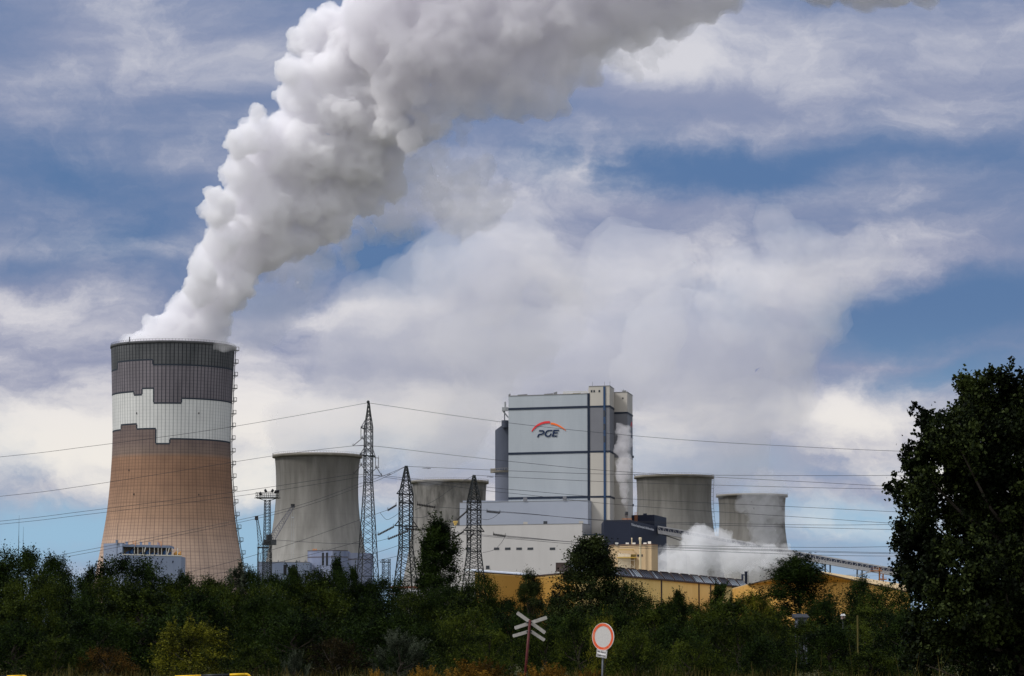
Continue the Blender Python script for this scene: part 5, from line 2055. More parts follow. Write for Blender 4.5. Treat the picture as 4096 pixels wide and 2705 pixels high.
barrier('yellow and black tube barrier at the bottom edge, left of centre, with a rounded end', 1003, 700, 73.0, 2697)
barrier('second yellow and black tube barrier, just entering the frame at the bottom left corner', 112, -250, 73.0, 2704)

# white lamp boxes and things among the bushes at the right
for i, (px, py, lb) in enumerate(((3372, 2466, 'left one of two small white-capped boxes among the bushes below the orange hall'), (3487, 2475, 'right one of two small white-capped boxes among the bushes below the orange hall'))):
    D = 232.0
    q_ = P(px, py, D)
    root = thing('marker_box', (q_.x, D, 0), lb, 'marker box', 'white-capped boxes on posts')
    mb = MB(); mb.box(q_.x - .15, q_.x + .15, D - .12, D + .12, q_.z - .22, q_.z + .05)
    child_of('box', mb, mat_noise('rusty_white', (.4, .38, .36), (.3, .12, .08), 5., lo=.45, hi=.6) if i == 0 else bpy.data.materials['rusty_white'], root)
    mb = MB(); mb.hexa([(q_.x - .2, D - .17, q_.z + .05), (q_.x + .2, D - .17, q_.z + .05), (q_.x + .2, D + .17, q_.z + .05), (q_.x - .2, D + .17, q_.z + .05)],
                       [(q_.x - .12, D - .1, q_.z + .2), (q_.x + .12, D - .1, q_.z + .2), (q_.x + .12, D + .1, q_.z + .2), (q_.x - .12, D + .1, q_.z + .2)])
    child_of('cap', mb, mat('white_cap', (.6, .6, .6), .5), root)
    mb = MB(); mb.bar((q_.x, D, 0), (q_.x, D, q_.z - .2), .06, 8)
    child_of('post', mb, M_steel, root)
D = 150.0
q_ = P(3430, 2462, D)
mb = MB(); mb.bar((q_.x, D, 0), (q_.x, D, q_.z), .05, 8, .045)
tag(mb.build('wooden_post', mat_noise('weathered_wood', (.05, .045, .012), (.10, .08, .022), 3.), None, origin=(q_.x, D, 0)), 'weathered wooden post standing in the bushes between the two white-capped boxes', 'post')
D = 240.0
q0, q1 = P(3188, 2474, D), P(3228, 2490, D)
root = thing('garden_hut', (q0.x, D, 0), 'small pale blue-grey hut half hidden in the bushes below the conical tree', 'hut')
mb = MB(); mb.box(q0.x, q1.x, D, D + 2, 0, q0.z)
child_of('wall', mb, mat_noise('pale_hut_wall', (.10, .115, .15), (.18, .19, .23), 2.), root)
mb = MB(); mb.hexa([(q0.x - .2, D - .3, q0.z), (q1.x + .2, D - .3, q0.z), (q1.x + .2, D + 2.2, q0.z), (q0.x - .2, D + 2.2, q0.z)], [(q0.x - .2, D - .3, q0.z + .1), (q1.x + .2, D - .3, q0.z + .1), (q1.x + .2, D + 2.2, q0.z + .4), (q0.x - .2, D + 2.2, q0.z + .4)])
child_of('roof', mb, mat('dark_felt_roof', (.03, .033, .04), .9), root)
mb = MB(); mb.box(q0.x + .2, q0.x + .6, D - .03, D, q0.z - .6, q0.z - .1)
child_of('window', mb, M_win, root)
# ------------------------------------------------------------------ vegetation
def leaf_mat(name, c1, c2, c3, trans=0.25, scale=0.6):
    """leaf colour drifts from twig to twig; a little light passes through"""
    m = bpy.data.materials.new(name)
    m.use_nodes = True
    t = m.node_tree
    b = t.nodes['Principled BSDF']
    b.inputs['Roughness'].default_value = 0.6
    b.inputs['Specular IOR Level'].default_value = 0.06
    at = t.nodes.new('ShaderNodeAttribute')
    at.attribute_name = 'leaf'
    nz = t.nodes.new('ShaderNodeTexNoise')
    nz.inputs['Scale'].default_value = scale
    nz.inputs['Detail'].default_value = 3
    co = t.nodes.new('ShaderNodeTexCoord')
    oi = t.nodes.new('ShaderNodeObjectInfo')
    va = t.nodes.new('ShaderNodeVectorMath')
    va.operation = 'ADD'
    t.links.new(co.outputs['Object'], va.inputs[0])
    t.links.new(oi.outputs['Location'], va.inputs[1])
    t.links.new(va.outputs[0], nz.inputs['Vector'])
    a1 = t.nodes.new('ShaderNodeMath')
    a1.operation = 'MULTIPLY_ADD'
    t.links.new(at.outputs['Fac'], a1.inputs[0])
    a1.inputs[1].default_value = 0.5
    ac = t.nodes.new('ShaderNodeMath')
    ac.operation = 'MULTIPLY_ADD'
    t.links.new(nz.outputs['Fac'], ac.inputs[0])
    ac.inputs[1].default_value = 1.9
    ac.inputs[2].default_value = -0.45
    t.links.new(ac.outputs[0], a1.inputs[2])
    a2 = t.nodes.new('ShaderNodeMath')
    a2.operation = 'MULTIPLY_ADD'
    t.links.new(oi.outputs['Random'], a2.inputs[0])
    a2.inputs[1].default_value = 0.12
    t.links.new(a1.outputs[0], a2.inputs[2])
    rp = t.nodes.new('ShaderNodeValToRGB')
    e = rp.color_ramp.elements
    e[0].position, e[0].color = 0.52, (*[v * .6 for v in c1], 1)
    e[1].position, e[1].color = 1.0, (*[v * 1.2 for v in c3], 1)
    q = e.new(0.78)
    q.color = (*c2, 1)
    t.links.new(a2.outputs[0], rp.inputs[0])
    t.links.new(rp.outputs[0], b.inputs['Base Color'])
    tr = t.nodes.new('ShaderNodeBsdfTranslucent')
    t.links.new(rp.outputs[0], tr.inputs['Color'])
    mx = t.nodes.new('ShaderNodeMixShader')
    mx.inputs[0].default_value = trans
    t.links.new(b.outputs[0], mx.inputs[1])
    t.links.new(tr.outputs[0], mx.inputs[2])
    t.links.new(mx.outputs[0], t.nodes['Material Output'].inputs['Surface'])
    return m


LM = dict(
    dark=leaf_mat('leaf_dark_green', (0.0033, 0.0082, 0.0020), (0.0073, 0.0156, 0.0029), (0.0181, 0.0311, 0.0047)),
    olive=leaf_mat('leaf_olive_green', (0.0062, 0.0123, 0.0024), (0.0135, 0.0229, 0.0032), (0.0349, 0.0476, 0.0055)),
    yellow=leaf_mat('leaf_yellow_green', (0.0190, 0.0240, 0.0034), (0.0480, 0.0540, 0.0060), (0.1350, 0.1300, 0.0120)),
    bright=leaf_mat('leaf_fresh_green', (0.0075, 0.0150, 0.0028), (0.0190, 0.0310, 0.0046), (0.0560, 0.0720, 0.0085)),
    brown=leaf_mat('leaf_red_brown', (0.0060, 0.0052, 0.0024), (0.0120, 0.0096, 0.0034), (0.0240, 0.0170, 0.0055)),
    silver=leaf_mat('leaf_silver_green', (0.0130, 0.0182, 0.0101), (0.0296, 0.0376, 0.0230), (0.0829, 0.0974, 0.0648)),
    gold=leaf_mat('dry_goldenrod', (0.0720, 0.0384, 0.0056), (0.1600, 0.0800, 0.0096), (0.3040, 0.1680, 0.0240)),
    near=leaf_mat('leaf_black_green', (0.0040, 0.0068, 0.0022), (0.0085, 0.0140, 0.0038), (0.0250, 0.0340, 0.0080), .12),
    grass=leaf_mat('grass_blade', (0.0128, 0.0144, 0.0032), (0.0288, 0.0272, 0.0056), (0.1040, 0.0800, 0.0240)),
)
M_bark = mat_noise('dark_bark', (.020, .016, .012), (.06, .05, .04), 3.0, (1, 1, .3))
M_birch = mat_noise('birch_bark', (.05, .045, .04), (.50, .48, .44), 2.2, (1, 1, 2.5), lo=.45, hi=.55)


def leaf_mesh(name, pts, size, rg, m, droop=0.0, narrow=0.55, outward=None):
    """one pointed leaf quad per point"""
    n = len(pts)
    sz = size * rg.uniform(.55, 1.35, n)[:, None]
    d = rg.normal(size=(n, 3))
    if droop:
        d[:, 2] -= droop
    d /= np.linalg.norm(d, axis=1)[:, None]
    u = np.cross(d, rg.normal(size=(n, 3)))
    u /= np.linalg.norm(u, axis=1)[:, None] + 1e-9
    nn_ = np.cross(d, u)
    fold = nn_ * sz * .12
    a = pts
    b = pts + d * sz * .45 + u * sz * narrow * .5 + fold
    c = pts + d * sz
    e = pts + d * sz * .45 - u * sz * narrow * .5 + fold
    V = np.stack([a, b, c, e], axis=1).reshape(-1, 3)
    Fc = np.arange(4 * n).reshape(-1, 4)
    me = np_mesh(name, V, Fc, (m,))
    at = me.attributes.new('leaf', 'FLOAT', 'FACE')
    at.data.foreach_set('value', rg.uniform(0, 1, n).astype(np.float32))
    return me


def np_mesh(name, V, Fc, mats=(), smooth=False):
    me = bpy.data.meshes.new(name)
    nv, nf, k = len(V), len(Fc), Fc.shape[1]
    me.vertices.add(nv)
    me.vertices.foreach_set('co', np.ascontiguousarray(V, dtype=np.float32).ravel())
    me.loops.add(nf * k)
    me.loops.foreach_set('vertex_index', np.ascontiguousarray(Fc, dtype=np.int32).ravel())
    me.polygons.add(nf)
    me.polygons.foreach_set('loop_start', np.arange(0, nf * k, k, dtype=np.int32))
    if smooth:
        me.polygons.foreach_set('use_smooth', np.ones(nf, dtype=bool))
    for m in mats:
        me.materials.append(m)
    me.update(calc_edges=True)
    return me


PROF = dict(
    round=lambda t: math.sqrt(max(0, 1 - ((t - .52) / .52) ** 2)),
    tall=lambda t: math.sqrt(max(0, 1 - ((t - .40) / .62) ** 2)) * (1 - .25 * t),
    cone=lambda t: min(1.0, .35 + 3 * t) * (1 - t) ** .62 * 1.05,
    poplar=lambda t: min(1, .45 + 1.6 * t) * (1 - t ** 2.6) ** .75,
    mound=lambda t: math.sqrt(max(0, 1 - (t / 1.02) ** 2.2)),
)


def crown_points(rg, H, Rw, prof, z0, nclump, nleaf, clump_r, shoots, shoot_len, lump=.28):
    """leaf positions of a crown between z0 and H, half-width Rw"""
    f = PROF[prof]
    cen = []
    lumps = [(rnd_unit(rg), rg.uniform(.5, 1)) for _ in range(9)]
    while len(cen) < nclump:
        t = rg.uniform(0.0, 1.0)
        a = rg.uniform(0, 2 * math.pi)
        r = f(t) * Rw
        rr = (rg.uniform(0, 1) ** .42)
        dirv = np.array((math.cos(a), math.sin(a), (t - .5) * 1.4))
        dirv /= np.linalg.norm(dirv)
        k = 1.0 - lump + lump * 1.5 * max(0.0, max(float(dirv @ l) ** 3 * w for l, w in lumps))
        r = r * rr * k
        cen.append((r * math.cos(a), r * math.sin(a), z0 + (H - z0) * t * (1.0 if t < .85 else .97)))
    cen = np.array(cen)
    idx = rg.integers(0, nclump, nleaf)
    cr = clump_r * rg.uniform(.5, 1.5, nclump)
    p = cen[idx] + rg.normal(size=(nleaf, 3)) * cr[idx][:, None] * np.array((1, 1, .75)) * .55
    extra = []
    for _ in range(shoots):
        i = rg.integers(0, nclump)
        c = cen[i]
        if c[2] < z0 + (H - z0) * .45 and rg.uniform() < .7:
            continue
        out = np.array((c[0], c[1], 0))
        l = np.linalg.norm(out) + 1e-6
        d = np.array((out[0] / l * rg.uniform(0, .6), out[1] / l * rg.uniform(0, .6), 1.0)) + rg.normal(size=3) * .15
        d /= np.linalg.norm(d)
        L_ = shoot_len * rg.uniform(.4, 1.2)
        m = int(18 + 26 * L_ / max(clump_r, .1) * .5)
        s = rg.uniform(0, 1, m)
        extra.append(c + d * (s * L_)[:, None] + rg.normal(size=(m, 3)) * (clump_r * .16 * (1.15 - s))[:, None])
    if extra:
        p = np.concatenate([p] + extra)
    return p, cen


def rnd_unit(rg):
    v = rg.normal(size=3)
    return v / np.linalg.norm(v)


def trunk_mesh(name, rg, H, r, cen, nl, m, z0):
    mb = MB()
    top = H * .82
    x = y = 0.0
    prev = Vector((0, 0, -.2))
    segs = 6
    nodes = [prev]
    for i in range(1, segs + 1):
        p = Vector((rg.normal() * r * .8, rg.normal() * r * .8, top * i / segs))
        mb.bar(prev, p, r * (1 - (i - 1) / segs * .85), 7, r * (1 - i / segs * .85))
        prev = p
        nodes.append(p)
    for k in range(nl):
        c = Vector(cen[rg.integers(0, len(cen))].tolist())
        zb = max(z0 * .7, min(c.z * .6, top * .9))
        i = min(segs - 1, max(0, int(zb / top * segs)))
        a = nodes[i].lerp(nodes[i + 1], zb / top * segs - i)
        mid = a.lerp(c, .5) + Vector((0, 0, -.04 * H))
        mb.bar(a, mid, r * .38, 5, r * .24)
        mb.bar(mid, c, r * .24, 5, r * .07)
    me = bpy.data.meshes.new(name)
    me.from_pydata(mb.v, [], mb.f)
    me.materials.append(m)
    me.update()
    return me


PROTO = {}


def proto(key, seed, H, Rw, prof, z0, nclump, nleaf, clump_r, leaf, shoots, shoot_len, lm, lump=.28, droop=0, narrow=.55, tr=.16, limbs=14, bark=None):
    rg_ = np.random.default_rng(seed)
    p, cen = crown_points(rg_, H, Rw, prof, z0, nclump, nleaf, clump_r, shoots, shoot_len, lump)
    # normalise the height so that the tip stands at H
    z = p[:, 2]
    PROTO[key] = (leaf_mesh('crown', p, leaf, rg_, LM[lm], droop, narrow), trunk_mesh('trunk', rg_, H, tr, cen, limbs, bark or M_bark, z0), float(np.percentile(z, 99.7)), Rw)


proto('oakA', 1, 11, 4.2, 'round', .6, 190, 30000, .95, .20, 40, 1.1, 'dark')
proto('oakB', 2, 11, 3.8, 'tall', .6, 170, 28000, .90, .20, 60, 1.5, 'dark', .36)
proto('oakC', 3, 11, 4.6, 'round', .4, 200, 30000, 1.0, .20, 70, 1.6, 'olive', .40)
proto('oliveB', 4, 9, 4.0, 'mound', .0, 180, 28000, .8, .18, 90, 1.5, 'olive', .35)
proto('willow', 5, 10, 2.6, 'tall', .8, 110, 8000, .55, .26, 70, 1.5, 'silver', .35, narrow=.3)
proto('poplar', 6, 20, 3.3, 'poplar', 1.0, 300, 44000, .75, .22, 260, 1.9, 'dark', .30)
proto('slim', 7, 12, 1.9, 'poplar', .8, 90, 12000, .55, .19, 60, 1.3, 'dark', .35)
proto('birch', 8, 16, 4.4, 'tall', 1.2, 300, 44000, .75, .23, 120, 1.2, 'near', .5, droop=1.4, narrow=.5, bark=M_bark)
proto('cone', 9, 13, 4.3, 'cone', .3, 300, 40000, .65, .19, 260, 1.3, 'dark', .18, narrow=.35)
proto('pine', 10, 10, 2.8, 'tall', .5, 70, 20000, .62, .24, 40, .9, 'near', .45, narrow=.3)
proto('bushY', 11, 5, 3.2, 'mound', .0, 170, 14000, .42, .13, 170, 1.2, 'yellow', .35)
proto('bushO', 12, 5, 3.4, 'mound', .0, 170, 14000, .48, .15, 120, .9, 'olive', .35)
proto('bushG', 13, 5, 3.0, 'mound', .0, 160, 13000, .45, .17, 90, .8, 'bright', .35, droop=.5, narrow=.3)
proto('bushD', 14, 5, 3.4, 'mound', .0, 180, 14000, .50, .15, 80, .8, 'dark', .35)
proto('bushR', 15, 4, 3.0, 'mound', .0, 170, 13000, .40, .12, 60, .5, 'brown', .3)
proto('bushS', 16, 4, 2.2, 'mound', .0, 60, 4200, .30, .11, 260, 1.4, 'silver', .4, narrow=.3)
proto('gold', 17, 1.5, 1.2, 'mound', .0, 120, 9000, .16, .055, 260, .45, 'gold', .3, narrow=.3, tr=.02, limbs=10)


def plant(key, px, ytop, w, D, label, name='tree', cat='tree', group=None, lm=None, rot=None):
    crown, trunk, H0, R0 = PROTO[key]
    H = P(px, ytop, D).z
    x = P(px, HZ, D).x
    sz = H / H0
    sx = 1.22 * (w * D / F) / (2 * R0)
    root = thing(name, (x, D, 0), label, cat, group)
    root.rotation_euler = (0, 0, rot if rot is not None else rgP.uniform(0, 6.28))
    root.scale = (sx, sx, sz)
    c = bpy.data.objects.new('crown', crown)
    col.objects.link(c)
    c.parent = root
    t = bpy.data.objects.new('trunk' if name == 'tree' else 'stem', trunk)
    col.objects.link(t)
    t.parent = root
    if lm:
        c.material_slots[0].link = 'OBJECT'
        c.material_slots[0].material = LM[lm]
    return root


rgP = random.Random(21)
G1, G2, G3 = 'trees of the back row below the power station', 'bushes in the middle distance', 'bushes nearest to the camera'
T = [  # key, px, top row, width px, distance, label
    ('oakA', 75, 2195, 250, 300, 'dark tree under the two thin lightning rods at the left edge of the skyline', None),
    ('oakB', -20, 2240, 200, 300, 'dark tree cut by the left edge of the frame', None),
    ('oakB', 215, 2222, 190, 320, 'dark tree second from the left on the skyline', None),
    ('slim', 355, 2262, 70, 300, 'thin ragged sapling standing in the gap left of the brown cooling tower', None),
    ('oakA', 300, 2305, 190, 310, 'low dark tree in the gap left of the brown cooling tower', None),
    ('oakA', 492, 2228, 290, 300, 'broad dark tree covering the pale blue building at the foot of the brown tower', None),
    ('slim', 596, 2262, 70, 310, 'loose twiggy sapling in front of the pale blue building wall', None),
    ('oliveB', 680, 2318, 250, 330, 'olive tree right of the pale blue building, below the brown cooling tower', None),
    ('oakB', 740, 2290, 130, 340, 'small dark tree standing alone against the foot of the brown cooling tower', None),
    ('oliveB', 850, 2310, 260, 340, 'low olive tree below the right half of the brown cooling tower', None),
    ('willow', 945, 2248, 150, 350, 'pale silvery willow at the lower right corner of the brown cooling tower', None),
    ('oakB', 1010, 2278, 120, 350, 'dark tree right of the pale willow, left of the floodlight mast', None),
    ('oakA', 1120, 2300, 230, 330, 'dark tree covering the foot of the floodlight mast', None),
    ('slim', 1170, 2262, 90, 330, 'slender tree before the low pale blue service building', None),
    ('oakC', 1235, 2285, 190, 330, 'olive-dark tree before the seam of the two blue buildings', None),
    ('slim', 1342, 2226, 80, 335, 'upright leafy sapling rising before the weathered blue building', None),
    ('oakA', 1330, 2278, 210, 330, 'dark rounded tree in front of the black slots of the weathered blue building', None),
    ('slim', 1412, 2262, 60, 330, 'dark columnar sapling at the left leg of the tallest pylon', None),
    ('oakB', 1450, 2325, 170, 330, 'dark tree at the foot of the tallest pylon', None),
    ('oakA', 1545, 2312, 190, 330, 'dark tree below the small distant pylon', None),
    ('oakC', 1640, 2375, 200, 320, 'low olive tree at the foot of the pylon beside the poplar', None),
    ('poplar', 1752, 2070, 205, 330, 'tall dark columnar poplar between the two short lattice pylons', None),
    ('slim', 1700, 2160, 85, 335, 'slim tree growing against the left side of the poplar', None),
    ('oakA', 1800, 2350, 200, 320, 'dark tree at the right foot of the poplar', None),
    ('oakC', 1925, 2300, 190, 320, 'olive tree at the foot of the shortest lattice pylon', None),
    ('oakA', 2010, 2395, 190, 320, 'low dark tree in front of the striped ochre workshop wall', None),
    ('pine', 2120, 2286, 150, 260, 'small dark pine standing alone against the striped ochre workshop', None),
    ('oakB', 2235, 2378, 150, 300, 'low dark tree between the small pine and the birch', None),
    ('birch', 2372, 2148, 360, 250, 'tall dark birch with drooping twigs hiding the left end of the yellow workshop', None),
    ('oakA', 2490, 2330, 200, 265, 'dark tree on the right flank of the tall birch', None),
    ('oakC', 2570, 2390, 220, 280, 'low olive tree in front of the yellow workshop, right of the birch', None),
    ('slim', 2718, 2358, 80, 260, 'thin sapling breaking the lower edge of the yellow workshop wall', None),
    ('oliveB', 2700, 2395, 240, 280, 'broad low olive tree before the middle of the yellow workshop', None),
    ('slim', 2882, 2330, 110, 250, 'dark upright tree before the right half of the yellow workshop', None),
    ('oakC', 2840, 2410, 190, 270, 'olive tree left of the dark upright tree before the yellow workshop', None),
    ('oliveB', 3010, 2372, 190, 250, 'yellowish tree before the white striped glazing of the workshop', 'yellow'),
    ('cone', 3195, 2226, 450, 290, 'big dense conical tree in front of the orange-ochre hall', None),
    ('oakB', 3290, 2400, 150, 285, 'dark tree leaning out at the right foot of the conical tree', None),
    ('oakB', 3440, 2312, 150, 240, 'ragged dark tree in front of the right half of the orange hall', None),
    ('oakC', 3545, 2340, 240, 230, 'dark tree between the orange hall and the big right-hand tree', None),
    ('oliveB', 3420, 2440, 260, 250, 'low green tree below the ragged one, before the orange hall', None),
    ('oliveB', 3090, 2440, 200, 255, 'low olive tree at the left foot of the conical tree', None),
    ('oakC', 1050, 2345, 240, 300, 'olive-dark tree in front of the crane feet', None),
    ('oakC', 420, 2310, 220, 290, 'olive tree at the lower left corner of the brown cooling tower', None),
    ('oakC', 130, 2300, 260, 285, 'olive tree under the leftmost skyline trees', None),
]
for k, px, yt, w, D, lb, lm in T:
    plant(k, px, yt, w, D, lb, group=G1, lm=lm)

B = [  # middle distance
    ('bushO', 90, 2395, 330, 200, 'broad olive bush at the left edge, below the leftmost skyline trees', None),
    ('bushD', 330, 2372, 300, 205, 'dark bush below the gap left of the brown cooling tower', None),
    ('bushO', 560, 2345, 420, 200, 'large olive bush below the broad dark tree and the pale blue building', None),
    ('bushD', 800, 2365, 330, 210, 'dark bush below the middle of the brown cooling tower', None),
    ('bushO', 900, 2345, 260, 220, 'olive bush with a lit top, below the pale willow', None),
    ('bushD', 1060, 2375, 300, 205, 'dark bush below the floodlight mast', None),
    ('bushO', 1290, 2345, 330, 215, 'olive bush in front of the weathered blue building trees', None),
    ('bushD', 1480, 2380, 300, 205, 'dark bush below the tallest pylon', None),
    ('bushD', 1620, 2440, 260, 190, 'dark bush below the pylon beside the poplar', None),
    ('bushO', 1850, 2370, 320, 200, 'dark olive bush below the poplar and the shortest pylon', None),
    ('bushD', 2050, 2430, 260, 185, 'dark bush above the crossed boards of the level-crossing sign', None),
    ('bushD', 2290, 2440, 330, 180, 'near-black bush between the two road signs, under the birch', None),
    ('bushD', 2440, 2420, 260, 190, 'dark bush directly above the round sign', None),
    ('bushO', 2620, 2430, 320, 180, 'olive bush below the left half of the yellow workshop', 'olive'),
    ('bushO', 2900, 2390, 360, 185, 'large olive bush below the right half of the yellow workshop', None),
    ('bushG', 3080, 2470, 220, 170, 'green bush left of the small pale hut', None),
    ('bushD', 3320, 2500, 330, 180, 'dark bush below the conical tree, right of the hut', None),
    ('bushG', 3500, 2420, 300, 215, 'green bush behind the right white-capped box', 'bright'),
    ('bushG', 3420, 2500, 300, 185, 'green bush between the two white-capped boxes and the camera', None),
    ('bushD', 3620, 2430, 300, 170, 'dark bush at the left foot of the big right-hand tree', None),
    ('bushD', 700, 2440, 420, 160, 'near-black bush behind the bright yellow-green bush', None),
    ('bushD', 1180, 2440, 420, 160, 'near-black bush in the centre-left, above the red-brown bush', None),
    ('bushD', 400, 2460, 380, 160, 'near-black bush left of the bright yellow-green bush', None),
    ('bushD', 1500, 2470, 380, 160, 'near-black bush above the wispy silver bush', None),
]
for k, px, yt, w, D, lb, lm in B:
    plant(k, px, yt, w, D, lb, 'bush', 'bush', G2, lm=lm)
C_ = [  # nearest
    ('bushD', 60, 2480, 330, 120, 'dark leafy bush in the bottom left corner', None),
    ('bushO', 220, 2545, 300, 112, 'olive bush with a bare pale stem near the bottom left', None),
    ('bushR', 420, 2590, 250, 112, 'orange-brown bush at the bottom, left of the yellow-green bush', 'gold2'),
    ('bushY', 770, 2472, 380, 125, 'bright yellow-green bush standing out in the lower left', None),
    ('bushO', 1010, 2580, 260, 112, 'olive bush at the bottom between the yellow-green and red-brown bushes', None),
    ('bushR', 1335, 2555, 270, 118, 'round red-brown bush at the bottom left of centre', None),
    ('bushS', 1180, 2600, 110, 105, 'small silvery bush left of the red-brown bush', None),
    ('bushS', 1600, 2520, 230, 120, 'wispy silver-grey bush right of the red-brown bush', None),
    ('bushD', 1620, 2580, 330, 130, 'dark bush behind the wispy silver bush', None),
    ('bushG', 1860, 2430, 280, 135, 'fresh green bush with drooping leaves left of the crossing sign', None),
    ('bushG', 1960, 2520, 280, 118, 'fresh green bush right behind the crossing sign', 'bright'),
    ('bushY', 2190, 2500, 260, 125, 'olive-yellow bush between the crossing sign and the round sign', 'olive'),
    ('bushG', 2320, 2460, 230, 120, 'green bush left of the round sign with lit leaves', None),
    ('bushY', 2420, 2445, 150, 115, 'small lit yellow-green bush directly behind the round sign', None),
    ('bushG', 2540, 2520, 260, 112, 'green bush right of the round sign', None),
    ('bushD', 2700, 2490, 300, 125, 'dark bush at the bottom right of centre', None),
    ('bushG', 2760, 2560, 260, 105, 'low fresh green bush at the bottom right of centre', None),
    ('bushY', 2960, 2450, 300, 130, 'yellow-olive bush with lit tips below the workshop end', 'olive'),
    ('bushD', 3060, 2540, 300, 110, 'dark bush under the yellow-olive one', None),
    ('bushO', 3215, 2480, 260, 226, 'brownish olive bush at the bottom, below the hut', None),
    ('bushO', 3480, 2600, 330, 100, 'grassy olive bush at the bottom right', None),
    ('bushD', 3700, 2520, 330, 105, 'dark bush below the left side of the big right-hand tree', None),
    ('bushD', 3960, 2500, 360, 100, 'dark bush in the bottom right corner under the big tree', None),
    ('gold', 1900, 2640, 330, 82, 'dry golden-orange weed clump left of the crossing sign post', None),
    ('gold', 2180, 2655, 270, 82, 'dry golden-orange weed clump right of the crossing sign post', None),
    ('gold', 1700, 2665, 170, 80, 'small golden weed clump at the bottom, far left of the crossing sign', None),
    ('gold', 2370, 2680, 200, 78, 'small golden weed clump at the foot of the round sign', None),
    ('gold', 1500, 2680, 100, 80, 'small golden-green weed clump below the silver bush', None),
]
LM['gold2'] = leaf_mat('rusty_leaf', (.012, .010, .003), (.030, .020, .005), (.085, .045, .009))
for k, px, yt, w, D, lb, lm in C_:
    plant(k, px, yt, w, D, lb, 'bush' if k != 'gold' else 'weed_clump', 'bush' if k != 'gold' else 'weeds', G3 if k != 'gold' else 'golden weeds along the bottom edge', lm=lm)

# the big tree at the right
rgb = np.random.default_rng(77)
D = 90.0
s = D / F
outline = [  # centre px, row, radius px
    (3990, 1560, 120), (3900, 1580, 90), (4080, 1620, 140), (3850, 1640, 80), (3930, 1700, 150), (3750, 1720, 95), (3700, 1655, 45), (3820, 1800, 170), (4000, 1850, 200), (3690, 1840, 100), (3640, 1810, 55),
    (3650, 1900, 75), (3780, 1950, 180), (3600, 1960, 55), (3660, 2030, 110), (3580, 1965, 40), (3820, 2100, 220), (4050, 2100, 220), (3640, 2130, 85), (3610, 2200, 70), (3700, 2220, 140), (3900, 2330, 260),
    (3620, 2290, 75), (3680, 2360, 110), (4100, 2400, 260), (3740, 2440, 150), (3900, 2550, 260), (3700, 2560, 130), (4130, 1800, 200), (4200, 2200, 220), (3860, 1510, 30), (4040, 1500, 60), (3945, 1510, 50),
    (4220, 1680, 190), (4330, 1950, 260), (4420, 2300, 300), (4250, 2550, 280), (4000, 1700, 160), (3880, 1900, 170), (4010, 2200, 200), (4120, 2000, 200),
]
P_all, cen_all = [], []
for (px, py, r) in outline:
    rr = r * s * (.84 if px < 3800 else 1.0)
    px, py = px + (12 if px < 3850 else 6), py + (18 if py < 1750 else 0)
    depth_c = rgb.uniform(-1.6, 1.6) if r > 90 else rgb.uniform(-.6, .6)
    c = P(px, py, D)
    nc = max(3, int((17 if px < 3900 else 22) * (r / 110.0) ** 2))
    for _ in range(nc):
        d = rnd_unit(rgb)
        q = rgb.uniform(0, 1) ** .40
        cc = np.array((c.x, D + depth_c, c.z)) + d * rr * q * np.array((1, 1.15, 1))
        cen_all.append(cc)
        nl = int(rgb.uniform(55, 110))
        P_all.append(cc + rgb.normal(size=(nl, 3)) * .125)
        # twigs that carry leaves outwards
        if rgb.uniform() < .75:
            L_ = rgb.uniform(.18, .5)
            dd = d + np.array((0, 0, .45)) + rgb.normal(size=3) * .3
            dd /= np.linalg.norm(dd)
            m_ = int(L_ * 60)
            ss = rgb.uniform(0, 1, m_)
            P_all.append(cc + dd * (ss * L_)[:, None] + rgb.normal(size=(m_, 3)) * .035)
# the shoot at the very top
for (px, py, tx, ty) in ((4040, 1500, 4049, 1430), (3975, 1520, 3965, 1470), (3860, 1545, 3812, 1505), (3690, 1650, 3655, 1610), (3930, 1520, 3905, 1490), (4070, 1520, 4082, 1480), (3590, 1965, 3535, 1940), (3640, 1660, 3658, 1612)):
    a, b = P(px, py, D), P(tx, ty, D)
    m_ = 45
    ss = rgb.uniform(0, 1, m_)
    P_all.append(np.array(a)[None, :] * (1 - ss)[:, None] + np.array(b)[None, :] * ss[:, None] + rgb.normal(size=(m_, 3)) * .03)
pts = np.concatenate(P_all)
bx = P(4080, HZ, D).x
root = thing('tree', (bx, D, 0), 'huge near-black tree filling the right edge of the frame', 'tree')
pts -= np.array((bx, D, 0))
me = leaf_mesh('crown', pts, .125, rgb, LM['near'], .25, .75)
c = bpy.data.objects.new('crown', me)
col.objects.link(c)
c.parent = root
cen = np.array(cen_all) - np.array((bx, D, 0))
tm = trunk_mesh('trunk', rgb, 9.0, .22, cen, 60, M_bark, 1.0)
t = bpy.data.objects.new('trunk', tm)
col.objects.link(t)
t.parent = root
print('big tree leaves', len(pts))

# dense far undergrowth that closes the gaps between the trunks
rgu = np.random.default_rng(5)
n = 42000
xx = rgu.uniform(-75, 75, n)
yy_ = rgu.uniform(335, 400, n)
hh = np.array([1.2 + 5.2 * (0.5 + 0.5 * mnoise.noise(Vector((x * .09, 3.3, 0)))) for x in xx])
zz = rgu.uniform(0, 1, n) ** .8 * hh
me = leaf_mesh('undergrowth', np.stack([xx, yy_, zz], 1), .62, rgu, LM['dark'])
o = bpy.data.objects.new('undergrowth', me)
col.objects.link(o)
tag(o, 'dense dark undergrowth behind the back row of trees', kind='stuff')

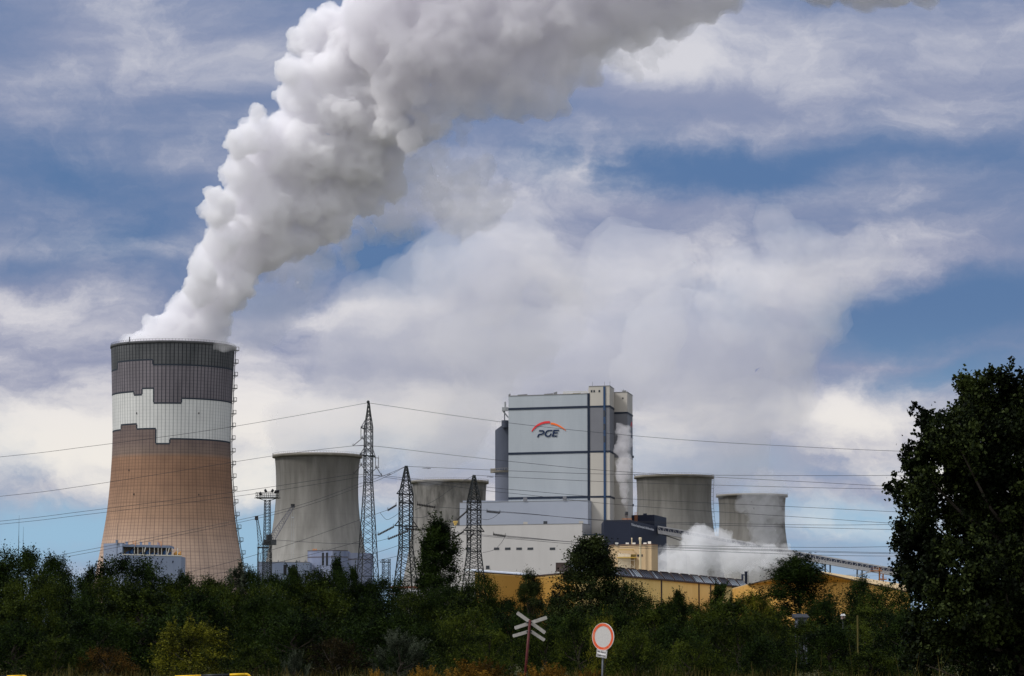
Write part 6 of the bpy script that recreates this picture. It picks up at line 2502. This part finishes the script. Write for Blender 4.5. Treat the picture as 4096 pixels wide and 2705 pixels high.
# grass in front
n = 26000
xx = rgu.uniform(-20, 20, n)
yy_ = rgu.uniform(76, 108, n)
hgt = rgu.uniform(.25, .95, n) * (1 + .35 * np.sin(xx * .9) * np.cos(yy_ * .4))
lean = rgu.normal(size=(n, 2)) * .16
w = rgu.uniform(.006, .014, n)
k_ = rgu.uniform(0, 1, n) < np.clip((xx / yy_ * F + 2048 - 2850) / 900, 0, .006)      # taller stand at the right
hgt = np.where(k_, 1.0 + rgu.uniform(0, 1, n) ** 2.2 * 1.1, hgt)
a = np.stack([xx - w, yy_, np.zeros(n)], 1)
b = np.stack([xx + w, yy_, np.zeros(n)], 1)
c1 = np.stack([xx + w * .8 + lean[:, 0] * .4 * hgt, yy_ + lean[:, 1] * .4 * hgt, hgt * .6], 1)
c2 = np.stack([xx - w * .8 + lean[:, 0] * .4 * hgt, yy_ + lean[:, 1] * .4 * hgt, hgt * .6], 1)
t1 = np.stack([xx + w * .15 + lean[:, 0] * hgt, yy_ + lean[:, 1] * hgt, hgt], 1)
t2 = np.stack([xx - w * .15 + lean[:, 0] * hgt, yy_ + lean[:, 1] * hgt, hgt], 1)
V = np.stack([a, b, c1, c2, t1, t2], 1).reshape(-1, 3)
base_ = np.arange(n)[:, None] * 6
Fc = np.concatenate([base_ + np.array([0, 1, 2, 3]), base_ + np.array([3, 2, 4, 5])], 0)
me = np_mesh('grass', V, Fc, (LM['grass'],))
at = me.attributes.new('leaf', 'FLOAT', 'FACE')
at.data.foreach_set('value', np.tile(rgu.uniform(0, 1, n), 2).astype(np.float32))
o = bpy.data.objects.new('grass', me)
col.objects.link(o)
tag(o, 'tall dry grass along the bottom of the view', kind='stuff')
# ------------------------------------------------------------------ steam
def steam_mat(name, density, color=(0.96, 0.96, 0.97), aniso=0.0):
    m = bpy.data.materials.new(name)
    m.use_nodes = True
    t = m.node_tree
    t.nodes.clear()
    o = t.nodes.new('ShaderNodeOutputMaterial')
    v = t.nodes.new('ShaderNodeVolumeScatter')
    v.inputs['Color'].default_value = (*color, 1)
    v.inputs['Density'].default_value = density
    v.inputs['Anisotropy'].default_value = aniso
    ab = t.nodes.new('ShaderNodeVolumeAbsorption')
    ab.inputs['Color'].default_value = (*color, 1)
    ab.inputs['Density'].default_value = density
    ad = t.nodes.new('ShaderNodeAddShader')
    t.links.new(v.outputs[0], ad.inputs[0])
    t.links.new(ab.outputs[0], ad.inputs[1])
    t.links.new(ad.outputs[0], o.inputs['Volume'])
    return m


def ico(sub):
    bm = bmesh.new()
    bmesh.ops.create_icosphere(bm, subdivisions=sub, radius=1.0)
    v = np.array([p.co[:] for p in bm.verts])
    f = np.array([[q.index for q in p.verts] for p in bm.faces])
    bm.free()
    return v, f


ICO2 = ico(2)
ICO1 = ico(1)


def rnd_dir(rg):
    v = rg.normal(size=3)
    return v / np.linalg.norm(v)


def cauliflower(spheres, levels, rg):
    """spheres [(x,y,z,r)] -> with smaller and smaller bulges grown on their surfaces"""
    out = [tuple(s) for s in spheres]
    cur = out[:]
    for (n, lo, hi, sink) in levels:
        nxt = []
        for (x, y, z, r) in cur:
            for _ in range(n):
                d = rnd_dir(rg)
                if d[1] > 0.55:        # nothing is seen of the far side
                    d[1] *= -1
                rr = r * rg.uniform(lo, hi)
                k = r - rr * sink
                nxt.append((x + d[0] * k, y + d[1] * k, z + d[2] * k, rr))
        out += nxt
        cur = nxt
    return out


def np_mesh(name, V, Fc, mats=(), smooth=False):
    me = bpy.data.meshes.new(name)
    nv, nf, k = len(V), len(Fc), Fc.shape[1]
    me.vertices.add(nv)
    me.vertices.foreach_set('co', np.ascontiguousarray(V, dtype=np.float32).ravel())
    me.loops.add(nf * k)
    me.loops.foreach_set('vertex_index', np.ascontiguousarray(Fc, dtype=np.int32).ravel())
    me.polygons.add(nf)
    me.polygons.foreach_set('loop_start', np.arange(0, nf * k, k, dtype=np.int32))
    if smooth:
        me.polygons.foreach_set('use_smooth', np.ones(nf, dtype=bool))
    for m in mats:
        me.materials.append(m)
    me.update(calc_edges=True)
    return me


def steam(name, sph, voxel, m, label, seed=0, noise_amp=0.0, noise_sc=10.0, smooth_it=2, keep=None):
    Vs, Fs, n = [], [], 0
    for (x, y, z, r) in sph:
        v, f = ICO2 if r > voxel * 2.5 else ICO1
        Vs.append(v * r + np.array((x, y, z)))
        Fs.append(f + n)
        n += len(v)
    me = np_mesh('tmp', np.concatenate(Vs), np.concatenate(Fs))
    ob = bpy.data.objects.new('tmp', me)
    col.objects.link(ob)
    md = ob.modifiers.new('r', 'REMESH')
    md.mode = 'VOXEL'
    md.voxel_size = voxel
    if smooth_it:
        sm = ob.modifiers.new('s', 'SMOOTH')
        sm.iterations = smooth_it
        sm.factor = 0.5
    dg = bpy.context.evaluated_depsgraph_get()
    new = bpy.data.meshes.new_from_object(ob.evaluated_get(dg))
    bpy.data.objects.remove(ob)
    bpy.data.meshes.remove(me)
    new.name = name
    nv = len(new.vertices)
    co = np.empty(nv * 3, dtype=np.float32)
    new.vertices.foreach_get('co', co)
    co = co.reshape(-1, 3)
    if noise_amp > 0:
        no = np.empty(nv * 3, dtype=np.float32)
        new.vertices.foreach_get('normal', no)
        no = no.reshape(-1, 3)
        off = Vector((seed * 17.3, seed * 5.1, 0))
        d = np.empty(nv, dtype=np.float32)
        for i in range(nv):
            p = Vector(co[i].tolist()) / noise_sc + off
            d[i] = (1.0 - 2.0 * abs(mnoise.noise(p))) * 0.6 + (0.5 - abs(mnoise.noise(p * 2.7))) * 0.55 + (0.5 - abs(mnoise.noise(p * 6.1))) * 0.38
        co += no * ((d - 0.5) * noise_amp)[:, None]
    c = co.mean(axis=0)
    c[2] = co[:, 2].min()
    co -= c
    new.vertices.foreach_set('co', co.ravel())
    new.polygons.foreach_set('use_smooth', np.ones(len(new.polygons), dtype=bool))
    new.materials.clear()
    new.materials.append(m)
    new.update()
    o = bpy.data.objects.new(name, new)
    o.location = c.tolist()
    col.objects.link(o)
    return tag(o, label, 'steam', 'clouds of steam over the power station')


def circles(lst, D):
    """(px, py, r_px[, extra depth]) -> spheres in the world"""
    out = []
    for (px, py, r, *e) in lst:
        d = D + (e[0] if e else 0)
        p = P(px, py, d)
        out.append((p.x, p.y, p.z, r * d / F))
    return out


rg = np.random.default_rng(5)
DT1 = 1680.0
PL = [
    (560, 1400, 100), (640, 1390, 120), (740, 1385, 130), (840, 1385, 85), (700, 1345, 105), (790, 1330, 110),
    (730, 1290, 90), (820, 1300, 100), (770, 1225, 100), (860, 1230, 95), (800, 1160, 90, -20), (900, 1150, 120),
    (800, 1090, 70, -30), (870, 1060, 120), (960, 1050, 120, 10), (1040, 1010, 110, 20), (880, 960, 90, -20), (980, 930, 140), (1110, 960, 120, 10),
    (1200, 970, 95, 20), (1290, 900, 110, 20), (880, 830, 90, -30), (960, 820, 110), (1080, 830, 160), (1220, 800, 150, 10), (1350, 800, 130, 20), (1460, 800, 95, 30),
    (960, 690, 90, -20), (1060, 680, 130), (1200, 660, 180), (1370, 640, 180, 10), (1520, 660, 130, 20), (1560, 760, 80, 30), (960, 570, 80, -30), (1040, 540, 90, -20),
    (1150, 520, 120), (1300, 480, 180), (1480, 480, 190), (1640, 520, 120, 20), (1030, 445, 45, -30), (1180, 390, 95, -10), (1320, 320, 170),
    (1500, 320, 190), (1680, 380, 170, 10), (1790, 450, 80, 20), (1170, 290, 80, -20), (1240, 180, 100), (1300, 120, 110), (1420, 160, 170), (1600, 170, 200), (1800, 260, 180, 10),
    (1900, 330, 110, 20), (2020, 240, 110, 20), (2150, 330, 120, 10), (2150, 180, 180, 0), (2290, 200, 110, 20), (1480, 20, 150), (1700, 0, 220), (1950, 30, 220), (2200, 30, 200),
    (2320, 90, 130), (2430, 70, 130), (2560, 50, 120), (2680, 55, 95), (2790, 10, 90), (2400, -40, 180), (2650, -70, 150), (2850, -60, 120), (1500, -150, 200, 30), (1850, -220, 260, 30), (2200, -200, 240, 30), (2500, -150, 200, 30), (2800, -200, 170, 20), (3100, -190, 160), (3400, -120, 150),
    (3600, -110, 145), (3250, -330, 200), (3800, -280, 200),
]
core = [c for c in PL if c[0] < 1620 or (c[1] > 420 and c[0] < 1700)]
base = circles([(c[0], c[1], c[2] * .76, *c[3:]) for c in core], DT1)
sph = cauliflower(base, [(8, .36, .60, .30), (8, .30, .52, .25), (6, .30, .5, .25)], rg)
plume = thing('steam_plume', tuple(P(690, 1390, DT1)), 'huge billowing white steam plume rising from the mouth of the brown and white cooling tower', 'steam', 'clouds of steam over the power station')


def as_part(o, name, parent):
    o.name = name
    for k_ in ('label', 'category', 'group'):
        if k_ in o:
            del o[k_]
    o.location = o.location - parent.location
    o.parent = parent


as_part(steam('dense_billows', sph, 1.6, steam_mat('steam_dense', 0.20, (.980, .975, .984)), 'x', 1, 3.4, 7.0, 1), 'dense_billows', plume)
TAIL = [(1900, 420, 70), (2060, 400, 90), (2160, 430, 60), (2240, 420, 55), (2360, 300, 60), (1750, 500, 60), (1640, 560, 60), (1560, 100, 200), (1640, 330, 150), (1700, 180, 210), (1750, 420, 90), (1830, 40, 230), (1860, 280, 170), (1960, 330, 100), (2000, 150, 200), (2120, 60, 220), (2080, 300, 130), (2150, 380, 85), (2240, 340, 80), (2230, 210, 140),
        (2330, 110, 150), (2320, 230, 70), (2450, 70, 140), (2560, 60, 120), (2670, 60, 105), (2780, 20, 100), (2860, -30, 110), (2400, -40, 200), (2650, -80, 170), (2100, -160, 260), (1800, -180, 240), (1560, -150, 200), (2450, -250, 230),
        (2800, -200, 180), (3100, -190, 160), (3300, -130, 140), (3440, -70, 110), (3560, -70, 120), (3680, -90, 110), (3250, -330, 200), (3700, -280, 200)]
tb = circles([(x_, y_, r_ * .86, -25) for x_, y_, r_ in TAIL], DT1)
sph = cauliflower(tb, [(9, .38, .66, .35), (7, .30, .52, .3)], rg)
as_part(steam('drifting_tail', sph, 2.6, steam_mat('steam_tail', 0.085, (.925, .915, .935)), 'x', 21, 5.0, 10.0, 2), 'drifting_tail', plume)


def puffs(lst, D, spread=.5, n=3, seed=1, lv=((8, .35, .6, .35), (6, .3, .5, .3))):
    r_ = np.random.default_rng(seed)
    out = []
    for (px, py, r) in lst:
        for _ in range(n):
            out.append((px + r_.normal() * r * spread, py + r_.normal() * r * spread, r * r_.uniform(.45, 1.0), r_.uniform(-.6, .6) * r * D / F))
    return cauliflower(circles(out, D), list(lv), r_)


def track(a, n):
    """stations (px, py, r) -> n stations along the track"""
    out = []
    for k in range(n):
        t = k / (n - 1) * (len(a) - 1)
        i = min(int(t), len(a) - 2)
        f = t - i
        out.append(tuple(a[i][j] + (a[i + 1][j] - a[i][j]) * f for j in range(3)))
    return out


VEIL = steam_mat('steam_veil', 0.0095, (.968, .958, .980))
VEIL2 = steam_mat('steam_veil_thin', 0.006, (.980, .968, .990))
steam('steam_plume', puffs(track([(950, 1340, 80), (1040, 1260, 100), (1110, 1180, 100), (1200, 1110, 90), (1270, 1070, 70)], 9), 1720, .5, 3, 2), 5.0, VEIL,
      'thin pale veil of steam hanging below the right side of the huge plume', 2, 9, 30)
steam('steam_plume', puffs(track([(1265, 1800, 125), (1370, 1700, 160), (1530, 1580, 200), (1720, 1450, 220), (1880, 1340, 210), (2020, 1230, 190), (2120, 1120, 160)], 16), 1930, .7, 4, 3), 6.5, VEIL,
      'broad grey-white steam cloud drifting up and right from the pale grey cooling tower', 3, 14, 50)
steam('steam_plume', puffs(track([(1800, 1900, 110), (1860, 1800, 140), (1960, 1680, 170), (2100, 1520, 220), (2300, 1380, 240), (2500, 1250, 220)], 12), 2230, .55, 3, 4), 9.0, VEIL,
      'soft steam cloud rising from the blotched cooling tower and passing behind the boiler house', 4, 14, 50)
steam('steam_plume', puffs(track([(2700, 1880, 120), (2740, 1780, 150), (2800, 1640, 190), (2880, 1480, 210), (2960, 1340, 190), (3080, 1220, 160), (3200, 1080, 130)], 14), 2160, .75, 4, 5), 6.5, VEIL,
      'steam cloud rising from the cooling tower right behind the navy building', 5, 14, 45)
steam('steam_plume', puffs(track([(3000, 1960, 100), (3060, 1880, 120), (3100, 1760, 140), (3130, 1600, 160)], 7), 2420, .55, 3, 6), 8.0, VEIL2,
      'faint steam rising from the smallest, farthest right cooling tower', 6, 10, 45)
WISP = steam_mat('steam_wisp', .034, (.99, .985, .995))
steam('steam_plume', puffs([(1010, 1110, 30), (1110, 1095, 30), (1200, 1100, 35), (1290, 1060, 40), (1370, 1000, 45), (1440, 940, 50), (1500, 890, 50), (1570, 860, 55), (1640, 800, 60), (1720, 760, 70), (1800, 780, 80), (1880, 830, 75), (1940, 860, 60),
                            (1890, 740, 70), (1680, 660, 50), (1750, 600, 45), (1840, 500, 40), (1900, 420, 35), (1980, 380, 35), (2330, 260, 45), (2420, 210, 50), (2520, 190, 50), (2620, 180, 45)], 1700, .8, 5, 14, ((7, .35, .6, .1), (6, .3, .5, .1))), 2.6, WISP,
      'torn wisps of steam trailing off the right side of the huge plume', 14, 9, 12, 1)
steam('steam_plume', puffs([(1730, 1150, 70), (1790, 1110, 80), (1850, 1060, 90), (1900, 1000, 90), (1960, 960, 85), (2040, 980, 100), (2120, 1010, 100), (2190, 1080, 90), (2000, 1120, 110), (1900, 1180, 110)], 1900, .45, 3, 15), 4.0, steam_mat('steam_billow', .018, (.988, .978, .995)),
      'bright cauliflower heads of steam left of the middle of the sky', 15, 9, 18, 1)
steam('steam_plume', puffs([(2700, 1180, 60), (2780, 1150, 60), (2850, 1060, 60), (2930, 1100, 60), (3020, 1160, 60), (3100, 1040, 60), (3150, 1100, 65), (3220, 1060, 60), (3260, 1150, 60), (3290, 1240, 55), (3250, 1310, 55), (3190, 1390, 55), (3080, 1280, 60), (2980, 1330, 60), (2860, 1280, 60), (3180, 980, 40), (2600, 1230, 50), (3290, 1180, 40), (3100, 1400, 50)], 2150, .95, 4, 16, ((6, .35, .6, -.1), (5, .25, .45, -.1))), 3.6, steam_mat('steam_wisp_thin', .011, (.99, .985, .995)),
      'ragged upper end of the steam drifting over the two right-hand cooling towers', 16, 14, 20, 1)
MID = steam_mat('steam_mid', 0.105, (.999, .997, .9995))
MID2 = steam_mat('steam_mid_thin', 0.05, (.995, .99, .997))
SOFT = ((7, .4, .65, .3), (6, .3, .55, .25))
steam('steam_plume', puffs(track([(2505, 2042, 7), (2504, 2005, 14), (2500, 1960, 20), (2494, 1915, 24), (2490, 1870, 31), (2496, 1830, 30), (2488, 1785, 31), (2500, 1755, 24), (2486, 1722, 24), (2478, 1705, 15)], 20), 1400, .28, 2, 7, SOFT), .7, steam_mat('steam_stack', .12, (.99, .965, .975)),
      'narrow column of steam rising from the small steel stack on the navy building', 7, 1.5, 2.6, 1)
steam('steam_plume', puffs([(2600, 2330, 40), (2640, 2305, 42), (2670, 2275, 45), (2700, 2240, 45), (2720, 2290, 50), (2760, 2250, 55), (2790, 2190, 50), (2800, 2160, 40), (2765, 2170, 35), (2830, 2230, 55), (2860, 2190, 45), (2900, 2250, 45),
                            (2800, 2300, 35), (2930, 2210, 45), (2680, 2320, 45), (2640, 2230, 22), (2625, 2255, 22), (2790, 2130, 32), (2980, 2215, 42), (3040, 2225, 40), (3090, 2215, 36), (2950, 2250, 40), (3060, 2260, 25), (3140, 2215, 26)], 1330, .42, 4, 8, SOFT), 1.3, MID,
      'bright white bank of steam blowing low across the feet of the two right-hand cooling towers', 8, 3.4, 4.5, 1)
steam('steam_plume', puffs([(2650, 2215, 25), (2620, 2235, 20), (2940, 2240, 45), (3000, 2225, 45), (3060, 2240, 45), (3110, 2225, 40), (3150, 2215, 25), (3020, 2270, 30), (2960, 2180, 40), (3090, 2260, 30), (2900, 2290, 40), (3140, 2240, 30)], 1375, .5, 3, 9, SOFT), 1.8, MID2,
      'thinner grey tail of the low steam bank, drifting right towards the conveyor', 9, 4.5, 6, 1)
steam('steam_plume', puffs([(3070, 2170, 50), (3050, 2110, 55), (3010, 2060, 50), (3040, 2020, 60), (3010, 1990, 45), (3080, 1990, 50), (3060, 1940, 50), (3100, 2080, 40), (3120, 1950, 45)], 2290, .35, 3, 10, SOFT), 2.0, steam_mat('steam_mid_far', .024, (.995, .99, .997)),
      'steam column climbing in front of the smallest, farthest right cooling tower', 10, 7, 9, 1)
steam('steam_plume', puffs([(2974, 2297, 7), (2985, 2289, 12), (3002, 2278, 15), (3025, 2266, 18), (3050, 2255, 20)], 1290, .3, 3, 11, SOFT), .6, MID,
      'small bright puff of steam from the pipe behind the workshop skylights', 11, .6, 2.5)
steam('steam_plume', puffs([(860, 1385, 18), (890, 1392, 20), (925, 1395, 18), (950, 1385, 22)], 1640, .3, 3, 12, SOFT), 1.0, MID2,
      'small wisp of steam spilling over the right rim of the brown and white cooling tower', 12, 1.0, 4)
